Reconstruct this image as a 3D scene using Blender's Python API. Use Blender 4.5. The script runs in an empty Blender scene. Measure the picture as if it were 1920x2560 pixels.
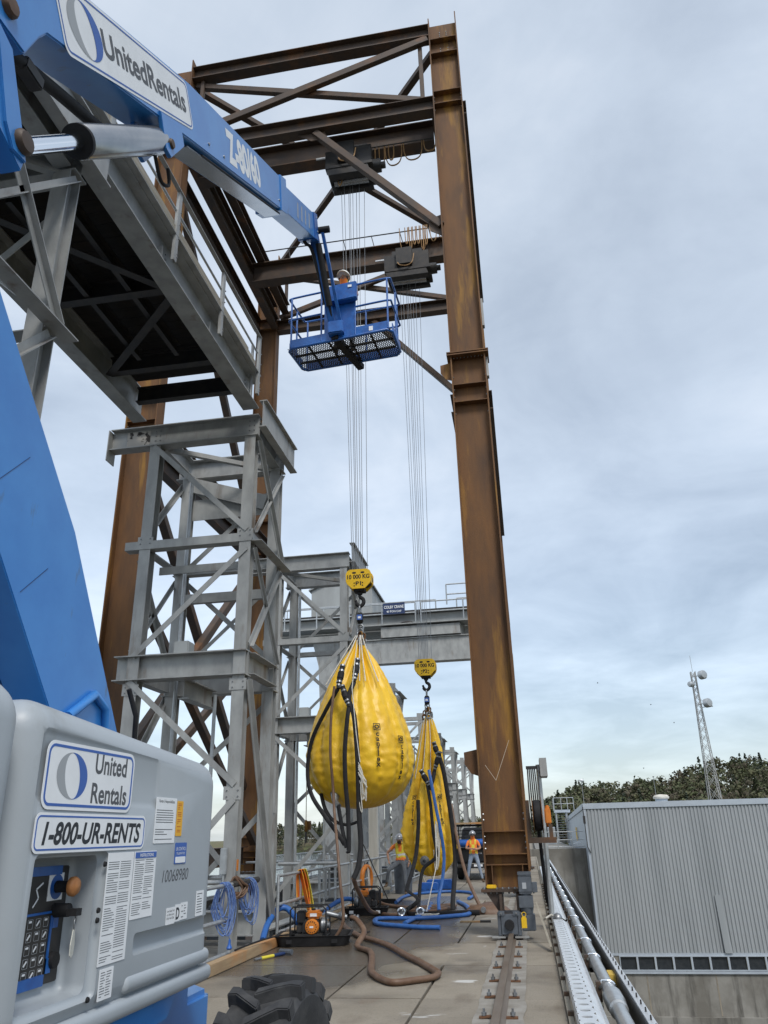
import bpy, bmesh, math, random
from mathutils import Vector, Matrix, noise
R = math.radians
random.seed(7)
S = bpy.context.scene
COL = S.collection
# ------------------------------------------------------------------ camera
H = 1.75                                   # eye height above the deck
F = 1923.0                                 # focal length for a 2560 high frame
_dy = Vector((366, 796, F)).normalized()
_dz = Vector((-117, -4593, F)); _dz = (_dz - _dy * _dz.dot(_dy)).normalized()
_dx = _dy.cross(_dz)
def c2w(v): return Vector((_dx.dot(v), _dy.dot(v), _dz.dot(v)))
cam_d = bpy.data.cameras.new('camera'); cam = bpy.data.objects.new('camera', cam_d); COL.objects.link(cam)
rx, ry, rz = c2w(Vector((1, 0, 0))), c2w(Vector((0, -1, 0))), c2w(Vector((0, 0, -1)))
m = Matrix(((rx.x, ry.x, rz.x, 0), (rx.y, ry.y, rz.y, 0), (rx.z, ry.z, rz.z, H), (0, 0, 0, 1)))
cam.matrix_world = m
cam_d.sensor_fit = 'VERTICAL'; cam_d.sensor_height = 24; cam_d.lens = F / 2560 * 24
cam_d.clip_start = 0.05; cam_d.clip_end = 3000
S.camera = cam
def at(px, py, x=None, y=None, z=None):
    """real place of a thing measured in the photograph, on a known plane of the site"""
    d = c2w(Vector((px - 960, py - 1280, F)))
    t = x / d.x if x is not None else y / d.y if y is not None else (z - H) / d.z
    return Vector((d.x * t, d.y * t, H + d.z * t))
# ------------------------------------------------------------------ world
SUN_EL, SUN_AZ = R(50), R(150)             # azimuth measured from +Y towards +X
W = bpy.data.worlds.new('World'); S.world = W; W.use_nodes = True
nt = W.node_tree; N = nt.nodes; L = nt.links; N.clear()
def nd(t, **k):
    n = N.new(t)
    for a, b in k.items(): setattr(n, a, b)
    return n
out = nd('ShaderNodeOutputWorld'); bg = nd('ShaderNodeBackground'); bg2 = nd('ShaderNodeBackground'); add = nd('ShaderNodeAddShader')
sky = nd('ShaderNodeTexSky', sky_type='NISHITA', sun_disc=False); sky.sun_elevation = SUN_EL; sky.sun_rotation = SUN_AZ
L.new(sky.outputs[0], bg2.inputs[0]); bg2.inputs[1].default_value = 0.05
tc = nd('ShaderNodeTexCoord'); sep = nd('ShaderNodeSeparateXYZ'); L.new(tc.outputs['Generated'], sep.inputs[0])
def math_(op, a, b=None, c=None):
    n = nd('ShaderNodeMath', operation=op)
    for i, q in enumerate((a, b, c)):
        if q is None: continue
        if isinstance(q, (int, float)): n.inputs[i].default_value = q
        else: L.new(q, n.inputs[i])
    return n.outputs[0]
zc = math_('MAXIMUM', sep.outputs[2], 0.0); dn = math_('ADD', zc, 0.17)
cx = math_('DIVIDE', sep.outputs[0], dn); cy = math_('DIVIDE', sep.outputs[1], dn)
cv = nd('ShaderNodeCombineXYZ'); L.new(cx, cv.inputs[0]); L.new(cy, cv.inputs[1])
def noise_(scale, det, ro, dist, loc):
    mp = nd('ShaderNodeMapping'); mp.inputs['Location'].default_value = loc
    L.new(cv.outputs[0], mp.inputs[0])
    n = nd('ShaderNodeTexNoise'); n.inputs['Scale'].default_value = scale; n.inputs['Detail'].default_value = det
    n.inputs['Roughness'].default_value = ro; n.inputs['Distortion'].default_value = dist
    L.new(mp.outputs[0], n.inputs['Vector']); return n.outputs[0]
n1 = noise_(1.25, 8, 0.55, 0.6, (3.1, 1.7, 0)); n2 = noise_(0.5, 3, 0.5, 0.2, (8.3, 4.4, 0)); n3 = noise_(3.4, 7, 0.6, 0.5, (1.3, 9.4, 0))
mixn = math_('ADD', math_('MULTIPLY', n1, 0.62), math_('ADD', math_('MULTIPLY', n2, 0.36), math_('MULTIPLY', n3, 0.20)))
lr = math_('MULTIPLY', sep.outputs[0], -0.13)                # thinner cloud towards the left
hi = math_('SUBTRACT', math_('MULTIPLY', sep.outputs[2], 0.30), 0.092)
val = math_('ADD', math_('ADD', mixn, lr), hi)
rmp = nd('ShaderNodeValToRGB'); L.new(val, rmp.inputs[0])
e = rmp.color_ramp.elements
e[0].position = 0.44; e[0].color = (0.35, 0.395, 0.44, 1)
e[1].position = 0.82; e[1].color = (0.90, 0.94, 0.97, 1)
q = e.new(0.54); q.color = (0.475, 0.53, 0.585, 1)
q = e.new(0.65); q.color = (0.62, 0.685, 0.745, 1)
L.new(rmp.outputs[0], bg.inputs[0]); bg.inputs[1].default_value = 0.555
L.new(bg.outputs[0], add.inputs[0]); L.new(bg2.outputs[0], add.inputs[1]); L.new(add.outputs[0], out.inputs[0])
sd = bpy.data.lights.new('sun', 'SUN'); sd.energy = 1.5; sd.angle = R(16); sd.color = (1, 0.965, 0.91)
sun = bpy.data.objects.new('sun', sd); COL.objects.link(sun)
sdir = Vector((math.sin(SUN_AZ) * math.cos(SUN_EL), math.cos(SUN_AZ) * math.cos(SUN_EL), math.sin(SUN_EL)))
sun.rotation_euler = (-sdir).to_track_quat('-Z', 'Y').to_euler(); sun.location = (0, 0, 60)
vs = S.view_settings; S.display_settings.display_device = 'sRGB'
vs.view_transform = 'Standard'; vs.look = 'None'; vs.exposure = 0.60; vs.gamma = 1; vs.use_curve_mapping = False
# ------------------------------------------------------------------ materials
def mat(name, c1, c2=None, rough=.6, metal=0, scale=4, stretch=(1, 1, 1), ramp=(.38, .66), bump=0, bscale=None, detail=7,
        c3=None, s3=1.2, ramp3=(.55, .7), rough2=None, spec=.5, st3=(1, 1, 1), coat=0):
    M = bpy.data.materials.new(name); M.use_nodes = True
    t = M.node_tree; b = t.nodes['Principled BSDF']
    b.inputs['Roughness'].default_value = rough; b.inputs['Metallic'].default_value = metal
    b.inputs['Specular IOR Level'].default_value = spec; b.inputs['Base Color'].default_value = (*c1, 1)
    if coat: b.inputs['Coat Weight'].default_value = coat; b.inputs['Coat Roughness'].default_value = .15
    if c2 is None and not bump: return M
    tcn = t.nodes.new('ShaderNodeTexCoord')
    def nz(sc, st, de=detail):
        mp = t.nodes.new('ShaderNodeMapping'); mp.inputs['Scale'].default_value = st
        t.links.new(tcn.outputs['Object'], mp.inputs[0])
        n = t.nodes.new('ShaderNodeTexNoise'); n.inputs['Scale'].default_value = sc; n.inputs['Detail'].default_value = de
        n.inputs['Roughness'].default_value = .6
        t.links.new(mp.outputs[0], n.inputs['Vector']); return n
    def rp(n, a, b_):
        r = t.nodes.new('ShaderNodeMapRange'); r.inputs[1].default_value = a; r.inputs[2].default_value = b_
        t.links.new(n.outputs[0], r.inputs[0]); return r
    last = None
    if c2 is not None:
        n = nz(scale, stretch); r = rp(n, *ramp)
        mx = t.nodes.new('ShaderNodeMix'); mx.data_type = 'RGBA'
        mx.inputs[6].default_value = (*c1, 1); mx.inputs[7].default_value = (*c2, 1)
        t.links.new(r.outputs[0], mx.inputs[0]); last = mx.outputs[2]
        if rough2 is not None:
            rr = t.nodes.new('ShaderNodeMapRange'); rr.inputs[3].default_value = rough; rr.inputs[4].default_value = rough2
            t.links.new(r.outputs[0], rr.inputs[0]); t.links.new(rr.outputs[0], b.inputs['Roughness'])
    if c3 is not None:
        n = nz(s3, st3, 9); r = rp(n, *ramp3)
        mx = t.nodes.new('ShaderNodeMix'); mx.data_type = 'RGBA'
        t.links.new(last, mx.inputs[6]); mx.inputs[7].default_value = (*c3, 1)
        t.links.new(r.outputs[0], mx.inputs[0]); last = mx.outputs[2]
    if last is not None: t.links.new(last, b.inputs['Base Color'])
    if bump:
        n = nz(bscale or scale * 6, (1, 1, 1))
        bp = t.nodes.new('ShaderNodeBump'); bp.inputs['Strength'].default_value = bump; bp.inputs['Distance'].default_value = .02
        t.links.new(n.outputs[0], bp.inputs['Height']); t.links.new(bp.outputs[0], b.inputs['Normal'])
    return M
RUST = mat('weathering_steel', (.165, .071, .018), (.075, .036, .015), .72, 0, 1.6, (1.6, 1.6, .35), (.35, .68), .12, 30, c3=(.33, .165, .02), s3=1.5, ramp3=(.54, .72), st3=(2, 2, .25))
RUSTD = mat('brown_mill_steel', (.085, .052, .031), (.05, .037, .031), .6, .1, 2.5, (1, 1, 1), (.35, .68), .08, 30, c3=(.17, .075, .028), s3=1.4, ramp3=(.56, .75))
DARKS = mat('black_steel', (.028, .028, .03), (.05, .045, .04), .5, .2, 5)
GALV = mat('galvanized_steel', (.375, .38, .37), (.235, .24, .235), .5, .15, 3, (1, 1, .5), (.35, .72), .05, 40, c3=(.17, .13, .10), s3=1.9, ramp3=(.58, .76), st3=(1.8, 1.8, .4))
GALVP = mat('galvanized_pipe', (.50, .52, .53), (.36, .38, .39), .38, .55, 9, ramp=(.3, .7))
ALU = mat('bright_tray_metal', (.66, .69, .71), (.56, .58, .60), .42, .35, 6)
BLUE = mat('blue_paint', (.028, .178, .51), (.040, .215, .56), .30, 0, 2.6, coat=.25, c3=(.06, .10, .17), s3=3.2, ramp3=(.63, .74), st3=(1, 2.2, .6))
SHADE_SCRATCH = mat('shade_and_scratch_navy', (.010, .035, .12), (.008, .025, .085), .5, 0, 3)  # blue paint with shade put into the colour for the riser link; also scratches
BLUED = mat('blue_platform_paint', (.018, .13, .44), (.014, .08, .30), .4, 0, 6, coat=.2)
HOOD = mat('grey_cover_plastic', (.345, .38, .41), (.315, .345, .37), .42, 0, 1.4, (1, 1, 1), (.4, .65), .03, 60, c3=(.22, .225, .21), s3=2.2, ramp3=(.56, .80), st3=(1, 1, .55))
YEL = mat('yellow_bag_fabric', (.80, .50, .022), (.70, .41, .016), .42, 0, 2.2, (1, 1, .6), (.4, .65), .6, 7, spec=.5)
YELP = mat('yellow_block_paint', (.74, .46, .012), (.66, .40, .01), .42, 0, 6)
BLACK = mat('black_rubber', (.013, .013, .014), (.022, .022, .024), .7, 0, 8, bump=.1, spec=.3)
TYRE = mat('dusty_tyre_rubber', (.030, .031, .034), (.075, .075, .075), .8, 0, 5, ramp=(.48, .78), bump=.15)
WHITE = mat('white_sign', (.78, .80, .82), (.72, .74, .76), .45, 0, 6)
INK = mat('grey_ink', (.085, .09, .10)); INKD = mat('dark_ink', (.02, .024, .03)); INKB = mat('blue_ink', (.045, .12, .40)); INKG = mat('silver_ink', (.33, .35, .37))
CHROME = mat('chrome_rod', (.82, .85, .88), None, .12, 1)
CYL = mat('grey_cylinder_paint', (.34, .35, .36), (.40, .40, .40), .22, .85, 4)
ORANGE = mat('orange_plastic', (.62, .20, .02), (.50, .15, .015), .5, 0, 8)
ORSTR = mat('orange_webbing', (.72, .14, .02), (.72, .36, .02), .8, 0, 7, (3, 3, .4), (.45, .58))
BRHOSE = mat('brown_hose', (.115, .062, .036), (.17, .105, .065), .55, 0, 6, ramp=(.4, .7))
BLHOSE = mat('blue_hose', (.02, .095, .32), (.03, .13, .40), .5, 0, 8)
BLCAB = mat('blue_cable', (.06, .12, .34), (.16, .25, .46), .5, 0, 20)
BLPL = mat('blue_plastic', (.018, .11, .42), (.015, .085, .33), .4, 0, 9)
WOOD = mat('timber', (.40, .29, .17), (.30, .20, .11), .8, 0, 3, (8, .6, 8), (.35, .7), .1, c3=(.45, .22, .08), s3=.8, ramp3=(.5, .62))
PLANK = mat('dark_planks', (.022, .018, .016), (.012, .011, .010), .85, 0, 2, (.6, 7, 1), (.35, .7), .2, c3=(.07, .055, .04), s3=2, ramp3=(.64, .8))  # dark planks, deepened further with the shade under the deck
OLDW = mat('weathered_timber', (.33, .30, .24), (.21, .19, .15), .85, 0, 3, (6, .5, 6), (.35, .7), .1)
CONC = mat('dam_concrete', (.31, .272, .215), (.24, .208, .16), .8, 0, .8, (1, 1, 1), (.35, .68), .45, 26, c3=(.13, .112, .09), s3=.55, ramp3=(.52, .70))
CONW = mat('stained_wall_concrete', (.27, .26, .235), (.16, .15, .13), .85, 0, .45, (1, 1, .8), (.40, .60), .1, 6, c3=(.085, .08, .07), s3=.8, ramp3=(.52, .66), st3=(1.8, 1.8, .2))
CLAD = mat('corrugated_cladding', (.35, .37, .38), (.285, .305, .315), .55, .1, .55, (1.6, 1, .12), (.36, .68), c3=(.40, .42, .43), s3=.9, ramp3=(.6, .75), st3=(1.6, 1, .2))
CLADT = mat('parapet_flashing', (.42, .47, .52), (.36, .40, .45), .5, .1, 1)
GLASS = mat('dark_window_glass', (.025, .03, .036), (.04, .045, .05), .15)
ROPE = mat('wire_rope', (.25, .26, .27), None, .45, .6)
WROPE = mat('white_rope', (.66, .64, .58), (.5, .48, .42), .8, 0, 30)
TAN = mat('tan_cable', (.45, .27, .12), (.34, .20, .09), .6, 0, 10)
MOTOR = mat('grey_motor_paint', (.10, .115, .135), (.075, .085, .10), .5, .1, 8)
SHACK = mat('shackle_steel', (.30, .32, .34), (.20, .20, .20), .4, .7, 12)
HIVIS = mat('orange_shirt', (.80, .22, .035), (.72, .17, .025), .8, 0, 12, bump=.1)
LIME = mat('lime_stripe', (.66, .56, .05), None, .7); REFL = mat('reflective_stripe', (.60, .61, .60), None, .5)
JEAN = mat('grey_denim', (.135, .15, .165), (.09, .10, .12), .85, 0, 9, bump=.1); JEANB = mat('pale_denim', (.26, .31, .38), (.17, .22, .31), .85, 0, 6, bump=.1)
SKIN = mat('skin', (.42, .235, .155), (.36, .19, .12), .55, 0, 12); BOOT = mat('boot_leather', (.14, .09, .05), (.09, .055, .03), .7, 0, 9)
HAIR = mat('dark_hair', (.04, .025, .016)); HELM = mat('silver_helmet', (.45, .46, .48), (.25, .25, .26), .28, .5, 9); HELW = mat('white_helmet', (.76, .75, .70), None, .35)
WATER = mat('reservoir_water', (.10, .125, .145), (.13, .15, .165), .12, 0, .25, (1, 2.5, 1), bump=.5, bscale=1.6)
GRASS = mat('shore_grass', (.085, .10, .03), (.14, .10, .05), .9, 0, .3, (1, 1, 1), (.4, .6))
HILL = mat('hill_ground', (.05, .055, .025), (.08, .06, .035), .95, 0, .1)
LEAF = [mat('leaf_green', (.075, .088, .034), (.048, .060, .025), .8, 0, .35), mat('leaf_brown', (.088, .074, .046), (.068, .058, .036), .8, 0, .35),
        mat('leaf_olive', (.095, .094, .042), (.062, .066, .032), .8, 0, .35), mat('needle_dark', (.030, .042, .024), (.04, .052, .028), .8, 0, .5)]
TRUNK = mat('bark', (.16, .14, .12), (.10, .09, .075), .9, 0, 3)
TRUCK = mat('black_truck_paint', (.012, .013, .016), None, .3); TAIL = mat('red_lens', (.35, .03, .02), None, .3)
DKBLUE = mat('navy_sign', (.012, .03, .10), None, .5)
CABIN = mat('stained_cabin_panel', (.36, .38, .38), (.27, .28, .28), .6, .1, .9, (1, 1, .3), (.35, .7), c3=(.20, .12, .06), s3=1.1, ramp3=(.62, .74), st3=(1, 1.4, .3))
# ------------------------------------------------------------------ mesh helpers
class MB:
    def __init__(s): s.v = []; s.f = []; s.mi = []
    def add(s, v, f, mi=0):
        o = len(s.v); s.v += [tuple(p) for p in v]
        for q in f: s.f.append([i + o for i in q]); s.mi.append(mi)
        return s
    def box(s, x0, x1, y0, y1, z0, z1, mi=0):
        v = [(x0, y0, z0), (x1, y0, z0), (x1, y1, z0), (x0, y1, z0), (x0, y0, z1), (x1, y0, z1), (x1, y1, z1), (x0, y1, z1)]
        return s.add(v, [(3, 2, 1, 0), (4, 5, 6, 7), (0, 1, 5, 4), (1, 2, 6, 5), (2, 3, 7, 6), (3, 0, 4, 7)], mi)
    def frame(s, p0, p1, up):
        p0 = Vector(p0); p1 = Vector(p1); d = (p1 - p0).normalized(); up = Vector(up)
        if abs(d.dot(up)) > .98: up = Vector((0, 1, 0)) if abs(d.y) < .9 else Vector((1, 0, 0))
        sx = d.cross(up).normalized(); uy = sx.cross(d).normalized()
        return p0, p1, d, sx, uy
    def bar(s, p0, p1, w, h, up=(0, 0, 1), ox=0, oy=0, mi=0):
        """rectangular bar, w across and h along 'up'; ox, oy shift it off its axis"""
        p0, p1, d, sx, uy = s.frame(p0, p1, up); v = []
        for p in (p0, p1):
            for a, b in ((-1, -1), (1, -1), (1, 1), (-1, 1)):
                v.append(p + sx * (ox + a * w / 2) + uy * (oy + b * h / 2))
        return s.add(v, [(0, 1, 2, 3), (7, 6, 5, 4), (0, 4, 5, 1), (1, 5, 6, 2), (2, 6, 7, 3), (3, 7, 4, 0)], mi)
    def ibeam(s, p0, p1, w, h, up=(0, 0, 1), tw=.014, tf=.022):
        s.bar(p0, p1, tw, h - 2 * tf + .001, up)
        s.bar(p0, p1, w, tf, up, 0, h / 2 - tf / 2); return s.bar(p0, p1, w, tf, up, 0, -h / 2 + tf / 2)
    def angle(s, p0, p1, a, b, up=(0, 0, 1), t=.014, side=1):
        s.bar(p0, p1, a, t, up, side * a / 2, 0); return s.bar(p0, p1, t, b - t, up, side * t / 2, b / 2 + .0005)
    def channel(s, p0, p1, w, h, up=(0, 0, 1), t=.014, side=1):
        s.bar(p0, p1, t, h - 2 * t, up); s.bar(p0, p1, w, t, up, side * (w / 2 - t / 2), h / 2 - t / 2)
        return s.bar(p0, p1, w, t, up, side * (w / 2 - t / 2), -h / 2 + t / 2)
    def tube(s, pts, r, n=8, closed=False, flat=1.0, mi=0, up0=None):
        pts = [Vector(p) for p in pts]; k = len(pts); v = []; prev = Vector(up0) if up0 else None
        rs = r if isinstance(r, (list, tuple)) else [r] * k
        for i, p in enumerate(pts):
            a = pts[(i - 1) % k] if (closed or i > 0) else p; b = pts[(i + 1) % k] if (closed or i < k - 1) else p
            t = (b - a).normalized()
            if prev is None: prev = Vector((0, 0, 1)) if abs(t.z) < .9 else Vector((0, 1, 0))
            u = (prev - t * prev.dot(t)); u = u.normalized() if u.length > 1e-6 else t.orthogonal().normalized()
            w = t.cross(u); prev = u
            for j in range(n):
                an = 2 * math.pi * (j + .5) / n
                v.append(p + (u * math.cos(an) * flat + w * math.sin(an)) * rs[i])
        f = []
        for i in range(k if closed else k - 1):
            for j in range(n):
                a = i * n + j; b = i * n + (j + 1) % n; c = ((i + 1) % k) * n + (j + 1) % n; d = ((i + 1) % k) * n + j
                f.append((a, b, c, d))
        if not closed: f += [tuple(range(n - 1, -1, -1)), tuple(range((k - 1) * n, k * n))]
        return s.add(v, f, mi)
    def cyl(s, p0, p1, r0, r1=None, n=16, mi=0): return s.tube([p0, p1], [r0, r0 if r1 is None else r1], n, mi=mi)
    def lathe(s, c, prof, n=24, axis=(0, 0, 1), mi=0):
        c = Vector(c); ax = Vector(axis).normalized(); u = ax.orthogonal().normalized(); w = ax.cross(u); v = []; f = []
        for r, z in prof:
            for j in range(n):
                an = 2 * math.pi * j / n; v.append(c + ax * z + (u * math.cos(an) + w * math.sin(an)) * max(r, .0005))
        for i in range(len(prof) - 1):
            for j in range(n): f.append((i * n + j, i * n + (j + 1) % n, (i + 1) * n + (j + 1) % n, (i + 1) * n + j))
        f += [tuple(range(n - 1, -1, -1)), tuple(range((len(prof) - 1) * n, len(prof) * n))]
        return s.add(v, f, mi)
    def prism(s, poly, vec, mi=0):
        k = len(poly); vec = Vector(vec); v = [Vector(p) for p in poly] + [Vector(p) + vec for p in poly]
        f = [tuple(range(k - 1, -1, -1)), tuple(range(k, 2 * k))] + [(i, (i + 1) % k, (i + 1) % k + k, i + k) for i in range(k)]
        return s.add(v, f, mi)
    def ball(s, c, r, n=12, k=8, sc=(1, 1, 1), mi=0):
        prof = [(r * math.sin(math.pi * i / k), -r * math.cos(math.pi * i / k)) for i in range(k + 1)]
        o = len(s.v); s.lathe((0, 0, 0), prof, n, mi=mi)
        for i in range(o, len(s.v)): p = s.v[i]; s.v[i] = (c[0] + p[0] * sc[0], c[1] + p[1] * sc[1], c[2] + p[2] * sc[2])
        return s
    def ring(s, c, R_, r, axis, n=18, k=8, sc=(1, 1), up0=None):
        c = Vector(c); ax = Vector(axis).normalized(); u = Vector(up0) if up0 else ax.orthogonal().normalized(); w = ax.cross(u)
        return s.tube([c + u * R_ * sc[0] * math.cos(2 * math.pi * i / n) + w * R_ * sc[1] * math.sin(2 * math.pi * i / n) for i in range(n)], r, k, True)
    def build(s, name, mt, parent=None, smooth=None, bevel=0):
        me = bpy.data.meshes.new(name); org = parent_origin(parent) if parent else Vector((0, 0, 0))
        me.from_pydata([tuple(Vector(p) - org) for p in s.v], [], s.f)
        b = bmesh.new(); b.from_mesh(me)
        bmesh.ops.recalc_face_normals(b, faces=b.faces)
        if bevel:
            ed = [x for x in b.edges if len(x.link_faces) == 2 and x.calc_face_angle(0) > .6]
            bmesh.ops.bevel(b, geom=ed, offset=bevel, segments=2, affect='EDGES', clamp_overlap=True)
        b.to_mesh(me); b.free()
        for q in (mt if isinstance(mt, (list, tuple)) else [mt]): me.materials.append(q)
        if isinstance(mt, (list, tuple)) and not bevel:
            for i, p in enumerate(me.polygons): p.material_index = s.mi[i]
        if smooth is not None:
            me.polygons.foreach_set('use_smooth', [True] * len(me.polygons))
            if smooth < 180: me.set_sharp_from_angle(angle=R(smooth))
        o = bpy.data.objects.new(name, me); COL.objects.link(o)
        if parent: o.parent = parent
        return o
def parent_origin(p):
    o = Vector((0, 0, 0))
    while p is not None: o = o + p.location; p = p.parent
    return o
def thing(name, label, cat, loc=(0, 0, 0), group=None):
    o = bpy.data.objects.new(name, None); COL.objects.link(o); o.location = loc; o.empty_display_size = .2
    return tag(o, label, cat, group)
def tag(o, label, cat, group=None, kind=None):
    if label: o['label'] = label
    if cat: o['category'] = cat
    if group: o['group'] = group
    if kind: o['kind'] = kind
    return o
def lone(mb, name, mt, label, cat, loc=None, group=None, smooth=None, bevel=0):
    """a thing made of one mesh: its origin is put at its base"""
    if loc is None:
        xs = [p[0] for p in mb.v]; ys = [p[1] for p in mb.v]; loc = ((min(xs) + max(xs)) / 2, (min(ys) + max(ys)) / 2, min(p[2] for p in mb.v))
    loc = Vector(loc); mb.v = [tuple(Vector(p) - loc) for p in mb.v]
    o = mb.build(name, mt, None, smooth, bevel); o.location = loc
    return tag(o, label, cat, group)
def struct(mb, name, mt, smooth=None):
    return tag(mb.build(name, mt, None, smooth), None, None, kind='structure')
def copy_tree(o, parent=None):
    c = o.copy(); COL.objects.link(c)
    if parent: c.parent = parent
    for ch in list(o.children): copy_tree(ch, c)
    return c
def rrect(w, h, r, n=5):
    p = []
    for cx_, cy_, a0 in ((w / 2 - r, h / 2 - r, 0), (-w / 2 + r, h / 2 - r, 90), (-w / 2 + r, -h / 2 + r, 180), (w / 2 - r, -h / 2 + r, 270)):
        for i in range(n + 1): a = R(a0 + 90 * i / n); p.append((cx_ + r * math.cos(a), cy_ + r * math.sin(a)))
    return p
def plate(mb, o, rt, up, poly, th, off=0, mi=0):
    """poly (2-d, in the rt/up plane at o) extruded th along the outward normal rt x up"""
    o = Vector(o); rt = Vector(rt).normalized(); up = Vector(up).normalized(); n = rt.cross(up)
    return mb.prism([o + rt * a + up * b + n * off for a, b in poly], n * th, mi)
def ringplate(mb, o, rt, up, outer, inner, th, off=0, mi=0):
    o = Vector(o); rt = Vector(rt).normalized(); up = Vector(up).normalized(); n = rt.cross(up); k = len(outer)
    v = [o + rt * a + up * b + n * (off + h) for h in (0, th) for pl in (outer, inner) for a, b in pl]; f = []
    for i in range(k):
        j = (i + 1) % k
        f += [(2 * k + i, 2 * k + j, 3 * k + j, 3 * k + i), (i, k + i, k + j, j), (i, j, 2 * k + j, 2 * k + i), (k + i, 3 * k + i, 3 * k + j, k + j)]
    return mb.add(v, f, mi)
def text(name, string, o, rt, up, size, mt, parent, width=None, bold=0.0, shear=0.0, align='LEFT', off=.002, th=.001, spacing=1.0, label=None):
    cu = bpy.data.curves.new(name, 'FONT'); cu.body = string; cu.size = size; cu.offset = bold * size; cu.shear = shear; cu.align_x = 'LEFT'
    cu.space_line = spacing; cu.resolution_u = 4
    tmp = bpy.data.objects.new(name, cu); COL.objects.link(tmp)
    dg = bpy.context.evaluated_depsgraph_get(); me = bpy.data.meshes.new_from_object(tmp.evaluated_get(dg))
    bpy.data.objects.remove(tmp)
    xs = [v.co.x for v in me.vertices]; x0, x1 = min(xs), max(xs)
    sx = width / (x1 - x0) if width else 1.0
    sh = {'LEFT': -x0, 'CENTER': -(x0 + x1) / 2, 'RIGHT': -x1}[align]
    o = Vector(o); rt = Vector(rt).normalized(); up = Vector(up).normalized(); n = rt.cross(up); org = parent_origin(parent) if parent else Vector((0, 0, 0))
    for v in me.vertices: v.co = o + rt * ((v.co.x + sh) * sx) + up * v.co.y + n * off - org
    me.materials.clear(); me.materials.append(mt)
    ob = bpy.data.objects.new(name, me); COL.objects.link(ob)
    if parent: ob.parent = parent
    if label: ob['label'] = label
    return ob
def spline(pts, k=8):
    pts = [Vector(p) for p in pts]; o = []
    for i in range(len(pts) - 1):
        a = pts[max(i - 1, 0)]; b = pts[i]; c = pts[i + 1]; d = pts[min(i + 2, len(pts) - 1)]
        for j in range(k):
            t = j / k
            o.append(.5 * ((2 * b) + (c - a) * t + (2 * a - 5 * b + 4 * c - d) * t * t + (3 * b - a - 3 * c + d) * t ** 3))
    return o + [pts[-1]]
_bolt = {}
def bolt_parts(parent, pts, nrm, r=.02, h=.016, mt=None):
    """each bolt head a part of its own; heads of one size share a mesh"""
    nrm = Vector(nrm); key = (tuple(nrm), r, h, mt.name)
    if key not in _bolt: _bolt[key] = MB().cyl(-nrm * .002, nrm * h, r, r * .75, 6).build('bolt', mt)
    proto = _bolt[key]; org = parent_origin(parent)
    for p in pts:
        o = proto if proto.parent is None else proto.copy()
        if o is not proto: COL.objects.link(o)
        o.parent = parent; o.location = Vector(p) - org
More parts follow.
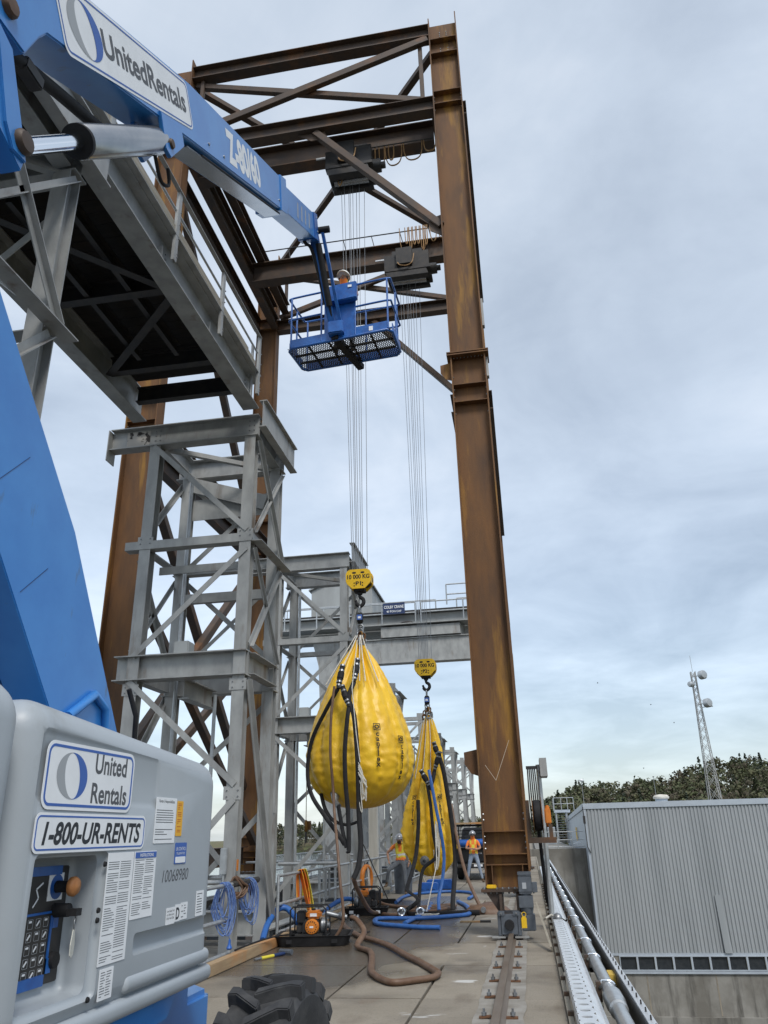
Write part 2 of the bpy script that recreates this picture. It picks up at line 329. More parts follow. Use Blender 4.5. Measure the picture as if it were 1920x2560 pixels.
# ================================================================== THE SETTING
def deck_mat():
    M = CONC.copy(); M.name = 'deck_concrete_wet'; t = M.node_tree; b = t.nodes['Principled BSDF']
    col = b.inputs['Base Color'].links[0].from_socket
    tcn = t.nodes.new('ShaderNodeTexCoord'); sp = t.nodes.new('ShaderNodeSeparateXYZ'); t.links.new(tcn.outputs['Object'], sp.inputs[0])
    def mr(sock, a, b_, c, d):
        n = t.nodes.new('ShaderNodeMapRange'); n.inputs[1].default_value = a; n.inputs[2].default_value = b_; n.inputs[3].default_value = c; n.inputs[4].default_value = d
        t.links.new(sock, n.inputs[0]); return n.outputs[0]
    def mm(op, a, b_):
        n = t.nodes.new('ShaderNodeMath'); n.operation = op
        for i, q in enumerate((a, b_)):
            if isinstance(q, (int, float)): n.inputs[i].default_value = q
            else: t.links.new(q, n.inputs[i])
        return n.outputs[0]
    def nz(sc, det, st):
        mp = t.nodes.new('ShaderNodeMapping'); mp.inputs['Scale'].default_value = st; t.links.new(tcn.outputs['Object'], mp.inputs[0])
        n = t.nodes.new('ShaderNodeTexNoise'); n.inputs['Scale'].default_value = sc; n.inputs['Detail'].default_value = det; t.links.new(mp.outputs[0], n.inputs[0]); return n.outputs[0]
    wx = mm('MULTIPLY', mr(sp.outputs[0], -.9, -2.4, 0, 1), 1); wy = mm('MULTIPLY', mr(sp.outputs[1], 10.4, 13.0, 0, 1), mr(sp.outputs[1], 27, 21, 0, 1))
    reg = mm('MULTIPLY', wx, wy)
    wet = mr(mm('ADD', mm('MULTIPLY', reg, .42), nz(.55, 6, (1, .6, 1))), .60, .73, 0, 1)
    mud = mr(mm('ADD', mm('MULTIPLY', reg, .2), nz(.8, 6, (1, .45, 1))), .66, .74, 0, 1)
    lime = mr(mm('ADD', mm('MULTIPLY', mm('MULTIPLY', mr(sp.outputs[0], -1.9, -1.1, 0, 1), mr(sp.outputs[0], -.75, -.9, 0, 1)), .16), nz(1.1, 8, (.8, 1.8, 1))), .765, .80, 0, 1)
    crack = mr(nz(2.3, 9, (.35, 2.2, 1)), .70, .72, 0, 1)
    xs_ = mm('ADD', mm('ADD', mm('GREATER_THAN', sp.outputs[0], -2.5), mm('GREATER_THAN', sp.outputs[0], -1.39)), mm('GREATER_THAN', sp.outputs[0], -.5))
    yf = mm('FLOOR', mm('DIVIDE', mm('SUBTRACT', sp.outputs[1], .6), 2.4), 0); cb_ = t.nodes.new('ShaderNodeCombineXYZ'); t.links.new(xs_, cb_.inputs[0]); t.links.new(yf, cb_.inputs[1])
    wn = t.nodes.new('ShaderNodeTexWhiteNoise'); wn.noise_dimensions = '2D'; t.links.new(cb_.outputs[0], wn.inputs[0])
    tone = mr(wn.outputs[0], 0, 1, 0, .38); grit = mr(nz(38, 4, (1, 1, 1)), .56, .70, 0, .45); sten = mr(nz(1.6, 9, (1, .5, 1)), .56, .70, 0, .6)
    def mix(f, a, c):
        n = t.nodes.new('ShaderNodeMix'); n.data_type = 'RGBA'; t.links.new(f, n.inputs[0]); t.links.new(a, n.inputs[6]); n.inputs[7].default_value = (*c, 1); return n.outputs[2]
    c = mix(tone, col, (.12, .105, .085)); c = mix(sten, c, (.115, .088, .062)); c = mix(grit, c, (.10, .09, .075)); c = mix(mm('MULTIPLY', mud, .6), c, (.17, .10, .055)); c = mix(mm('MULTIPLY', wet, .66), c, (.085, .075, .062)); c = mix(mm('MULTIPLY', lime, .7), c, (.62, .62, .60)); c = mix(mm('MULTIPLY', crack, .7), c, (.09, .08, .07))
    t.links.new(c, b.inputs['Base Color']); t.links.new(mr(wet, 0, 1, .8, .13), b.inputs['Roughness'])
    return M
DECK = deck_mat()
b = MB(); ys = [-6, -3.4, -1.0, .8, 3.0, 5.4, 7.8, 10.2, 12.6, 15.0, 17.5, 20.9] + [20.9 + 2.9 * i for i in range(1, 42)]
for i in range(len(ys) - 1):
    xs = [-4.95, .2] if i in (8, 12, 17) else [-4.95, -2.5, -1.39, .2]
    for x0, x1 in zip(xs[:-1], xs[1:]):
        z = random.uniform(-.003, .003); g = .018
        b.box(x0 + g * (x0 > -4.9), x1 - g * (x1 < 0), ys[i] + .014, ys[i + 1] - .014, -.14, z)
b.box(-5.0, .24, -6, 139, -.6, -.1405)
deck = struct(b, 'dam_deck', DECK)
b = MB()                                                        # grout strip that beds the rail, with ragged edges
py_ = None; rows = []
for i in range(0, 240):
    y = 4 + i * .2; rows.append((y, -.73 + .03 * noise.noise((y * 1.7, 0, 0)), -.22 + .03 * noise.noise((y * 1.9, 5, 0))))
v = [(x, y, .012) for y, a, c in rows for x in (a, c)]
b.add(v, [(2 * i, 2 * i + 1, 2 * i + 3, 2 * i + 2) for i in range(len(rows) - 1)])
struct(b, 'rail_bedding_strip', mat('grout', (.31, .295, .265), (.19, .17, .14), .8, 0, 2.8, (1, 1, 1), (.35, .7), .2, 20, c3=(.20, .18, .16), s3=2.5, ramp3=(.6, .72)))
b = MB(); b.box(-900, -9.9, -200, 260, -3.4, -2.6); struct(b, 'reservoir_water', WATER)
b = MB(); b.box(-1500, 1500, -400, 2600, -27, -26); struct(b, 'ground', HILL)
b = MB(); b.box(-9.9, -4.95, -6, 139, -5, -1.5); b.box(-5.0, .2, -6, 139, -26, -.601); b.box(.26, 3.2, 62.75, 139, -26, .475); dam = struct(b, 'dam_wall', CONW)
b = MB()
for k in range(-1, 14): b.box(-9.8, -4.96, 12.6 + 8.65 * k, 15.9 + 8.65 * k, -1.5, -.04)
struct(b, 'spillway_piers', CONW)
b = MB(); b.box(-9.35, -8.15, -6, 139, -.04, .12); b.box(-9.35, -8.15, -6, 139, -.5, -.041); struct(b, 'upstream_rail_beam', CONW)
# far shore and hill
def ss(a, b_, x): t = max(0, min(1, (x - a) / (b_ - a))); return t * t * (3 - 2 * t)
def hill(x, y):
    s = ss(212, 250, y + 6 * noise.noise((x * .03, 3, 0)))
    return -3.2 + s * 2.2 + ss(224, 285, y) * (1.0 + 6.5 * ss(-2, 22, x) + 6.5 * ss(35, 70, x)) + .6 * noise.noise((x * .05, y * .05, 2)) * s
b = MB(); nx, ny = 66, 26
xsv = [-320 + 660 * i / (nx - 1) for i in range(nx)]; ysv = [205 + 300 * (j / (ny - 1)) ** 1.3 for j in range(ny)]
b.add([(x, y, hill(x, y)) for y in ysv for x in xsv], [(j * nx + i, j * nx + i + 1, (j + 1) * nx + i + 1, (j + 1) * nx + i) for j in range(ny - 1) for i in range(nx - 1)])
struct(b, 'hill', [GRASS], 180)
def tree(b, x, y, z, h, kind, dens=1.0):
    if kind == 3:
        b.cyl((x, y, z - .3), (x, y, z + h * .5), .12, .07, 5, mi=4); n = int(95 * dens); w = h * random.uniform(.16, .22)
        for i in range(n):
            t = random.random() ** .8; rr = w * (1 - t) * random.uniform(.55, 1.05) + .05; a = random.random() * 6.283; c = Vector((x + rr * math.cos(a), y + rr * math.sin(a), z + h * (.08 + .92 * t) - rr * .25))
            s_ = (.45 + .35 * (1 - t)) * h / 9; d1 = Vector((math.cos(a), math.sin(a), -.5)) * s_; d2 = Vector((-math.sin(a), math.cos(a), random.uniform(-.3, .3))) * s_ * .7
            b.add([c - d2, c + d1 * .9, c + d2, c - d1 * .7 + Vector((0, 0, s_ * .3))], [(0, 1, 2, 3)], 3)
        return
    b.cyl((x, y, z - .3), (x + random.uniform(-.3, .3), y, z + h * .6), .11, .06, 5, mi=4)
    w = h * random.uniform(.20, .30); blobs = [(Vector((x + random.gauss(0, w * .55), y + random.gauss(0, w * .55), z + h * random.uniform(.38, .9))), w * random.uniform(.45, .8)) for _ in range(7)]
    blobs.append((Vector((x, y, z + h * .88)), w * .45))
    n = int(240 * dens)
    for i in range(n):
        c0, r0 = random.choice(blobs); d = Vector((random.gauss(0, 1), random.gauss(0, 1), random.gauss(0, 1))).normalized(); c = c0 + Vector((d.x, d.y, d.z * .8)) * r0 * random.uniform(.6, 1.05)
        s_ = random.uniform(.19, .38) * h / 8; u = d.orthogonal().normalized(); q = Matrix.Rotation(random.random() * 6.28, 3, d) @ u; q = (q + d * random.uniform(-.5, .5)).normalized(); w2 = d.cross(q)
        b.add([c - q * s_ - w2 * s_ * .5, c + q * s_ * .2 - w2 * s_, c + q * s_, c - q * s_ * .1 + w2 * s_ * .8], [(0, 1, 2, 3)], kind if random.random() < .8 else random.choice((0, 1, 2)))
b = MB(); random.seed(11)
for i in range(1150):
    left = i % 10 < 3
    x = random.uniform(-80, 6) if left else random.uniform(4, 132)
    t = random.random(); y = (236 + 40 * t) if left else (224 + 66 * t)
    k = random.choices((0, 1, 2, 3), (5, 4, 4, 1.6 if not left else 5))[0]
    h = random.uniform(4.4, 6.8) if left else random.uniform(7.6, 11.0) * (1.12 if k == 3 else 1)
    tree(b, x, y, hill(x, y), h, k, .85 if t < .5 else .6)
for i in range(240):                                             # low shore brush
    x = random.uniform(-80, 20); y = random.uniform(219, 229); z = hill(x, y)
    for j in range(14):
        c = Vector((x + random.gauss(0, .8), y + random.gauss(0, .8), z + random.random() * .9)); a = random.random() * 3.14; u = Vector((math.cos(a), math.sin(a), .2)) * .4; w = Vector((0, 0, .3))
        b.add([c - u - w, c + u - w, c + u + w, c - u + w], [(0, 1, 2, 3)], random.choice((0, 1, 2)))
forest = b.build('forest', LEAF + [TRUNK], None)
tag(forest, 'mixed wood of bare brown, green and dark conifer trees on the far hill', 'forest', kind='stuff')
# ================================================================== BROWN GANTRY CRANE
XL, XR, YN, YF = -8.75, -.48, 15.9, 25.0
G = thing('gantry_crane', 'tall rust-brown steel gantry crane straddling the dam deck on rails', 'crane', (-4.6, 20.4, 0))
def leg(x, y, label=None):
    b = MB(); z0, z1 = .79, 24.35
    b.bar((x, y, z0), (x, y, z1 - .12), .77, .016, (0, 1, 0))
    for s in (-1, 1): b.box(x + s * .4 - .016, x + s * .4 + .016, y - .2, y + .2, z0, z1 + (.12 if s > 0 else 0))
    for z in (23.45, 22.85, 21.28, 20.8, 11.52, 11.05, 1.75, 1.36, 1.18):
        for s in (-1, 1): b.box(x - .383, x + .383, y + min(s * .009, s * .185), y + max(s * .009, s * .185), z - .009, z + .009)
    b.box(x - .5, x + .5, y - .27, y + .27, 12.36, 12.39); b.box(x - .5, x + .5, y - .27, y + .27, 12.30, 12.33)
    for xx in (-.28, .28): b.box(x + xx - .008, x + xx + .008, y - .18, y - .01, .795, 1.17)
    o = b.build('leg', RUST, G)
    if label: o['label'] = label
    if y < 20:
        P = [(x + q, y - .008, z) for z in (23.9, 23.82, 23.74) for q in (-.1, .1)] + [(x + q, y - .008, z) for z in (23.0, 23.1, 23.2) for q in (-.1, .12)]
        bolt_parts(o, P, (0, -1, 0), .022, .016, SHACK)
        for z in (21.35, 21.1, 20.95, 20.6, 11.75, 11.4, 11.2, 10.75, 2.05, 1.95, 1.66, 1.55, 1.45):
            for s in (-1, 1): bolt_parts(o, [(x + s * .384, y - .12, z)], (-s, 0, 0), .022, .02, SHACK)
        bolt_parts(o, [(x - .34 + .085 * i, y - .12, 12.30) for i in range(9)], (0, 0, -1), .016, .03, SHACK)
    cb = MB(); mk = [(-.28, 3.02), (-.12, 2.62), (-.10, 2.60), (.17, 3.48)]
    if y < 20 and x > -2:
        cb.bar((x - .28, y - .0095, 2.95), (x - .09, y - .0095, 2.66), .008, .002, (0, 1, 0)); cb.bar((x - .09, y - .0095, 2.66), (x + .22, y - .0095, 3.40), .008, .002, (0, 1, 0))
        cb.build('chalk_tick', mat('chalk', (.5, .42, .33)), o)
    return o
legs = [leg(x, y) for x in (XL, XR) for y in (YN, YF)]
def bogie(x, y, motor):
    b = MB(); b.box(x - .5, x + .5, y - .27, y + .27, .73, .78); base = b.build('base_plate', RUSTD, G, bevel=.004)
    bolt_parts(base, [(x - .44 + .11 * i, y - .2, .78) for i in range(9)], (0, 0, 1), .02, .03, SHACK); bolt_parts(base, [(x - .44 + .11 * i, y - .2, .73) for i in range(9)], (0, 0, -1), .02, .03, SHACK)
    b = MB()
    for s in (-1, 1):
        b.prism([(x + s * .42, y - .2, .73), (x + s * .12, y - .2, .73), (x + s * .12, y - .2, .40), (x + s * .2, y - .2, .40)], (0, .4, 0))
        b.box(x + s * .15 - .02, x + s * .15 + .02, y - .5, y + .5, .12, .70)
    b.box(x - .13, x + .13, y - .45, y + .45, .34, .38); b.build('truck_frame', RUSTD, G)
    b = MB(); b.lathe((x - .06, y - .3, .19), [(.0, 0), (.16, 0), (.16, .02), (.13, .022), (.13, .1), (.16, .102), (.16, .12), (0, .12)], 24, (1, 0, 0)); b.build('wheel', DARKS, G, 40)
    if not motor: return
    yf = y - .72
    b = MB(); b.box(x - .16, x + .12, yf, yf + .25, .10, .40); b.box(x - .22, x - .165, yf + .02, yf + .2, .08, .44); b.box(x + .125, x + .18, yf + .02, yf + .2, .08, .44)
    b.box(x - .20, x - .09, yf - .02, yf - .004, .39, .47); b.box(x + .05, x + .16, yf - .02, yf - .004, .39, .47)
    bf = b.build('buffer_housing', MOTOR, G, bevel=.006)
    b = MB(); b.cyl((x - .02, yf - .06, .25), (x - .02, yf - .001, .25), .075, .085, 18); b.build('rubber_buffer', BLACK, bf, 40)
    bolt_parts(bf, [(x - .15, yf - .02, .43), (x + .11, yf - .02, .43)], (0, -1, 0), .024, .015, SHACK)
    MB().box(x - .33, x - .1, yf + .02, yf + .1, .045, .075).build('rail_sweep', GALV, bf); MB().box(x + .06, x + .3, yf + .02, yf + .1, .045, .075).build('rail_sweep', GALV, bf)
    b = MB(); xm = x + .30; ym = y - .48
    b.box(xm - .11, xm + .11, ym - .11, ym + .11, .72, 1.02); b.box(xm - .12, xm + .12, ym - .12, ym + .12, 1.02, 1.07); b.box(xm - .13, xm + .12, ym - .12, ym + .12, .50, .69)
    b.cyl((xm, ym, .69), (xm, ym, .72), .09, .09, 16); b.box(xm + .115, xm + .21, ym - .08, ym + .08, .74, .90); b.cyl((xm, ym, .40), (xm, ym, .50), .1, .12, 16)
    for i in range(7): b.box(xm - .12, xm + .12, ym - .122 + .04 * i, ym - .112 + .04 * i, .75, 1.0)
    mo = b.build('drive_motor', MOTOR, G, 35, bevel=.006)
    b = MB(); b.box(xm - .11, xm + .13, ym - .1, ym + .12, .14, .40); b.cyl((xm - .2, ym, .27), (xm - .1, ym, .27), .05, .05, 14); b.build('gearbox', MOTOR, G, 35, bevel=.012)
    b = MB(); b.box(xm - .05, xm + .02, ym - .132, ym - .122, .80, .90); b.build('rating_plate', INKG, mo)
    b = MB(); b.prism([(xm - .11, yf - .01, .20), (xm - .02, yf - .01, .20), (xm - .02, yf - .01, .35), (xm - .04, yf - .01, .38), (xm - .09, yf - .01, .38), (xm - .11, yf - .01, .35)], (0, .006, 0)); b.ring((xm - .06, yf - .006, .41), .035, .006, (0, 1, 0)); b.build('yellow_tag', YELP, G)
    b = MB(); b.box(x - .4, x - .22, y - .26, y - .12, .785, .85); b.build('yellow_clamp', YELP, G, bevel=.015)
for x in (XL, XR):
    for y in (YN, YF): bogie(x, y, x == XR and y == YN)
def part_i(n, p0, p1, w, h, mt=RUSTD, up=(0, 0, 1), **k): return MB().ibeam(p0, p1, w, h, up, **k).build(n, mt, G)
def part_b(n, p0, p1, w, h, mt=RUSTD, up=(0, 0, 1)): return MB().bar(p0, p1, w, h, up).build(n, mt, G, bevel=.012)
xa, xb = XL + .417, XR - .417
for y in (YN, YF):
    part_i('top_chord', (xa, y, 23.93), (xb, y, 23.93), .34, .50)
    part_i('bottom_chord', (xa, y, 20.9), (xb, y, 20.9), .34, .50)
    part_b('diagonal', (xa + .1, y - .08, 21.3), (xb - .05, y - .08, 23.6), .16, .24)
    part_b('diagonal', (xa + .05, y + .1, 23.6), (xb - .1, y + .1, 21.25), .16, .20)
    for x in (xa + .3, xb - .3): part_b('post', (x, y + .03, 21.16), (x, y + .03, 23.67), .12, .12)
    part_b('knee_brace', (-4.38, y, 20.62), (xb, y, 16.5), .2, .2)
    b = MB(); b.prism([(-4.9, y - .01, 20.64), (-4.1, y - .01, 20.64), (-4.0, y - .01, 20.35), (-4.5, y - .01, 20.35)], (0, .02, 0)); b.build('gusset', RUSTD, G); b = MB(); b.prism([(xb, y - .01, 16.9), (xb, y - .01, 16.2), (xb - .3, y - .01, 16.4), (xb - .35, y - .01, 16.8)], (0, .02, 0)); b.build('gusset', RUSTD, G)
part_b('plan_brace', (XL + .2, YN + .22, 23.85), (XR - .3, YF - .22, 23.85), .2, .2)
part_b('plan_brace', (XR - .2, YN + .22, 23.62), (XL + .3, YF - .22, 23.62), .2, .2)
for x in (XL - .36, XL + .36, XR - .36, XR + .36):
    for z in (20.95, 11.25): part_i('longitudinal_beam', (x, YN + .21, z), (x, YF - .21, z), .28, .5)
for x in (-7.95, -8.47): part_i('runway_beam', (x, YN + .2, 21.6), (x, YF - .2, 21.6), .3, .46)
for x in (XL,):
    for a, c in (((YN + .2, 20.6), (YF - .2, 11.6)), ((YN + .2, 10.9), (YF - .2, 3.2)), ((YF - .2, 10.9), (YN + .2, 3.2))):
        off = .12 if a[0] > 20 else -.12
        part_b('side_brace', (x + off, a[0], a[1]), (x + off, c[0], c[1]), .22, .22)
    part_b('side_brace', (x + .3, YN + .2, 7.0), (x + .3, YF - .2, 1.6), .2, .2); part_b('side_brace', (x - .3, YF - .2, 7.0), (x - .3, YN + .2, 1.6), .2, .2)
    part_i('sill_beam', (x, YN + .3, 1.25), (x, YF - .3, 1.25), .3, .5)
for y in (16.9, 21.8): part_i('trolley_beam', (-8.3, y, 20.92), (XR - .52, y, 20.92), .42, .84, tf=.035)
b = MB(); b.tube([(-8.3, 21.75, 21.95), (XR - .55, 21.75, 21.95)], .022, 6); b.build('festoon_rail', DARKS, G)
for i in range(7):
    x = -7.9 + 1.05 * i; MB().bar((x, 21.75, 21.35), (x - .12, 21.75, 21.97), .03, .03).build('rail_stay', DARKS, G)
b = MB(); b.tube([(-4.2, 16.6, 20.5), (XR - .55, 16.6, 20.5)], .02, 6); b.build('festoon_rail', DARKS, G)
def loops(pts, y, z, drop):
    for x0, x1, dz in pts:
        n = 12; p = []
        for i in range(n + 1):
            t = i / n; p.append((x0 + (x1 - x0) * (.5 - .5 * math.cos(math.pi * t)) , y + .02 * math.sin(9 * t), z - dz * math.sin(math.pi * t) ** .6))
        MB().tube(p, .016, 5, flat=1.6).build('festoon_cable', TAN, G, 60)
random.seed(3)
loops([(-3.75 + .28 * i, -3.75 + .28 * i + .16, random.uniform(.6, .95)) for i in range(6)] + [(-2.45, -1.95, .85), (-1.9, -1.35, .75), (-3.9, -3.72, 1.3), (-1.3, -.95, .5)], 16.62, 20.52, 1)
loops([(-2.55 + .14 * i, -2.55 + .14 * i + .1, random.uniform(.75, 1.1)) for i in range(6)] + [(-1.65, -1.42, .8), (-1.35, -1.12, .7), (-2.75, -1.8, 1.5), (-2.4, -1.9, 2.0)], 21.55, 21.93, 1)
def hoist(x0, x1, y, zb, mx):
    w = x1 - x0
    b = MB(); b.box(x0 + .05, x1, y - .62, y + .25, zb + .24, zb + .35)
    b.prism([(x0 + .05, y - .6, zb + .24), (x0 + .12, y - .6, zb), (x0 + .12, y - .36, zb), (x0 + .05, y - .3, zb + .24)], (w - .2, 0, 0)); b.prism([(x0 + .05, y + .0, zb + .24), (x0 + .12, y + .03, zb), (x0 + .12, y + .2, zb), (x0 + .05, y + .24, zb + .24)], (w - .2, 0, 0))
    body = b.build('hoist_frame', DARKS, G, bevel=.008)
    MB().box(x0, x0 + .42 * w, y - .52, y - .28, zb + .35, zb + 1.02).build('drum_end_cover', DARKS, body, bevel=.01); MB().box(x0 + .58 * w, x1 - .05, y - .52, y - .26, zb + .35, zb + 1.08).build('brake_cover', DARKS, body, bevel=.01)
    b = MB(); b.cyl((x0 + .2, y - .15, zb + .16), (x1 - .2, y - .15, zb + .16), .13, .15, 20)
    for i in range(10): b.ring((x0 + .3 + i * (w - .6) / 9, y - .15, zb + .16), .132, .012, (1, 0, 0), 20, 6)
    b.build('rope_drum', CYL, body, 40)
    b = MB(); b.box(x0 + .27 * w, x0 + .62 * w, y - .66, y - .54, zb + .5, zb + 1.2); b.build('control_box', DARKS, body, bevel=.01)
    b = MB(); b.cyl((x1 - .05, y - .3, zb + .4), (x1 + .2, y - .3, zb + .4), .2, .19, 18); b.cyl((x1 + .2, y - .3, zb + .4), (x1 + .33, y - .3, zb + .4), .1, .1, 14); b.build('hoist_motor', DARKS, body, 40); b = MB(); b.cyl((x1 - .3, y + .3, zb + 1.15), (x1 - .3, y - .05, zb + 1.15), .11, .11, 14); b.build('travel_motor', DARKS, body, 40)
    b = MB(); b.box(x0 - .35, x0 + .05, y - .26, y - .22, zb + 1.08, zb + 1.13); b.build('limit_bar', ALU, body)
    for s in (-1, 1):
        for xx in (x0 + .3 * w, x0 + .72 * w): MB().lathe((xx, y + s * .16, zb + 1.28), [(0, 0), (.09, 0), (.09, .05), (0, .05)], 16, (0, s, 0)).build('trolley_wheel', DARKS, body, 40)
        b = MB(); b.box(x0 + .15 * w, x0 + .85 * w, y + s * .24 - .015, y + s * .24 + .015, zb + .9, zb + 1.42); b.build('trolley_plate', DARKS, body)
    tp = [(x0 + .3 * w, y - .64, zb + .6), (x0 + .35 * w, y - .70, zb + .42), (x0 + .5 * w, y - .7, zb + .36), (x0 + .62 * w, y - .68, zb + .5), (x0 + .66 * w, y - .62, zb + .9)]
    MB().tube(spline(tp), .018, 5).build('control_cable', TAN, body, 60)
    return body
hoist(-4.2, -2.78, 16.9, 19.35, 0); hoist(-3.3, -1.68, 21.8, 19.5, 0)
def ropes(cx_, y, xt, zt, zb, nme):
    for i, (a, c) in enumerate(((-.30, -.20), (-.20, -.14), (-.11, -.10), (.02, -.01), (.09, .03), (.19, .09), (.30, .20), (-.05, -.05))):
        yy = y + (-.07 if i % 2 else .07)
        MB().tube([(xt + a * 1.15, yy, zt), (cx_ + c * .9, y + (yy - y) * .5, zb)], .0075, 5).build('hoist_rope', ROPE, G)
P1 = Vector((-3.42, 16.9, 7.14)); P2 = Vector((-2.53, 21.8, 5.98))
ropes(P1.x, P1.y, -3.5, 19.45, P1.z + .33, '1'); ropes(P2.x, P2.y, -2.5, 19.6, P2.z + .33, '2')
# cable reel on the outside of the right leg
cr = Vector((.16, 16.55, 2.02))
b = MB()
for s in (-.09, .085): MB().lathe(cr, [(.05, s), (.33, s), (.33, s + .012), (.05, s + .012)], 32, (1, 0, 0)).build('reel_rim', RUST, G, 40)
b = MB(); b.lathe(cr, [(.1, -.075), (.27, -.07), (.29, -.04), (.28, 0), (.29, .04), (.27, .08), (.1, .082)], 28, (1, 0, 0)); b.tube([cr + Vector((0, .3, -.1)), cr + Vector((.02, .32, -.8)), (.20, 17.1, .5), (.26, 17.4, .3)], .035, 6)
b.build('wound_cable', BLACK, G, 60)
b = MB(); b.box(.30, .42, 16.45, 16.65, 1.86, 2.14); b.cyl((.36, 16.55, 1.8), (.36, 16.55, 2.2), .05, .05, 12); b.build('reel_gearbox', ORANGE, G, bevel=.02)
b = MB(); b.box(-.06, .48, 16.4, 16.7, 1.52, 1.62); b.box(.36, .43, 16.45, 16.6, 1.62, 1.86); b.box(-.06, .02, 16.4, 16.7, 1.62, 2.3); b.build('reel_bracket', RUSTD, G)
b = MB(); b.tube([(.27, 17.0, .2), (.27, 17.0, 3.0)], .05, 12); b.build('cable_conduit', GALVP, G, 40)
b = MB(); b.box(.30, .44, 16.6, 17.3, 2.75, 3.1); b.build('cable_guide_box', GALV, G)
b = MB()
for i in range(5): b.tube(spline([(.05 + .035 * i, 16.75, 1.9), (.04 + .04 * i, 16.72, 2.4), (.05 + .035 * i, 16.75, 2.95)], 4), .014, 6)
b.box(.02, .25, 16.72, 16.78, 2.9, 2.96)
b.build('cable_bundle', DARKS, G)
for sx, y, z in ((-1, YN, 12.0), (-1, YN, 3.0)):
    b = MB(); b.prism([(XR - .42, y - .01, z + .25), (XR - .42, y - .01, z - .25), (XR - .56, y - .01, z - .2), (XR - .68, y - .01, z - .02), (XR - .68, y - .01, z + .2)], (0, .02, 0)); b.build('lug_plate', RUST, G)
b = MB(); b.box(XR + .417, XR + .47, YN - .05, YN + .1, 13.2, 14.0); b.build('junction_box', GALV, G); b = MB(); b.box(XR + .417, XR + .47, YN - .05, YN + .1, 11.75, 12.28); b.build('junction_box', GALV, G)
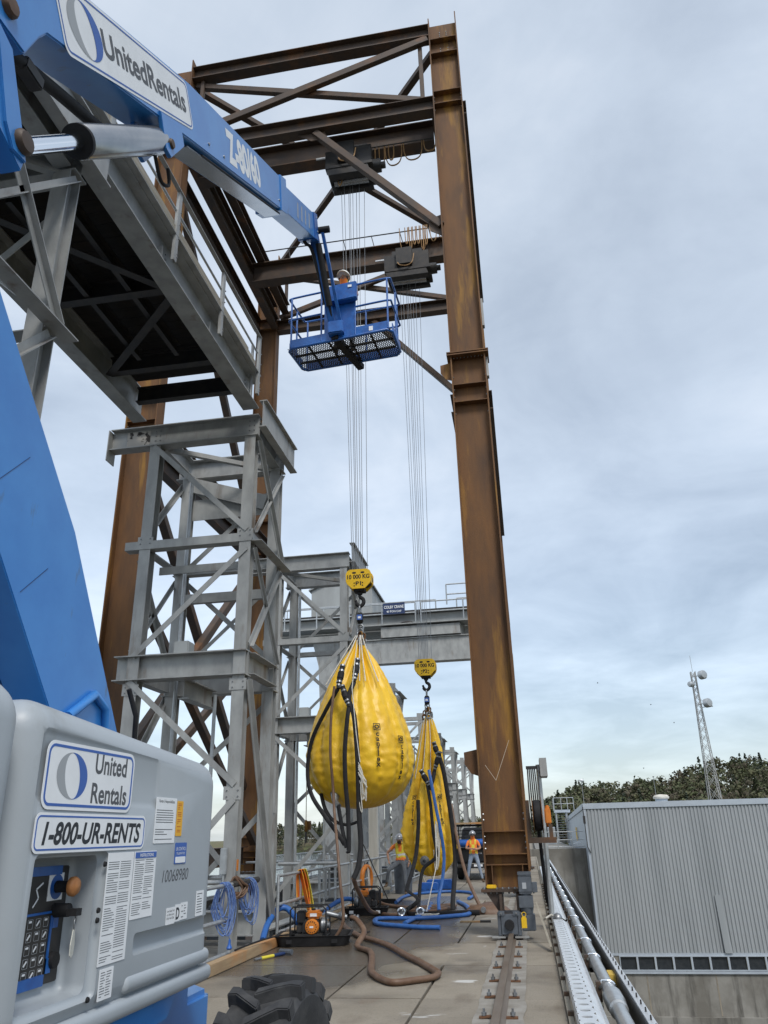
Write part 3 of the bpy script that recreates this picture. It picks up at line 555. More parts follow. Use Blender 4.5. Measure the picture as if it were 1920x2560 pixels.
# ================================================================== GREY GATE HOIST TOWERS
def make_tower(full, riv, base_y, label):
    """columns at x -7.02 and -4.95; front at base_y, back 1.68 behind"""
    o3 = Vector((-6, base_y + .84, -.04)); T = thing('hoist_tower', label, 'hoist tower', o3, 'grey gate hoist towers along the dam')
    xl, xr, y0, y1 = -7.02, -4.95, base_y, base_y + 1.68; zt = 9.36 if full else 7.06
    cols = {}
    for x in (xl, xr):
        for y in (y0, y1):
            c = MB().ibeam((x, y, -.03), (x, y, zt), .23, .23, (0, 1, 0), .014, .018).build('column', GALV, T); cols[(x, y)] = c
            MB().box(x - .22, x + .22, y - .2, y + .2, -.04, -.005).build('foot_plate', GALV, c)
    fb = []
    if full:
        b1 = MB().ibeam((-8.05, y0 - .02, 9.6), (-4.78, y0 - .02, 9.6), .26, .48).build('top_beam', GALV, T); fb.append(b1)
        MB().ibeam((-7.3, y1 + .02, 9.6), (-4.78, y1 + .02, 9.6), .26, .48).build('top_beam', GALV, T)
        for x in (xl, xr): MB().ibeam((x, y0 + .12, 9.62), (x, y1 - .12, 9.62), .22, .42).build('side_beam', GALV, T)
        MB().ibeam((xr + .3, y0 - .25, 9.78), (xr + .3, y1 + .35, 9.78), .16, .62).build('edge_beam', GALV, T)
        MB().box(-8.07, -8.05, y0 - .2, y0 + .12, 9.1, 9.8).build('hanger_plate', GALV, T)
        MB().bar((xl + .1, y0 + .14, 9.4), (xr, y1, 9.4), .1, .1).build('top_brace', GALV, T); riv and MB().bar((xl + .1, y1 - .1, 9.2), (xr - .2, y1 - .1, 8.6), .06, .34).build('spandrel', GALV, T)
        riv and MB().box(xl + .14, xr - .14, y1 - .02, y1 + .0, 8.35, 8.85).build('spandrel_plate', GALV, T)
    zs = [(7.06, .17)] if full else [(6.98, .17)]
    for z, h in zs:
        MB().angle((xl - .42, y0 - .13, z), (xr + .14, y0 - .13, z), .22, h, (0, 0, 1), .016, -1).build('mid_beam', GALV, T)
        MB().angle((xl - .2, y1 + .13, z), (xr + .14, y1 + .13, z), .2, h, (0, 0, 1), .016, 1).build('mid_beam', GALV, T)
        for x, s in ((xl, -1), (xr, 1)): MB().angle((x + s * .13, y0 - .1, z), (x + s * .13, y1 + .25, z), .2, h, (0, 0, 1), .016, -s if s < 0 else 1).build('mid_side_beam', GALV, T)
    riv and MB().bar((xl + .1, y0 + .4, 6.75), (xr - .1, y0 + .4, 6.75), .03, .16).build('stringer', GALV, T)
    riv and MB().bar((xl + .1, y1 - .2, 6.45), (xr - .1, y1 - .2, 6.45), .12, .2).build('stringer', GALV, T)
    b2 = MB().ibeam((xl - .36, y0 - .02, 4.70), (xr + .14, y0 - .02, 4.70), .34, .46).build('hoist_beam', GALV, T); fb.append(b2)
    MB().ibeam((xl - .2, y1 + .02, 4.70), (xr + .14, y1 + .02, 4.70), .3, .5).build('hoist_beam', GALV, T)
    for x, s in ((xl, -1), (xr, 1)): MB().channel((x + s * .02, y0 + .14, 4.72), (x + s * .02, y1 - .14, 4.72), .2, .40, (0, 0, 1), .016, s).build('hoist_side_beam', GALV, T)
    MB().ibeam((-6.1, y0 + .16, 4.32), (-6.1, y1 - .16, 4.32), .2, .36).build('sheave_beam', GALV, T)
    MB().tube([(-5.75, y0 + .84, -.03), (-5.75, y0 + .84, 4.3)], .035, 8).build('gate_stem', GALVP, T, 60)
    MB().tube([(-6.6, y0 + .9, -.03), (-6.6, y0 + .9, zt - .3)], .04, 8).build('gate_stem', GALVP, T, 60)
    if full: MB().box(-6.35, -6.05, y0 + .1, y0 + .4, 4.93, 5.22).build('gear_case', CABIN, T, bevel=.02)
    for y in (y0, y1):
        n = 'cross_tie'; MB().tube([(xl + .12, y + .3, 1.06), (xr - .12, y + .3, 1.06)], .045, 10).build(n, GALVP, T, 60)
        if y == y1: MB().tube([(xl - 1.5, y + .6, 1.06), (xr - .12, y + .6, 1.06)], .035, 10).build(n, GALVP, T, 60)
    MB().ibeam((xl + .1, y1, .32), (xr - .1, y1, .32), .26, .4).build('sill_beam', GALV, T)
    def br(p0, p1, up=(0, 1, 0), w=.105):
        return MB().angle(p0, p1, w, w * .8, up, .014, 1).build('brace', GALV, T)
    f, k = y0 - .14, y1 + .16; rr, ll = xr + .15, xl - .15
    if full:
        br((xl - .05, f, 9.3), (xr, f, 7.25)); br((xr, k, 9.2), (xl, k, 7.3)); br((rr, y0, 9.3), (rr, y1 + .1, 7.2), (1, 0, 0)); br((ll, y1, 9.2), (ll, y0, 7.2), (1, 0, 0))
    br((xr, f, 6.95), (xl - .05, f, 4.95)); br((xl, k, 6.9), (xr, k, 5.0)); br((rr, y1, 6.95), (rr, y0, 5.0), (1, 0, 0)); br((ll, y0, 6.9), (ll, y1, 5.0), (1, 0, 0))
    br((xl - .08, f, 4.42), (xr, f, 2.55)); br((xr, k, 4.4), (xl, k, 2.6)); br((rr, y0, 4.4), (rr, y1 + .15, .35), (1, 0, 0)); br((ll, y1, 4.4), (ll, y0, 2.4), (1, 0, 0))
    br((xr, f, 2.4), (xl, f, .2)); br((xl, k, 2.5), (xr, k, .3)); br((xr, k + .02, 2.4), (xl, k + .02, .3))
    if full:
        br((rr, y1, 9.25), (rr, y0, 7.25), (1, 0, 0), .08); br((xl, k + .03, 9.2), (xr, k + .03, 7.3), (0, 1, 0), .08); br((rr, y0, 6.95), (rr, y1, 5.0), (1, 0, 0), .08)
    br((xr, k + .03, 6.9), (xl, k + .03, 5.0), (0, 1, 0), .08); br((ll, y1, 6.9), (ll, y0, 5.0), (1, 0, 0), .08)
    for x in (xl, xr):
        for z in (7.2, 4.3, 2.45): MB().prism([(x - .16, y0 - .128, z - .10), (x + .16, y0 - .128, z - .10), (x + .16, y0 - .128, z + .10), (x - .16, y0 - .128, z + .12)], (0, .009, 0)).build('gusset', GALV, T)
    if riv:
        for x in (xl, xr):
            for z in (7.22, 4.3, 2.45): bolt_parts(T, [(x + u, y0 - .13, z + w_) for u in (-.1, .1) for w_ in (-.05, .05)], (0, -1, 0), .016, .014, SHACK)
        for bm, zz in ((b1, (9.42, 9.53, 9.64, 9.75)), (b2, (4.55, 4.64, 4.73, 4.82))):
            for x in (xl - .05, xl + .05, xr - .05, xr + .05): bolt_parts(bm, [(x, y0 - .028, z) for z in zz], (0, -1, 0), .016, .014, SHACK)
        MB().box(-7.72, -7.2, y0 - .0355, y0 - .029, 9.42, 9.78).build('peeling_paint', mat('peeled_patch', (.45, .42, .38), (.035, .03, .028), .8, 0, 5, (1, 1, 1), (.56, .6)), b1)
        MB().box(xr + .126, xr + .132, y0 - .1, y0 - .02, 1.25, 1.42).build('warning_tag', ORANGE, cols[(xr, y0)])
        MB().tube([(xr - .07, y0 - .16, .5), (xr - .07, y0 - .16, 1.2)], .02, 8).build('conduit', GALVP, cols[(xr, y0)], 60)
        MB().box(xr - .13, xr - .02, y0 - .2, y0 - .135, 1.2, 1.6).build('limit_switch', GALVP, cols[(xr, y0)], bevel=.01)
    return T
y00 = 13.42
t1 = make_tower(True, True, y00, 'tall grey hoist tower under the end of the overhead hoist deck, before the brown legs')
t2 = make_tower(True, False, y00 + 8.65, 'tall grey hoist tower behind the round full water bag, top beam against the sky')
t0 = copy_tree(t2); t0.location.y -= 17.3; t0['label'] = 'nearest grey hoist tower, its braces up at the left behind the blue boom and riser'
t3 = make_tower(False, False, y00 + 17.3, 'short grey hoist tower just behind the upper end of the round full water bag')
lab = ['short grey hoist tower right behind the neck of the limp water bag', 'short grey hoist tower second behind the limp bag, beside its black hoses', 'short grey hoist tower third in the row seen right of the limp bag',
       'short grey hoist tower last but one at the far end of the row', 'farthest and smallest grey hoist tower, next to the brown right leg']
for i in range(5):
    c = copy_tree(t3); c.location.y += 8.65 * (i + 1); c['label'] = lab[i]
# ------------------------------------------------------------------ overhead hoist deck
DK = thing('hoist_deck', 'overhead hoist deck of grey girders with dark plank underside, up at the left', 'deck bridge', (-6.1, 13.1, 9.84), None)
ya, yb = -4.0, 13.15
gr = MB().ibeam((-4.9, ya, 10.19), (-4.9, yb, 10.19), .34, .62, tf=.024).build('girder', GALV, DK)
gl = MB().ibeam((-7.35, ya, 10.19), (-7.35, yb, 10.19), .30, .62, tf=.024).build('girder', GALV, DK)
for yy in (5.0, 8.9, 12.75): bolt_parts(gr, [(-4.892, yy + q, z) for z in (10.0, 10.1, 10.2, 10.3) for q in (-.06, .06)], (1, 0, 0), .016, .014, SHACK)
for yy in (-3, -.6, 1.8, 4.4, 6.9, 9.5, 11.6, 12.7):
    MB().ibeam((-7.2, yy, 10.22), (-5.04, yy, 10.22), .16, .34).build('cross_beam', DARKS, DK)  # brown beams coloured black to carry the shade under the deck
for k, (p, q) in enumerate((((-7.2, 11.55), (-5.05, 9.6)), ((-5.05, 9.4), (-7.2, 7.0)), ((-7.2, 6.8), (-5.05, 4.5)), ((-5.05, 4.3), (-7.2, 1.9)))):
    MB().bar((p[0], p[1], 10.0), (q[0], q[1], 10.0), .14, .016).build('plan_brace', DARKS, DK)  # grey braces coloured black, underside shade put into the colour
for x in (-6.5, -5.75): MB().channel((x, 7.3, 10.2), (x, 11.3, 10.2), .09, .24, side=1).build('hanger_channel', DARKS, DK)
MB().bar((-7.62, 2, 10.36), (-7.62, 9.9, 10.36), .2, .03).build('outer_ledge', GALV, DK)
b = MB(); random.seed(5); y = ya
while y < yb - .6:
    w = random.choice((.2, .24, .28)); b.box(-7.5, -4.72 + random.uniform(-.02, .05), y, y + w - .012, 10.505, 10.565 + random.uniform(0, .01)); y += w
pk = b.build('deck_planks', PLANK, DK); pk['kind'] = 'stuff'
MB().bar((-4.72, ya, 10.62), (-4.72, 12.6, 10.62), .12, .10).build('edge_timber', OLDW, DK)
MB().bar((-4.78, 5.2, 10.73), (-4.78, 12.3, 10.73), .16, .12).build('edge_timber', OLDW, DK); MB().bar((-4.83, 9.0, 10.84), (-4.83, 11.3, 10.84), .10, .09).build('edge_timber', OLDW, DK)
MB().angle((-4.73, ya, 10.50), (-4.73, 12.9, 10.50), .10, .10, side=1).build('edge_angle', GALV, DK)
for yy in (2.9, 4.8, 6.75, 8.8, 10.75, 12.8):
    p = MB().channel((-4.64, yy, 10.0), (-4.64, yy, 11.38), .05, .10, (0, 1, 0), .012, 1).build('rail_post', GALV, DK)
    MB().angle((-4.9, yy - .09, 9.98), (-4.9, yy - .09, 10.24), .12, .10, (1, 0, 0), .012, -1).build('clip_angle', GALV, p)
    bolt_parts(p, [(-4.612, yy, z) for z in (10.06, 10.12, 10.42, 10.7, 10.95)], (1, 0, 0), .014, .014, SHACK)
MB().angle((-4.68, ya, 11.36), (-4.68, 12.82, 11.36), .07, .07).build('hand_rail', GALV, DK)
for z in (10.98,): MB().tube([(-4.68, ya, z), (-4.68, 12.82, z)], .022, 8).build('hand_rail', GALVP, DK, 60)
MB().tube([(-5.3, 9.1, 10.78), (-5.0, 10.2, 10.78), (-4.95, 10.35, 10.78)], .15, 16).build('round_post_stub', OLDW, DK, 50)
for p in ((-4.8, 12.8), (-5.0, 13.1)): MB().tube([(p[0], p[1], 9.9), (p[0], p[1], 11.2)], .03, 8).build('end_post', GALV, DK, 60)
# ------------------------------------------------------------------ old travelling crane farther along
CC = thing('old_gantry_crane', 'old grey gantry crane with cabin and blue sign, crossing behind the water bags', 'crane', (-6, 41, 0))
MB().box(-8.6, -.2, 39.8, 40.2, 10.05, 11.25).build('main_girder', GALV, CC)
MB().box(-8.6, -.2, 39.7, 40.3, 10.0, 10.046).build('girder_flange', GALV, CC); MB().box(-8.6, -.2, 39.7, 40.3, 11.254, 11.3).build('girder_flange', GALV, CC)
MB().box(-14, -.1, 40.6, 42.4, 11.75, 12.78).build('upper_girder', CABIN, CC); MB().box(-14.2, -.1, 40.3, 44.5, 12.784, 12.95).build('track_slab', DARKS, CC)
MB().prism([(-6.9, 39.6, 11.35), (-6.9, 39.6, 11.9), (-6.7, 40.6, 11.95), (-6.7, 40.6, 11.35)], (4.2, 0, 0)).build('walkway_pan', GALV, CC)
MB().box(-14, -.2, 39.45, 40.55, 11.98, 12.03).build('walkway', GALV, CC)
for x0, x1, z0 in ((-14, -5.0, 12.04), (-3.3, -.2, 12.9), (-4.7, -.2, 12.04)):
    n = max(2, int((x1 - x0) / 1.7))
    for i in range(n + 1):
        x = x0 + (x1 - x0) * i / n; MB().tube([(x, 39.5, z0), (x, 39.5, z0 + 1.1)], .036, 6).build('rail_post', GALVP, CC, 60)
    for z in (.55, 1.1): MB().tube([(x0, 39.5, z0 + z), (x1, 39.5, z0 + z)], .036, 6).build('hand_rail', GALVP, CC, 60)
for x0, x1 in ((-13, -4.2), (-3.0, -.2)):
    n = int((x1 - x0) / 1.9)
    for i in range(n + 1):
        x = x0 + (x1 - x0) * i / n; MB().tube([(x, 42.6, 12.95), (x, 42.6, 14.1)], .036, 6).build('rail_post', GALVP, CC, 60)
    for z in (13.5, 14.1): MB().tube([(x0, 42.6, z), (x1, 42.6, z)], .036, 6).build('hand_rail', GALVP, CC, 60)
cb = MB().prism([(-11.7, 43.2, 13.0), (-8.0, 43.2, 13.0), (-8.0, 43.2, 15.35), (-9.6, 43.2, 16.15), (-11.7, 43.2, 15.35)], (0, 9, 0)).build('cabin', CABIN, CC)
MB().prism([(-11.85, 43.05, 15.32), (-9.6, 43.05, 16.18), (-7.85, 43.05, 15.34), (-7.85, 43.05, 15.42), (-9.6, 43.05, 16.26), (-11.85, 43.05, 15.4)], (0, 9.3, 0)).build('cabin_roof', CABIN, cb)
MB().box(-9.9, -9.0, 43.16, 43.197, 13.1, 15.2).build('cabin_door', GALV, cb)
MB().box(-12.1, -10.2, 42.7, 43.19, 12.96, 13.5).build('control_cabinet', OLDW, CC)
MB().prism([(-10.9, 40.4, 11.74), (-9.1, 40.4, 11.74), (-9.5, 40.4, 10.4), (-9.45, 40.4, .3), (-10.1, 40.4, .3), (-10.5, 40.4, 10.2)], (0, 1.2, 0)).build('leg', GALV, CC)
MB().prism([(-10.6, 47.4, 11.74), (-9.1, 47.4, 11.74), (-9.4, 47.4, .3), (-10.1, 47.4, .3)], (0, 1.0, 0)).build('leg', GALV, CC)
for y in (40.4, 47.4): MB().prism([(-1.0, y, 11.74), (-.1, y, 11.74), (-.2, y, .3), (-.8, y, .3)], (0, 1.0, 0)).build('leg', GALV, CC)
MB().box(-10.4, -9.4, 40.6, 48, .14, .3).build('end_carriage', DARKS, CC); MB().box(-.8, -.2, 40.6, 48, .12, .3).build('end_carriage', DARKS, CC)
MB().ball((-5.6, 40.5, 12.25), .3, 14, 8, (1.3, .5, .5)).build('cable_coil', DARKS, CC, 180)
sg = MB().box(-6.72, -5.55, 39.40, 39.44, 12.55, 13.15).build('name_board', DKBLUE, CC)
text('lettering', 'COLBY CRANE', (-6.13, 39.4, 12.86), (1, 0, 0), (0, 0, 1), .22, WHITE, sg, width=1.06, bold=.02, align='CENTER', off=.012)
text('lettering', '40 TON CAP', (-6.13, 39.4, 12.64), (1, 0, 0), (0, 0, 1), .15, WHITE, sg, width=.80, bold=.02, align='CENTER', off=.012)
# ================================================================== HOOK BLOCKS, RIGGING, WATER BAGS
def hook_block(P, code, label):
    T = thing('hook_block', label, 'hook block', P - Vector((0, 0, .55)), 'yellow hook blocks on the hoist ropes')
    w, h = .58, .46
    poly = [(-.30, .05), (-.30, .22), (-.27, .29), (-.20, .33), (.20, .33), (.27, .29), (.30, .22), (.30, .05), (.27, -.02), (.15, -.14), (-.15, -.14), (-.27, -.02)]
    for s in (-1, 1):
        b = MB(); b.prism([(P.x + x, P.y + s * .15 - .012, P.z + z) for x, z in poly], (0, .024, 0)); pl = b.build('cheek_plate', YELP, T, bevel=.004)
        if s < 0: fp = pl
    b = MB(); b.box(P.x - .285, P.x - .245, P.y - .137, P.y + .137, P.z + .02, P.z + .2); b.build('side_plate', YELP, T); b = MB(); b.box(P.x + .245, P.x + .285, P.y - .137, P.y + .137, P.z + .02, P.z + .2); b.build('side_plate', YELP, T)
    for x in (-.13, .13): MB().lathe((P.x + x, P.y - .13, P.z + .12), [(.03, 0), (.17, 0), (.17, .04), (.14, .06), (.14, .2), (.17, .22), (.17, .26), (.03, .26)], 20, (0, 1, 0)).build('sheave', DARKS, T, 40)
    for x in (-.1, .1):
        b = MB(); plate(b, (P.x + x, P.y - .1625, P.z + .245), (1, 0, 0), (0, 0, 1), rrect(.09, .045, .02), .001); b.build('rope_slot', BLACK, fp)
    for x in (-.13, .13):
        for z in (-.005, -.07): MB().cyl((P.x + x * .75, P.y - .163, P.z + z), (P.x + x * .75, P.y - .168, P.z + z), .016, .016, 8).build('bolt', BLACK, fp)
    text('lettering', '10 000 KG', (P.x, P.y - .162, P.z + .10), (1, 0, 0), (0, 0, 1), .14, BLACK, fp, width=.53, bold=.03, align='CENTER')
    text('lettering', code, (P.x, P.y - .162, P.z - .06), (1, 0, 0), (0, 0, 1), .13, BLACK, fp, width=.13, bold=.03, align='CENTER')
    b = MB(); b.box(P.x - .13, P.x + .13, P.y - .12, P.y + .12, P.z - .19, P.z - .1); b.cyl((P.x, P.y, P.z - .25), (P.x, P.y, P.z - .19), .06, .07, 12); b.build('swivel', BLACK, T, bevel=.01)
    pts = [(0, -.24), (.0, -.30), (.075, -.36), (.085, -.45), (.02, -.52), (-.06, -.49), (-.085, -.42), (-.1, -.38)]
    MB().tube(spline([(P.x + x, P.y, P.z + z) for x, z in pts], 4), [.035] * 5 + [.045] * 18 + [.03] * 6, 10).build('hook', BLACK, T, 70)
hook_block(P1, 'P1', 'nearer yellow hook block lettered 10 000 KG P1 above the round full bag')
hook_block(P2, 'P2', 'farther yellow hook block lettered 10 000 KG P2 above the limp half-empty bag')
def shackle(b, c, r, ax, k=.022):
    c = Vector(c); ax = Vector(ax); up = Vector((0, 0, 1)); p = [c + ax * r * .75 - up * r * 1.5]
    p += [c + ax * r * math.cos(R(a)) + up * r * math.sin(R(a)) for a in range(-20, 201, 20)] + [c - ax * r * .75 - up * r * 1.5]
    b.tube(spline(p, 2), k, 8); b.cyl(c + ax * r * 1.15 - up * r * 1.5, c - ax * r * 1.15 - up * r * 1.5, k * 1.2, k * 1.2, 8)
def rigging(P, zend, label, n, spread):
    T = thing('rigging_chain', label, 'rigging', Vector((P.x, P.y, zend)), 'shackle strings between hooks and bags')
    z = P.z - .56
    b = MB(); shackle(b, (P.x, P.y, z - .02), .06, (0, 1, 0)); b.build('shackle', SHACK, T, 60)
    b = MB(); b.lathe((P.x, P.y, z - .48), [(0, .11), (.05, .12), (.075, .16), (.075, .32), (.05, .36), (0, .37)], 14); lc = b.build('load_cell', BLACK, T, 50)
    MB().box(P.x - .06, P.x + .06, P.y - .085, P.y - .066, z - .30, z - .18).build('load_cell_display', INKB, lc)
    MB().box(P.x - .035, P.x + .035, P.y - .089, P.y - .086, z - .27, z - .22).build('screen', WHITE, lc)
    z -= .47; random.seed(4); ztop = z
    for ax in ((1, 0, 0), (0, 1, 0), (1, 0, 0)):
        if z < zend + .25: break
        b = MB(); shackle(b, (P.x + .01 * random.uniform(-1, 1), P.y, z), .075, ax, .024); b.build('shackle', SHACK, T, 60); z -= .15
    for i in range(n):
        a = 2 * math.pi * i / n; zz = z + random.uniform(-.05, .1); k = 0
        while zz > zend + .02:
            f = (z - zz) / max(.1, z - zend); x = P.x + math.cos(a) * (.04 + spread * f); y = P.y + math.sin(a) * (.04 + spread * f)
            b = MB(); shackle(b, (x, y, zz), random.uniform(.05, .065), (math.cos(a + k * 1.57 + .5), math.sin(a + k * 1.57 + .5), 0), .019); b.build('shackle', SHACK if (i + k) % 4 else RUST, T, 60)
            zz -= .145; k += 1
rigging(P1, 5.72, 'string of shackles and load cell from hook P1 down to the round bag', 5, .10)
rigging(P2, 4.72, 'string of shackles and load cell from hook P2 down to the limp bag', 5, .10)
def bag_mesh(prof, cxy, folds, amp, zr, seed, ell=1.0, wr=.017):
    zs = [p[0] for p in prof]; pts = spline([(p[1], p[2] if len(p) > 2 else 0, p[0]) for p in prof], 9); n = 168; v = []
    for p in pts:
        z = p.z; r0 = max(p.x, .004)
        for j in range(n):
            a = 2 * math.pi * j / n; t = max(0, min(1, (z - zr[0]) / (zr[1] - zr[0])))
            am = amp(z) ; c = abs(math.cos(folds * a / 2 + .4 * math.sin(z * 1.3 + seed)))
            r = r0 * (1 + am * (c - .64))
            q = Vector((math.cos(a) * 2.2, math.sin(a) * 2.2, z * 1.1 + seed))
            r += r0 * (.02 * noise.noise(q * .9) + wr * 1.5 * noise.noise(Vector((math.cos(a) * 7, math.sin(a) * 7, z * 9 + seed))) * (1 if z < zr[1] - .5 else .3))
            # pucker along the gore seams
            sm = max(0, 1 - abs(math.cos(folds * a / 2)) * 7); r -= r0 * sm * (.020 + .024 * math.sin(z * 38 + 3 * noise.noise((a * 9, z * 2, seed)) * 3))
            v.append((cxy[0] + p.y + r * math.cos(a), cxy[1] + r * math.sin(a) * ell, z))
    k = len(pts); f = [(i * n + j, (i + 1) * n + j, (i + 1) * n + (j + 1) % n, i * n + (j + 1) % n) for i in range(k - 1) for j in range(n)]
    f += [tuple(range(n)), tuple(range((k - 1) * n + n - 1, (k - 1) * n - 1, -1))]
    b = MB(); b.add(v, f); return b
prof1 = [(5.86, .05), (5.62, .16), (5.25, .40), (4.9, .60), (4.5, .80), (4.1, .96), (3.7, 1.08), (3.3, 1.14), (3.0, 1.12), (2.7, 1.0), (2.45, .76), (2.31, .45), (2.26, .2), (2.25, .03)]
B1c = (-3.46, 16.9)
B1 = thing('water_bag', 'round full yellow water bag hanging from hook block P1', 'water bag', (B1c[0], B1c[1], 2.25), 'yellow water weight bags')
skin1 = bag_mesh(prof1, B1c, 16, lambda z: .05 + .55 * max(0, min(1, (z - 4.5) / 1.2)) ** 1.4, (2.2, 5.8), 2.0).build('bag_skin', YEL, B1, 180)
prof2 = [(4.78, .05), (4.5, .15, .0), (3.9, .27, -.01), (3.2, .38, -.05), (2.6, .50, -.1), (2.0, .61, -.12), (1.5, .63, -.10), (1.1, .50, -.08), (.85, .33, -.07), (.74, .15, -.06), (.72, .03, -.06)]
B2c = (-2.52, 21.8)
B2 = thing('water_bag', 'limp half-filled yellow water bag hanging from hook block P2', 'water bag', (B2c[0], B2c[1], .72), 'yellow water weight bags')
skin2 = bag_mesh(prof2, B2c, 7, lambda z: .46 + .25 * max(0, min(1, (z - 2.6) / 1.6)), (.7, 4.7), 6.0, .8, .06).build('bag_skin', YEL, B2, 180)
def on_bag(prof, c, ang, z, ex=0.0, ell=1.0):
    zs = sorted(prof); 
    for i in range(len(zs) - 1):
        if zs[i][0] <= z <= zs[i + 1][0]:
            t = (z - zs[i][0]) / (zs[i + 1][0] - zs[i][0]); r = zs[i][1] + (zs[i + 1][1] - zs[i][1]) * t
            dx = (zs[i][2] if len(zs[i]) > 2 else 0)
            return Vector((c[0] + dx + (r + ex) * math.cos(ang), c[1] + (r + ex) * math.sin(ang) * ell, z))
    return Vector((c[0], c[1], z))
def bag_logo(prof, c, ang, ztop, s, parent, ell=1.0, ex=.03):
    def fr(z):
        o = on_bag(prof, c, ang, z, ex, ell); rt = Vector((-math.sin(ang), math.cos(ang), 0)); up = (on_bag(prof, c, ang, z + .08, ex, ell) - on_bag(prof, c, ang, z - .08, ex, ell)).normalized(); return o, rt, up
    o, rt, up = fr(ztop); b = MB(); ringplate(b, o, rt, up, rrect(1.5 * s, 1.5 * s, .1 * s), rrect(1.2 * s, 1.2 * s, .08 * s), .002); b.build('logo_frame', BLACK, parent)
    b = MB(); ringplate(b, o, rt, up, rrect(1.0 * s, .9 * s, .4 * s, 6), rrect(.5 * s, .42 * s, .19 * s, 6), .002); b.build('logo_ring', BLACK, parent)
    z = ztop - 1.6 * s
    for ch in 'canflex':
        o, rt, up = fr(z); text('lettering', ch, o - up * .3 * s, rt, up, 1.5 * s, BLACK, parent, bold=.03, align='CENTER'); z -= .98 * s
bag_logo(prof1, B1c, R(-60), 3.78, .10, skin1, ex=.05); bag_logo(prof1, B1c, R(-31), 3.55, .10, skin1, ex=.045)
bag_logo(prof2, B2c, R(-118), 2.62, .085, skin2, .8, .15); bag_logo(prof2, B2c, R(-55), 2.62, .085, skin2, .8, .13)
for i, (dx, dz) in enumerate(((-.62, -1.1), (-.34, -1.2), (.18, -.9), (.30, -1.1), (.55, -1.35))):     # white lashing lines over the neck
    p0 = Vector((P1.x + dx * .12, 16.75, 5.9)); p1 = at(897 + dx * 105, 1600, y=16.3); p1 = Vector((-3.46 + dx, 16.9 - math.sqrt(max(.05, .72 - dx * dx)), 4.75))
    MB().tube([p0, (p0 + p1) / 2 + Vector((0, -.03, -.02)), p1], .012, 5).build('lashing_line', WROPE, B1, 60)
for i in range(4):
    a = R(-130 + 28 * i); MB().tube([on_bag(prof2, B2c, a, z, .05, .8) for z in (4.7, 4.2, 3.6, 3.1)], .011, 5).build('lashing_line', WROPE, B2, 60)
def coupling(a, b_, parent, r=.058):
    a = Vector(a); b_ = Vector(b_); d = b_ - a
    MB().tube([a + d * t for t in (0, .12, .121, .34, .341, .58, .581, .66, .661, .8, .801, 1)], [r * .8, r * .8, r, r, r * 1.25, r * 1.25, r * 1.05, r * 1.05, r * .85, r * .85, r * .7, r * .7], 14).build('coupling', BLACK, parent, 40)
    for t in (.04, .26, .72, .86): MB().cyl(a + d * (t - .035), a + d * (t + .035), r * 1.08 if t < .8 else r * .9, None, 14).build('hose_band', SHACK, parent, 40)
def hose(pts, r, label, cat, mt, flat=1.0, group=None, k=6, n=10, cps=(), up0=None, name='hose'):
    T = thing(name, label, cat, min((Vector(p) for p in pts), key=lambda q: q.z), group)
    MB().tube(spline(pts, k), r, n, flat=flat, up0=up0).build('hose_body', mt, T, 60)
    for a, c in cps: coupling(a, c, T)
    return T
q = lambda px, py, y: at(px, py, y=y)
g1 = 'black lay-flat hoses on the round full bag'; g2 = 'black lay-flat hoses on the limp bag'
hose([q(845, 1722, 15.75), q(815, 1775, 15.9), q(780, 1850, 16.1), q(769, 1925, 16.15), q(778, 1985, 16.0), q(812, 2040, 15.8), q(845, 2085, 15.7), q(862, 2112, 15.7)], .043, 'black hose down the left outer edge of the round full bag', 'hose', BLACK, .5, g1, cps=[(q(857, 1663, 15.95), q(845, 1722, 15.75))], up0=(0, 1, 0))
hose([q(873, 1765, 15.55), q(868, 1800, 15.5), q(862, 1880, 15.5), q(864, 1960, 15.55), q(870, 2030, 15.6), q(872, 2120, 15.6), q(868, 2126, 15.6)], .045, 'black hose down the middle of the round full bag ending square below it', 'hose', BLACK, .45, g1, cps=[(q(855, 1715, 15.75), q(874, 1768, 15.55))], up0=(0, 1, 0))
hose([q(885, 1705, 15.75), q(872, 1745, 15.6), q(885, 1790, 15.52), q(893, 1880, 15.5), q(896, 1960, 15.55), q(898, 2040, 15.6), q(902, 2110, 15.6), q(896, 2165, 15.55), q(884, 2196, 15.5)], .05, 'black hose right of the middle of the round bag, hanging lowest to a point', 'hose', BLACK, .45, g1, cps=[(q(894, 1648, 15.95), q(885, 1705, 15.75))], up0=(0, 1, 0))
hose([q(803, 1985, 16.4), q(812, 2020, 16.2), q(832, 2050, 16.0), q(866, 2062, 15.9), q(893, 2055, 15.8)], .042, 'black hose loop swinging across under the round full bag', 'hose', BLACK, .6, g1)
hose([q(845, 2010, 15.95), q(850, 2040, 15.9), q(858, 2085, 15.75), q(866, 2118, 15.65)], .04, 'short black hose from the brass outlet under the round bag', 'hose', BLACK, .6, g1)
MB().tube([q(838, 1988, 16.15), q(838, 2004, 16.05), q(847, 2016, 15.95)], [.09, .06, .055], 12).build('bottom_outlet', SHACK, B1, 40)
MB().lathe(q(838, 1984, 16.2), [(.1, 0), (.1, .02), (.05, .03)], 14, (.2, -1, -.3)).build('outlet_flange', SHACK, B1, 40)
hose([q(836, 1716, 15.7), q(828, 1790, 15.62), q(826, 1880, 15.6), q(832, 1960, 15.7), q(836, 2030, 15.6), q(842, 2100, 15.2), q(850, 2200, 14.9), q(858, 2300, 14.85), (-3.55, 14.85, .06)], .028, 'brown hose hanging straight from the round bag to the wet deck', 'hose', BRHOSE, 1.0, None)
random.seed(8)
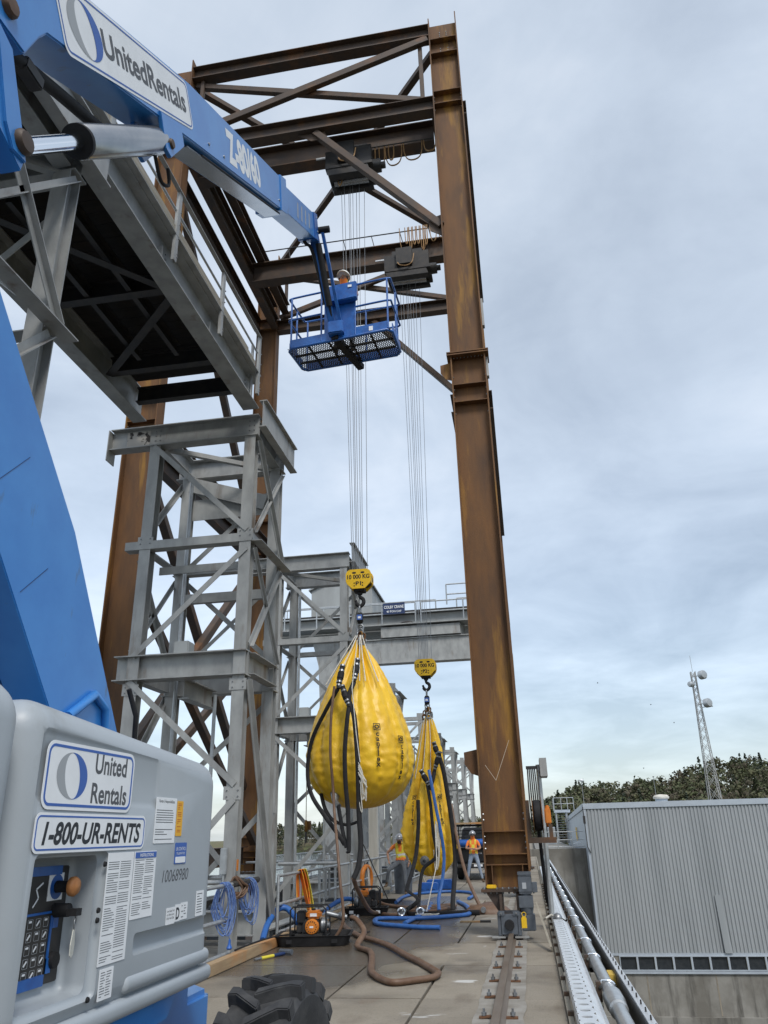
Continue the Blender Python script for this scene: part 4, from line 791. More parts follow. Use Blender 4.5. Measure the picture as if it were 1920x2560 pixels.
rb = thing('rope_bundle', 'hank of white rope hanging down the front of the round full bag', 'rope', q(905, 2030, 15.6), None)
for i in range(9):
    x0 = 897 + random.uniform(-2, 3); x1 = 900 + i * 1.6; y0 = 1905 + random.uniform(-8, 8) + i * 4; y1 = 2000 + random.uniform(-25, 30)
    MB().tube(spline([q(x0, y0, 15.5), q(x1 + 5, y0 + 30, 15.48), q(x1 + random.uniform(-2, 8), (y0 + y1) / 2, 15.5), q(x1 + 4, y1, 15.55), q(x1 - 3, y1 - 25, 15.57), q(x0 + 3, y0 + 20, 15.53)], 4), .009, 5).build('rope_strand', WROPE, rb, 60)
MB().tube([q(893, 1600, 16.2), q(880, 1720, 15.5), q(890, 1830, 15.46), q(900, 1905, 15.48)], .010, 5).build('rope_strand', WROPE, rb, 60)
hose([q(1045, 2000, 21.1), q(1046, 2060, 21.0), q(1041, 2130, 20.9), q(1030, 2180, 20.6), q(1018, 2218, 20.2), q(1020, 2228, 20.0), q(1045, 2252, 19.6), (-3.1, 19.7, .06)], .05, 'black hose down the front of the limp bag, kinked outwards near the deck', 'hose', BLACK, .4, g2, cps=[(q(1052, 1925, 21.25), q(1075, 1968, 21.2))], up0=(0, 1, 0), k=5)
hose([q(1068, 1962, 21.2), q(1076, 2010, 21.1), q(1083, 2080, 21.0), q(1090, 2140, 20.9), (-2.72, 20.9, .9), (-2.8, 20.6, .25), (-2.78, 20.4, .08)], .042, 'black hose beside the blue one on the limp bag', 'hose', BLACK, .45, g2, up0=(0, 1, 0))
hose([q(1096, 1885, 21.3), q(1108, 1925, 21.3), q(1118, 1980, 21.3), q(1130, 2060, 21.3), q(1138, 2140, 21.2), q(1136, 2200, 20.9), (-1.98, 20.6, .25), (-1.98, 20.5, .05)], .058, 'widest black hose, hanging down the right edge of the limp bag to the deck', 'hose', BLACK, .4, g2, cps=[(q(1084, 1855, 21.3), q(1096, 1893, 21.3))], up0=(0, 1, 0))
hose([q(1086, 1928, 21.25), q(1082, 1950, 21.2), q(1074, 1975, 21.2)], .05, 'short black hose with silver coupling high on the limp bag', 'hose', BLACK, .6, g2, cps=[(q(1100, 1878, 21.2), q(1086, 1928, 21.25))])
hose([q(1072, 1925, 21.15), q(1078, 1955, 21.05), q(1090, 2020, 20.95), q(1102, 2080, 20.9), q(1110, 2140, 20.9), q(1106, 2200, 20.8), (-2.32, 20.6, .3), (-2.3, 20.4, .06)], .04, 'blue lay-flat hose running down the middle of the limp bag', 'hose', BLHOSE, .45, None, up0=(0, 1, 0))
hose([q(1128, 2010, 21.5), q(1138, 2070, 21.3), q(1150, 2130, 21.0), q(1165, 2185, 20.6), (-1.42, 20.3, .35), (-1.28, 20.2, .08)], .04, 'brown strap hose slanting from the limp bag to the heap by the leg', 'hose', BRHOSE, .5, None)
MB().lathe(q(1062, 2152, 21.15), [(.12, 0), (.12, .03), (.06, .04), (.06, .12), (.045, .121), (.03, .03)], 14, (0, -1, -.1)).build('bag_outlet', SHACK, B2, 40)
MB().lathe(q(1134, 2162, 21.6), [(.08, 0), (.08, .03), (.05, .04), (.05, .1)], 12, (.9, -.4, 0)).build('bag_outlet', SHACK, B2, 40)
rb = thing('rope_bundle', 'tangled white rope hank hanging down the fold of the limp bag', 'rope', q(1092, 2150, 21), None)
for i in range(7):
    x1 = 1088 + i * 1.4; y0 = 2050 + random.uniform(0, 20); y1 = 2150 + random.uniform(-20, 30)
    MB().tube(spline([q(1089, y0, 20.95), q(x1 + 3, y0 + 40, 20.93), q(x1, y1, 20.95), q(x1 - 4, y1 - 30, 20.97)], 4), .011, 5).build('rope_strand', WROPE, rb, 60)
MB().tube([q(1088, 2060, 20.9), q(1092, 2160, 20.6), (-2.55, 19.9, .03)], .012, 5).build('rope_strand', WROPE, rb, 60)
lone(MB().tube([q(1130, 2160, 21.6), (-2.1, 21.9, .02)], .012, 5), 'tag_line', WROPE, 'thin white tag line from the limp bag straight down to the deck', 'rope')
# ================================================================== BOOM LIFT
BL = thing('boom_lift', 'blue articulating boom lift with grey covers, its boom reaching up to a work platform', 'boom lift', (-2.95, 2.8, 0))
XS = -1.7
def rounded(x0, x1, y0, y1, z0, z1, r, top=None, seg=6):
    bm = bmesh.new(); bmesh.ops.create_cube(bm, size=1)
    for v in bm.verts:
        y = y0 + (v.co.y + .5) * (y1 - y0); zt = z1 if top is None else (top[0] + (top[1] - top[0]) * (v.co.y + .5))
        v.co = (x0 + (v.co.x + .5) * (x1 - x0), y, z0 + (v.co.z + .5) * (zt - z0))
    bmesh.ops.bevel(bm, geom=bm.edges[:], offset=r, segments=seg, profile=.5, affect='EDGES', clamp_overlap=True)
    me = bpy.data.meshes.new('tmp'); bm.to_mesh(me); bm.free(); return me
def cut(me, cutters):
    o = bpy.data.objects.new('tmp', me); COL.objects.link(o); cs = []
    for c in cutters:
        k = bpy.data.objects.new('cut', c); COL.objects.link(k); cs.append(k)
        md = o.modifiers.new('b', 'BOOLEAN'); md.operation = 'DIFFERENCE'; md.object = k; md.solver = 'EXACT'
    dg = bpy.context.evaluated_depsgraph_get(); r = bpy.data.meshes.new_from_object(o.evaluated_get(dg))
    for k in cs + [o]: bpy.data.objects.remove(k)
    return r
def mesh_part(name, me, mt, parent, smooth=35):
    org = parent_origin(parent)
    for v in me.vertices: v.co = v.co - org
    me.materials.clear(); me.materials.append(mt)
    me.polygons.foreach_set('use_smooth', [True] * len(me.polygons)); me.set_sharp_from_angle(angle=R(smooth)); me.name = name
    o = bpy.data.objects.new(name, me); COL.objects.link(o); o.parent = parent; return o
hm = rounded(-2.75, XS, 2.54, 4.37, 1.10, 2.3, .13, (2.255, 2.14), 8)
rec = [rounded(-1.842, XS + .3, 2.70, 3.15, 1.22, 1.70, .035), rounded(-1.73, XS + .3, 2.67, 3.185, 1.195, 1.712, .028, None, 4), rounded(XS - .035, XS + .3, 3.47, 4.7, 1.30, 1.385, .02, None, 3),
       rounded(XS - .012, XS + .3, 2.60, 3.62, 1.86, 2.13, .05, (2.165, 2.13), 4)]
cover = mesh_part('engine_cover', cut(hm, rec), HOOD, BL, 40)
hm = rounded(-2.75, XS + .035, .9, 2.50, 1.05, 2.3, .15, (2.32, 2.275), 8); mesh_part('front_cover', hm, HOOD, BL, 40)
rib = rounded(XS - .06, XS + .012, 3.42, 4.33, 1.165, 1.235, .03, None, 4); mesh_part('cover_rib', rib, HOOD, cover, 60)
rib = rounded(XS - .4, XS + .008, 2.7, 4.38, 1.08, 1.155, .03, None, 4); mesh_part('cover_skirt', rib, HOOD, cover, 60)
O = lambda y, z, e=.0: Vector((XS + e, y, z)); RT = (0, 1, 0); UP = (0, 0, 1)
def sticker(name, y0, y1, z0, z1, mt=WHITE, r=.008, e=.001, label=None, parent=None):
    b = MB(); plate(b, O((y0 + y1) / 2, (z0 + z1) / 2, e), RT, UP, rrect(y1 - y0, z1 - z0, r), .0015); o = b.build(name, mt, parent or cover)
    if label: o['label'] = label
    return o
def border(o, y0, y1, z0, z1, ins, th, r, mt):
    b = MB(); c = O((y0 + y1) / 2, (z0 + z1) / 2, .0035); w, h = y1 - y0 - 2 * ins, z1 - z0 - 2 * ins
    ringplate(b, c, RT, UP, rrect(w, h, r), rrect(w - 2 * th, h - 2 * th, max(.002, r - th)), .0008); b.build('sign_border', mt, o)
def ring_logo(parent, C0, rt, up, s, off):
    """slanted ring: silver left half, blue right half"""
    n = 24; o = Vector(C0); rt_ = Vector(rt).normalized(); up_ = Vector(up).normalized(); nr = rt_.cross(up_)
    for sgn, mt in ((-1, INKG), (1, INKB)):
        v = []
        for i in range(n + 1):
            t = math.pi / 2 - math.pi * i / n
            for a, sh in ((1.28, .10), (.62, -.42)):
                x = sgn * a * s * math.cos(t) + (sh * s if a < 1 else -.0) * (1 - abs(math.sin(t)) ** 3) * 0 + (-.20 if sgn < 0 else .20) * s * (0 if a > 1 else 1) * (math.sin(t) if sgn < 0 else -math.sin(t) * -1) * 0 - .18 * s * math.sin(t) * (1 if a < 1 else .6)
                v.append(o + rt_ * x + up_ * s * math.sin(t) * (1 if a > 1 else .97) + nr * off)
        b = MB(); b.add(v, [(2 * i, 2 * i + 1, 2 * i + 3, 2 * i + 2) for i in range(n)]); b.build('logo_half_ring', mt, parent)
s1 = sticker('rental_sign', 2.65, 3.325, 1.86, 2.10, WHITE, .045, .002, 'white sign lettered United Rentals with grey and blue ring'); border(s1, 2.65, 3.325, 1.86, 2.10, .012, .010, .036, INKB)
ring_logo(s1, O(2.835, 1.982, 0), RT, UP, .084, .0042)
text('lettering', 'United', O(2.995, 2.003, 0), RT, UP, .105, INK, s1, width=.262, bold=.022, shear=.0, off=.004)
text('lettering', 'Rentals', O(2.985, 1.892, 0), RT, UP, .105, INK, s1, width=.290, bold=.022, shear=.0, off=.004)
s2 = sticker('phone_sign', 2.635, 3.48, 1.715, 1.850, WHITE, .03, .002, 'white phone sign lettered 1-800-UR-RENTS'); border(s2, 2.635, 3.48, 1.715, 1.850, .009, .006, .024, INKB)
text('lettering', '1-800-UR-RENTS', O(2.69, 1.745, 0), RT, UP, .104, INKD, s2, width=.745, bold=.03, shear=.2, off=.004)
def paper(y0, y1, z0, z1, head=None, cols=1, pitch=.009, name='decal', seed=1, mt=WHITE, ink=None, r=.003, label=None):
    o = sticker(name, y0, y1, z0, z1, mt, r, .001, label); random.seed(seed); ink = ink or INK; zt = z1 - .012
    if head: zt -= .022
    b = MB(); cw = (y1 - y0 - .02) / cols
    for c in range(cols):
        z = zt
        while z > z0 + .012:
            if random.random() < .86:
                w = cw * random.uniform(.45, .95) if random.random() < .4 else cw * .92
                ys_ = y0 + .010 + c * cw; b.box(XS + .0027, XS + .003, ys_, ys_ + w - .004, z - pitch * .3, z)
            z -= pitch
    bo = b.build('printed_text', ink, o); bo['kind'] = 'stuff'
    return o
p = paper(3.575, 3.80, 1.735, 1.935, True, 1, .0105, seed=2, label='white responsibilities notice'); text('lettering', "Renter's Responsibilities", O(3.69, 1.912, 0), RT, UP, .02, INKD, p, width=.17, align='CENTER', off=.003)
paper(3.81, 3.88, 1.765, 1.925, None, 1, .008, seed=3, mt=mat('orange_decal', (.75, .40, .03)), ink=mat('red_print', (.45, .03, .01)), label='orange warning decal')
p = sticker('decal', 3.82, 3.955, 1.64, 1.735, INKB, .006, .001, 'blue decal lettered UR CONTROL'); text('lettering', 'UR CONTROL', O(3.888, 1.70, 0), RT, UP, .022, WHITE, p, width=.115, align='CENTER', off=.003)
text('lettering', 'TELEMATICS', O(3.888, 1.682, 0), RT, UP, .014, WHITE, p, width=.10, align='CENTER', off=.003); sticker('decal_strip', 3.83, 3.945, 1.645, 1.672, WHITE, .005, .0027, parent=p)
text('serial_number', '10068980', O(3.705, 1.567, 0), RT, UP, .075, INK, cover, width=.295, bold=-.004, shear=.18, off=.001)
paper(3.178, 3.40, 1.30, 1.705, True, 2, .0085, seed=5, label='long white safety decal'); p = paper(3.41, 3.62, 1.44, 1.705, True, 2, .0085, seed=6, label='white decal headed INSTRUCTIONS')
h = sticker('decal_strip', 3.414, 3.616, 1.678, 1.702, INKB, .003, .0031, parent=p); text('lettering', 'INSTRUCTIONS', O(3.52, 1.6835, 0), RT, UP, .018, WHITE, h, width=.13, bold=.015, align='CENTER', off=.0052)
paper(3.205, 3.315, 1.18, 1.288, None, 2, .009, seed=7, label='small white inspection tag decal')
p = sticker('decal', 3.775, 3.87, 1.385, 1.455, WHITE, .002, .001, 'white low sulfur fuel decal')
for i, t in enumerate(('Low Sulfur Fuel', 'or Ultra Low', 'Sulfur Fuel Only')): text('lettering', t, O(3.822, 1.437 - .015 * i, 0), RT, UP, .013, INKD, p, width=.082, align='CENTER', off=.003)
p = sticker('decal', 3.873, 3.93, 1.39, 1.462, WHITE, .002, .001, 'white decal with a black D'); text('lettering', 'D', O(3.902, 1.40, 0), RT, UP, .07, INKD, p, width=.04, bold=.03, align='CENTER', off=.003)
paper(3.933, 4.015, 1.392, 1.466, None, 2, .012, seed=9)
for (y, z) in ((3.16, 1.665), (3.135, 1.20), (2.575, 1.20), (3.145, 1.50), (3.145, 1.465)): MB().cyl(O(y, z, -.002), O(y, z, .006), .011, .009, 12).build('plug', BLACK, cover, 40)
paper(4.12, 4.215, 1.39, 1.505, None, 1, .012, seed=12, label='white diagram decal at the far end of the cover')
# ground control panel in the recess
xp = -1.838
cp = MB().box(xp - .003, xp + .008, 2.74, 3.125, 1.265, 1.665).build('control_panel', DARKS, BL, bevel=.004)
for z0, z1, y0, y1 in ((1.635, 1.667, 2.74, 3.06), (1.263, 1.30, 2.74, 3.02)): MB().box(xp + .006, xp + .016, y0, y1, z0, z1).build('panel_edge', BLUED, cp)
MB().box(xp + .0085, xp + .013, 3.03, 3.04, 1.30, 1.50).build('panel_divider', BLUED, cp); MB().box(xp + .0085, xp + .013, 2.75, 3.04, 1.502, 1.51).build('panel_divider', BLUED, cp)
MB().box(xp + .0085, xp + .015, 3.04, 3.075, 1.45, 1.51).build('panel_divider', BLUED, cp); MB().box(xp + .0085, xp + .015, 3.03, 3.06, 1.30, 1.35).build('panel_divider', BLUED, cp)
random.seed(3)
for i in range(5):
    for j in range(3):
        yy, zz = 2.90 + .05 * j, 1.475 - .042 * i
        b = MB(); ringplate(b, (xp + .0085, yy, zz), RT, UP, rrect(.032, .032, .003, 2), rrect(.0295, .0295, .002, 2), .001); b.build('switch_frame', INKG, cp)
        b = MB(); b.bar((xp + .009, yy - .009, zz - .008 * (1 if (i + j) % 2 else -1)), (xp + .009, yy + .008, zz + .008), .007, .001, (1, 0, 0)); b.build('switch_symbol', WHITE, cp)
for p_, q_ in (((2.90, 1.53), (2.93, 1.56)), ((2.93, 1.56), (2.91, 1.59)), ((2.91, 1.59), (2.95, 1.61))): MB().bar((xp + .009, p_[0], p_[1]), (xp + .009, q_[0], q_[1]), .006, .001, (1, 0, 0)).build('boom_symbol', WHITE, cp)
b = MB(); b.box(xp + .0085, xp + .011, 2.985, 3.085, 1.545, 1.64); lb = b.build('stop_label', WHITE, cp)
b = MB(); b.cyl((xp + .011, 3.04, 1.592), (xp + .0125, 3.04, 1.592), .044, None, 20); b.build('stop_ring', BLUED, cp)
b = MB(); b.cyl((xp + .012, 3.04, 1.592), (xp + .065, 3.04, 1.592), .022, .02, 16); b.build('stop_stem', BLACK, cp, 40)
b = MB(); b.lathe((xp + .065, 3.04, 1.592), [(.02, 0), (.034, .006), (.036, .02), (.028, .032), (0, .036)], 20, (1, 0, 0)); b.build('stop_button', mat('faded_knob', (.40, .17, .055), (.32, .13, .04), .6, 0, 30), cp, 50)
b = MB(); b.cyl((xp + .008, 3.05, 1.51), (xp + .07, 3.05, 1.51), .026, .024, 16); b.box(xp + .07, xp + .11, 3.032, 3.072, 1.49, 1.515); b.build('key_switch', BLACK, cp, 40)
b = MB(); b.ring((xp + .10, 3.05, 1.465), .022, .0018, (1, .4, 0), 20, 6); kr = b.build('key_ring', SHACK, cp, 60)
b = MB(); plate(b, (xp + .10, 3.045, 1.395), (-.3, 1, 0), UP, [(-.012, .05), (.012, .05), (.03, .0), (.026, -.035), (0, -.045), (-.026, -.035), (-.03, 0)], .003); b.build('key_tag', mat('cream_tag', (.55, .54, .48)), kr)
b = MB(); b.lathe((xp + .008, 3.07, 1.34), [(.03, 0), (.028, .02), (0, .022)], 16, (1, 0, 0)); b.build('gauge', BLACK, cp, 40)
# chassis and wheels
b = MB(); b.prism([(-3.9, 4.95, .55), (-2.0, 4.95, .55), (-1.86, 4.80, .55), (-1.86, .6, .55), (-3.9, .6, .55)], (0, 0, .42)); b.build('chassis', BLUE, BL, bevel=.03)
MB().lathe((-2.95, 2.8, .97), [(0, 0), (.75, 0), (.75, .1), (.7, .14), (0, .14)], 32).build('slewing_ring', DARKS, BL, 40)
MB().box(-3.7, -1.86, 4.2, 4.5, .92, 1.07).build('outrigger_box', BLUE, BL, bevel=.02)
b = MB(); b.prism([(-1.95, 2.7, .98), (-1.95, 3.98, .98), (-1.95, 4.12, 1.12), (-1.95, 2.7, 1.12)], (.2, 0, 0)); b.build('turntable_skirt', BLUE, BL)
def wheel(c, yaw, label=None):
    c = Vector(c); ax = Vector((math.cos(yaw), math.sin(yaw), 0)); Ro, w = .56, .34; n = 72; fw = Vector((-ax.y, ax.x, 0)); up = Vector((0, 0, 1))
    b = MB(); prof = [(.33, -.13), (.40, -.165), (.47, -.17), (.495, -.15), (.50, -.08), (.502, 0), (.50, .08), (.495, .15), (.47, .17), (.40, .165), (.33, .13)]
    b.lathe(c, prof, 48, ax); ty = b.build('tyre', TYRE, BL, 40)
    b = MB(); nl = 19                                               # chevron lugs
    for i in range(nl):
        for s in (-1, 1):
            a0 = 2 * math.pi * (i + (.5 if s > 0 else 0)) / nl
            v = []
            for t, da, hw in ((-.14, .12, .048), (.35, .02, .046), (.70, -.08, .058), (1.0, -.11, .07)):
                u = s * t * w / 2
                for rr in (Ro - .075 - .03 * max(0, t - .6), Ro - .016 * max(0, t) ** 2):
                    for e_ in (-1, 1):
                        an = a0 + da + e_ * hw; v.append(c + ax * u + (fw * math.cos(an) + up * math.sin(an)) * rr)
            f = []
            for k_ in range(3):
                o_ = 4 * k_; f += [(o_, o_ + 4, o_ + 5, o_ + 1), (o_ + 2, o_ + 3, o_ + 7, o_ + 6), (o_, o_ + 2, o_ + 6, o_ + 4), (o_ + 1, o_ + 5, o_ + 7, o_ + 3)]
            f += [(0, 1, 3, 2), (12, 14, 15, 13)]
            b.add(v, f)
    tr = b.build('tread', TYRE, BL, None, bevel=.006)
    MB().lathe(c, [(.05, -.1), (.30, -.1), (.34, -.13), (.34, .13), (.30, .08), (.12, .06), (.1, .14), (.0, .15)] if ax.x > 0 else [(0, -.1), (.34, -.2), (.34, .2), (.3, .1), (0, .1)], 32, ax).build('rim', MOTOR, BL, 40)
wheel((-1.31, 4.25, .56), R(-3)); wheel((-4.4, 4.12, .56), R(-14)); wheel((-1.5, .9, .56), 0)
# riser and boom; all lie in the turntable's own plane
def slab(name, yz, x0, x1, mt=BLUE, parent=BL, bevel=.006): return MB().prism([(x0, y, z) for y, z in yz], (x1 - x0, 0, 0)).build(name, mt, parent, bevel=bevel)
lo = slab('lower_riser', [(5.3, 2.0), (4.19, 3.58), (3.13, 4.66), (1.1, 6.6), (.5, 6.2), (2.6, 4.2), (3.52, 3.2), (4.6, 2.0)], -2.95, -2.7)
slab('lower_riser', [(5.3, 2.0), (4.19, 3.58), (3.13, 4.66), (1.1, 6.6), (.5, 6.2), (2.6, 4.2), (3.52, 3.2), (4.6, 2.0)], -3.3, -3.05)
slab('riser_link', [(3.4, 2.0), (2.6, 3.6), (.9, 5.5), (.4, 5.1), (2.0, 3.3), (2.8, 2.0)], -3.2, -2.86, SHADE_SCRATCH)  # same blue paint as the riser, coloured darker to stand in for shade
b = MB(); b.tube([(-2.68, 4.85, 2.0), (-2.68, 4.78, 2.55), (-2.68, 4.62, 2.62), (-2.68, 4.35, 2.45)], .03, 8); b.build('riser_handle', BLUE, lo, 60)
b = MB(); b.tube([(-2.66, 5.02, 2.72), (-2.64, 5.12, 2.55), (-2.66, 5.18, 2.3), (-2.66, 5.3, 2.05)], .018, 8); b.build('hydraulic_hose', BLACK, lo, 60)
slab('mast_knuckle', [(.4, 6.0), (1.2, 5.6), (2.2, 5.95), (3.12, 5.55), (3.14, 5.68), (3.0, 5.86), (2.2, 6.35), (1.0, 6.9), (.4, 6.8)], -2.86, -2.72)
slab('mast_knuckle', [(2.66, 6.3), (2.83, 6.24), (3.07, 5.75), (3.13, 5.62), (3.0, 5.6), (2.9, 5.72)], -2.82, -2.70)
slab('mast_knuckle', [(.4, 6.0), (1.2, 5.6), (2.2, 5.95), (3.12, 5.55), (3.14, 5.68), (3.0, 5.86), (2.2, 6.35), (1.0, 6.9), (.4, 6.8)], -3.26, -3.12)
bm_ = slab('main_boom', [(1.9, 6.15), (2.5, 6.28), (2.93, 6.33), (3.02, 6.60), (3.08, 6.72), (5.22, 8.13), (8.28, 10.10), (8.15, 10.58), (5.04, 8.72), (3.38, 7.55), (2.6, 7.15), (1.9, 6.9)], -3.06, -2.7, BLUE, BL, .012)
slab('boom_collar', [(8.03, 9.91), (8.31, 10.09), (8.17, 10.63), (7.92, 10.47)], -3.075, -2.685, BLUE)
slab('boom_extension', [(8.2, 10.12), (10.2, 11.30), (10.03, 11.72), (8.1, 10.53)], -3.01, -2.74, BLUE)
slab('boom_collar', [(10.0, 11.17), (10.24, 11.31), (10.06, 11.76), (9.85, 11.62)], -3.03, -2.72, BLUED)
slab('wear_pad', [(5.25, 8.10), (8.2, 10.0), (8.2, 10.02), (5.25, 8.12)], -3.0, -2.76, CYL)
def boom_pin(y, z, r=.07):
    MB().lathe((-2.72, y, z), [(0, .0), (r, .0), (r, .04), (r * .8, .06), (0, .065)], 12, (1, 0, 0)).build('pivot_pin', RUSTD, BL, 40)
boom_pin(2.72, 6.47); boom_pin(3.06, 5.72, .08); boom_pin(4.80, 7.62, .05)
ba = Vector((0, math.cos(R(32.0)), math.sin(R(32.0)))); bu = Vector((0, -ba.z, ba.y))
e0 = Vector((-2.7, 3.15, 7.04)); e1 = Vector((-2.7, 5.08, 8.44)); ba1 = (e1 - e0).normalized(); bu1 = Vector((0, -ba1.z, ba1.y)); Lb = (e1 - e0).length; sc0 = (e0 + e1) / 2
b = MB(); plate(b, sc0 + bu1 * .0, ba1, bu1, [(a, c * (1 - .10 * a / Lb * 2)) for a, c in rrect(Lb + .06, .49, .07)], .003, .001); sg = b.build('boom_sign', WHITE, bm_); sg['label'] = 'white boom sign lettered UnitedRentals'
b = MB(); f_ = lambda P_: [(a, c * (1 - .10 * a / Lb * 2)) for a, c in P_]
ringplate(b, sc0, ba1, bu1, f_(rrect(Lb + .02, .45, .06)), f_(rrect(Lb - .005, .425, .05)), .001, .005); b.build('sign_border', INKB, sg)
ring_logo(sg, sc0 - ba1 * (Lb / 2 - .34), ba1, bu1, .195, .006)
text('lettering', 'UnitedRentals', sc0 - ba1 * (Lb / 2 - .60) - bu1 * .085, ba1, bu1,   .27, INK, sg, width=Lb - .70, bold=.022, off=.006)
text('lettering', 'Z-80/60', Vector((-2.7, 6.15, 8.86)), ba, bu, .48, WHITE, bm_, width=1.25, bold=.05, shear=-.1, off=.002)
for i in range(4): MB().bar(Vector((-2.738, 9.0 + .22 * i, 10.68 + .135 * i)), Vector((-2.738, 8.96 + .22 * i, 10.95 + .135 * i)), .05, .003, (1, 0, 0)).build('boom_stripe', INKG, BL)
for (y0_, z0_), (y1_, z1_) in (((3.41, 3.60), (3.63, 3.84)), ((3.74, 3.05), (3.96, 3.26))): MB().bar((-2.6985, y0_, z0_), (-2.6985, y1_, z1_), .003, .002, (1, 0, 0)).build('scratch', SHADE_SCRATCH, lo)
for y_, z_ in ((6.0, 8.75), (7.95, 10.02), (8.02, 10.32), (10.05, 11.35), (9.98, 11.6), (5.6, 8.5)): MB().cyl((-2.70, y_, z_), (-2.69, y_, z_), .018, .016, 8).build('bolt', SHACK, bm_)
for p_ in ([(-2.72, 5.5, 8.24), (-2.71, 6.8, 9.06), (-2.72, 8.0, 9.84)],): MB().tube(p_, .012, 6).build('hydraulic_hose', BLACK, BL, 60)
# lift cylinder under the boom
c0, c1, c2 = Vector((-2.76, 3.10, 5.74)), Vector((-2.78, 3.67, 6.42)), Vector((-2.8, 4.74, 7.62))
MB().cyl(c0, c1 + (c1 - c0) * .1, .058, .058, 24).build('cylinder_rod', CHROME, BL, 60)
MB().tube([c1, c1 + (c2 - c1) * .015, c2], [.105, .125, .125], 28).build('cylinder_barrel', CYL, BL, 50)
MB().tube([c1 - (c2 - c1) * .012, c1 + (c2 - c1) * .012], [.122, .122], 28).build('cylinder_gland', BLACK, BL, 50)
slab('cylinder_bracket', [(4.55, 7.75), (4.95, 8.0), (5.05, 7.86), (4.83, 7.48), (4.72, 7.48)], -2.72, -2.68); slab('cylinder_bracket', [(4.55, 7.75), (4.95, 8.0), (5.05, 7.86), (4.83, 7.48), (4.72, 7.48)], -2.98, -2.94)
MB().tube(spline([(-2.9, 3.0, 6.5), (-2.9, 3.5, 6.75), (-2.9, 4.2, 7.1), (-2.92, 4.6, 7.5), (-2.95, 4.9, 7.85)], 6), .05, 8).build('hose_loom', BLACK, BL, 60)
b = MB(); b.tube(spline([(-2.8, 4.75, 7.45), (-2.8, 4.9, 7.3), (-2.8, 5.05, 7.4), (-2.8, 5.0, 7.55)], 5), .018, 6); b.build('hydraulic_hose', BLACK, BL, 60)
b = MB(); b.box(-2.95, -2.85, 3.12, 3.32, 6.52, 6.62); b.build('valve_block', DARKS, BL, bevel=.01)
# jib
xj = -2.75
MB().bar((xj - .05, 10.2, 11.5), (xj + .10, 11.05, 10.0), .11, .12, (0, 1, .6)).build('jib_arm', BLUED, BL, bevel=.006)
MB().bar((xj - .13, 10.22, 11.48), (xj + .04, 11.1, 10.1), .05, .07, (0, 1, .6)).build('jib_link', BLUED, BL); MB().bar((xj + .09, 10.2, 11.52), (xj + .24, 11.05, 10.05), .05, .07, (0, 1, .6)).build('jib_link', BLUED, BL)
b = MB(); b.cyl((xj - .0, 10.28, 11.3), (xj + .08, 10.8, 10.35), .055, .055, 14); b.cyl((xj + .08, 10.8, 10.35), (xj + .12, 11.0, 10.05), .03, .03, 10); b.build('jib_cylinder', BLACK, BL, 60)
MB().cyl((xj - .26, 10.2, 11.52), (xj + .22, 10.2, 11.52), .06, .06, 14).build('jib_pivot', BLACK, BL, 50)
b = MB(); b.tube(spline([(xj - .12, 9.95, 11.5), (xj - .2, 10.0, 11.28), (xj - .18, 10.12, 11.2), (xj - .12, 10.25, 11.2), (xj - .06, 10.5, 10.9), (xj, 10.8, 10.4)], 5), .03, 8); b.build('hydraulic_hose', BLACK, BL, 60)
b = MB(); b.box(xj + .02, xj + .30, 10.9, 11.15, 9.86, 10.12); b.build('platform_rotator', BLUED, BL, bevel=.02)
b = MB(); b.bar((xj + .12, 11.0, 9.84), (xj + .42, 11.9, 9.74), .12, .10); b.build('platform_support', BLACK, BL)
# platform
fa, fb2, fc, fd = Vector((-3.52, 11.15, 9.8)), Vector((-1.6, 10.92, 9.8)), Vector((-1.55, 11.72, 9.8)), Vector((-3.42, 11.88, 9.8))
def lerp2(u, v): return (fa * (1 - u) + fb2 * u) * (1 - v) + (fd * (1 - u) + fc * u) * v
PB = BL
z3 = Vector((0, 0, 1))
rim = [lerp2(u, v) for u, v in ((.04, 0), (.96, 0), (1, .1), (1, .9), (.96, 1), (.04, 1), (0, .9), (0, .1))]
MB().tube(rim, .026, 8, True).build('platform_frame', BLUED, PB, 60)
for u in (.2, .4, .6, .8): MB().bar(lerp2(u, .02), lerp2(u, .98), .03, .03).build('floor_joist', BLACK, PB)
for v_ in (.35, .66): MB().bar(lerp2(.02, v_), lerp2(.98, v_), .03, .03).build('floor_joist', BLACK, PB)
b = MB()
nu, nv = 46, 14                                                       # expanded-metal floor: crossing strands
for i in range(-nv, nu):
    for s in (0, 1):
        u0, v0 = i / nu, 0.0; u1, v1 = (i + nv * .6) / nu, 1.0
        if s: u0, u1 = u1, u0
        def cl(a, c, d, e_):
            pts_ = []
            for k_ in range(13):
                t = k_ / 12; u = a + (d - a) * t
                if 0 <= u <= 1: pts_.append((u, c + (e_ - c) * t))
            return pts_
        P_ = cl(u0, v0, u1, v1)
        if len(P_) > 1: b.bar(lerp2(*P_[0]), lerp2(*P_[-1]), .013, .008)
fl = b.build('mesh_floor', DARKS, PB); fl['kind'] = 'stuff'
def kick(u0, v0, u1, v1): MB().bar(lerp2(u0, v0) + z3 * .1, lerp2(u1, v1) + z3 * .1, .012, .16).build('toe_board', BLUED, PB)
kick(.02, 0, .98, 0); kick(1, .1, 1, .9); kick(.98, 1, .02, 1); kick(0, .9, 0, .1)
def rail(pts, h): MB().tube(spline([lerp2(u, v) + z3 * hh for u, v, hh in pts], 3), .019, 7).build('guard_rail', BLUED, PB, 60)
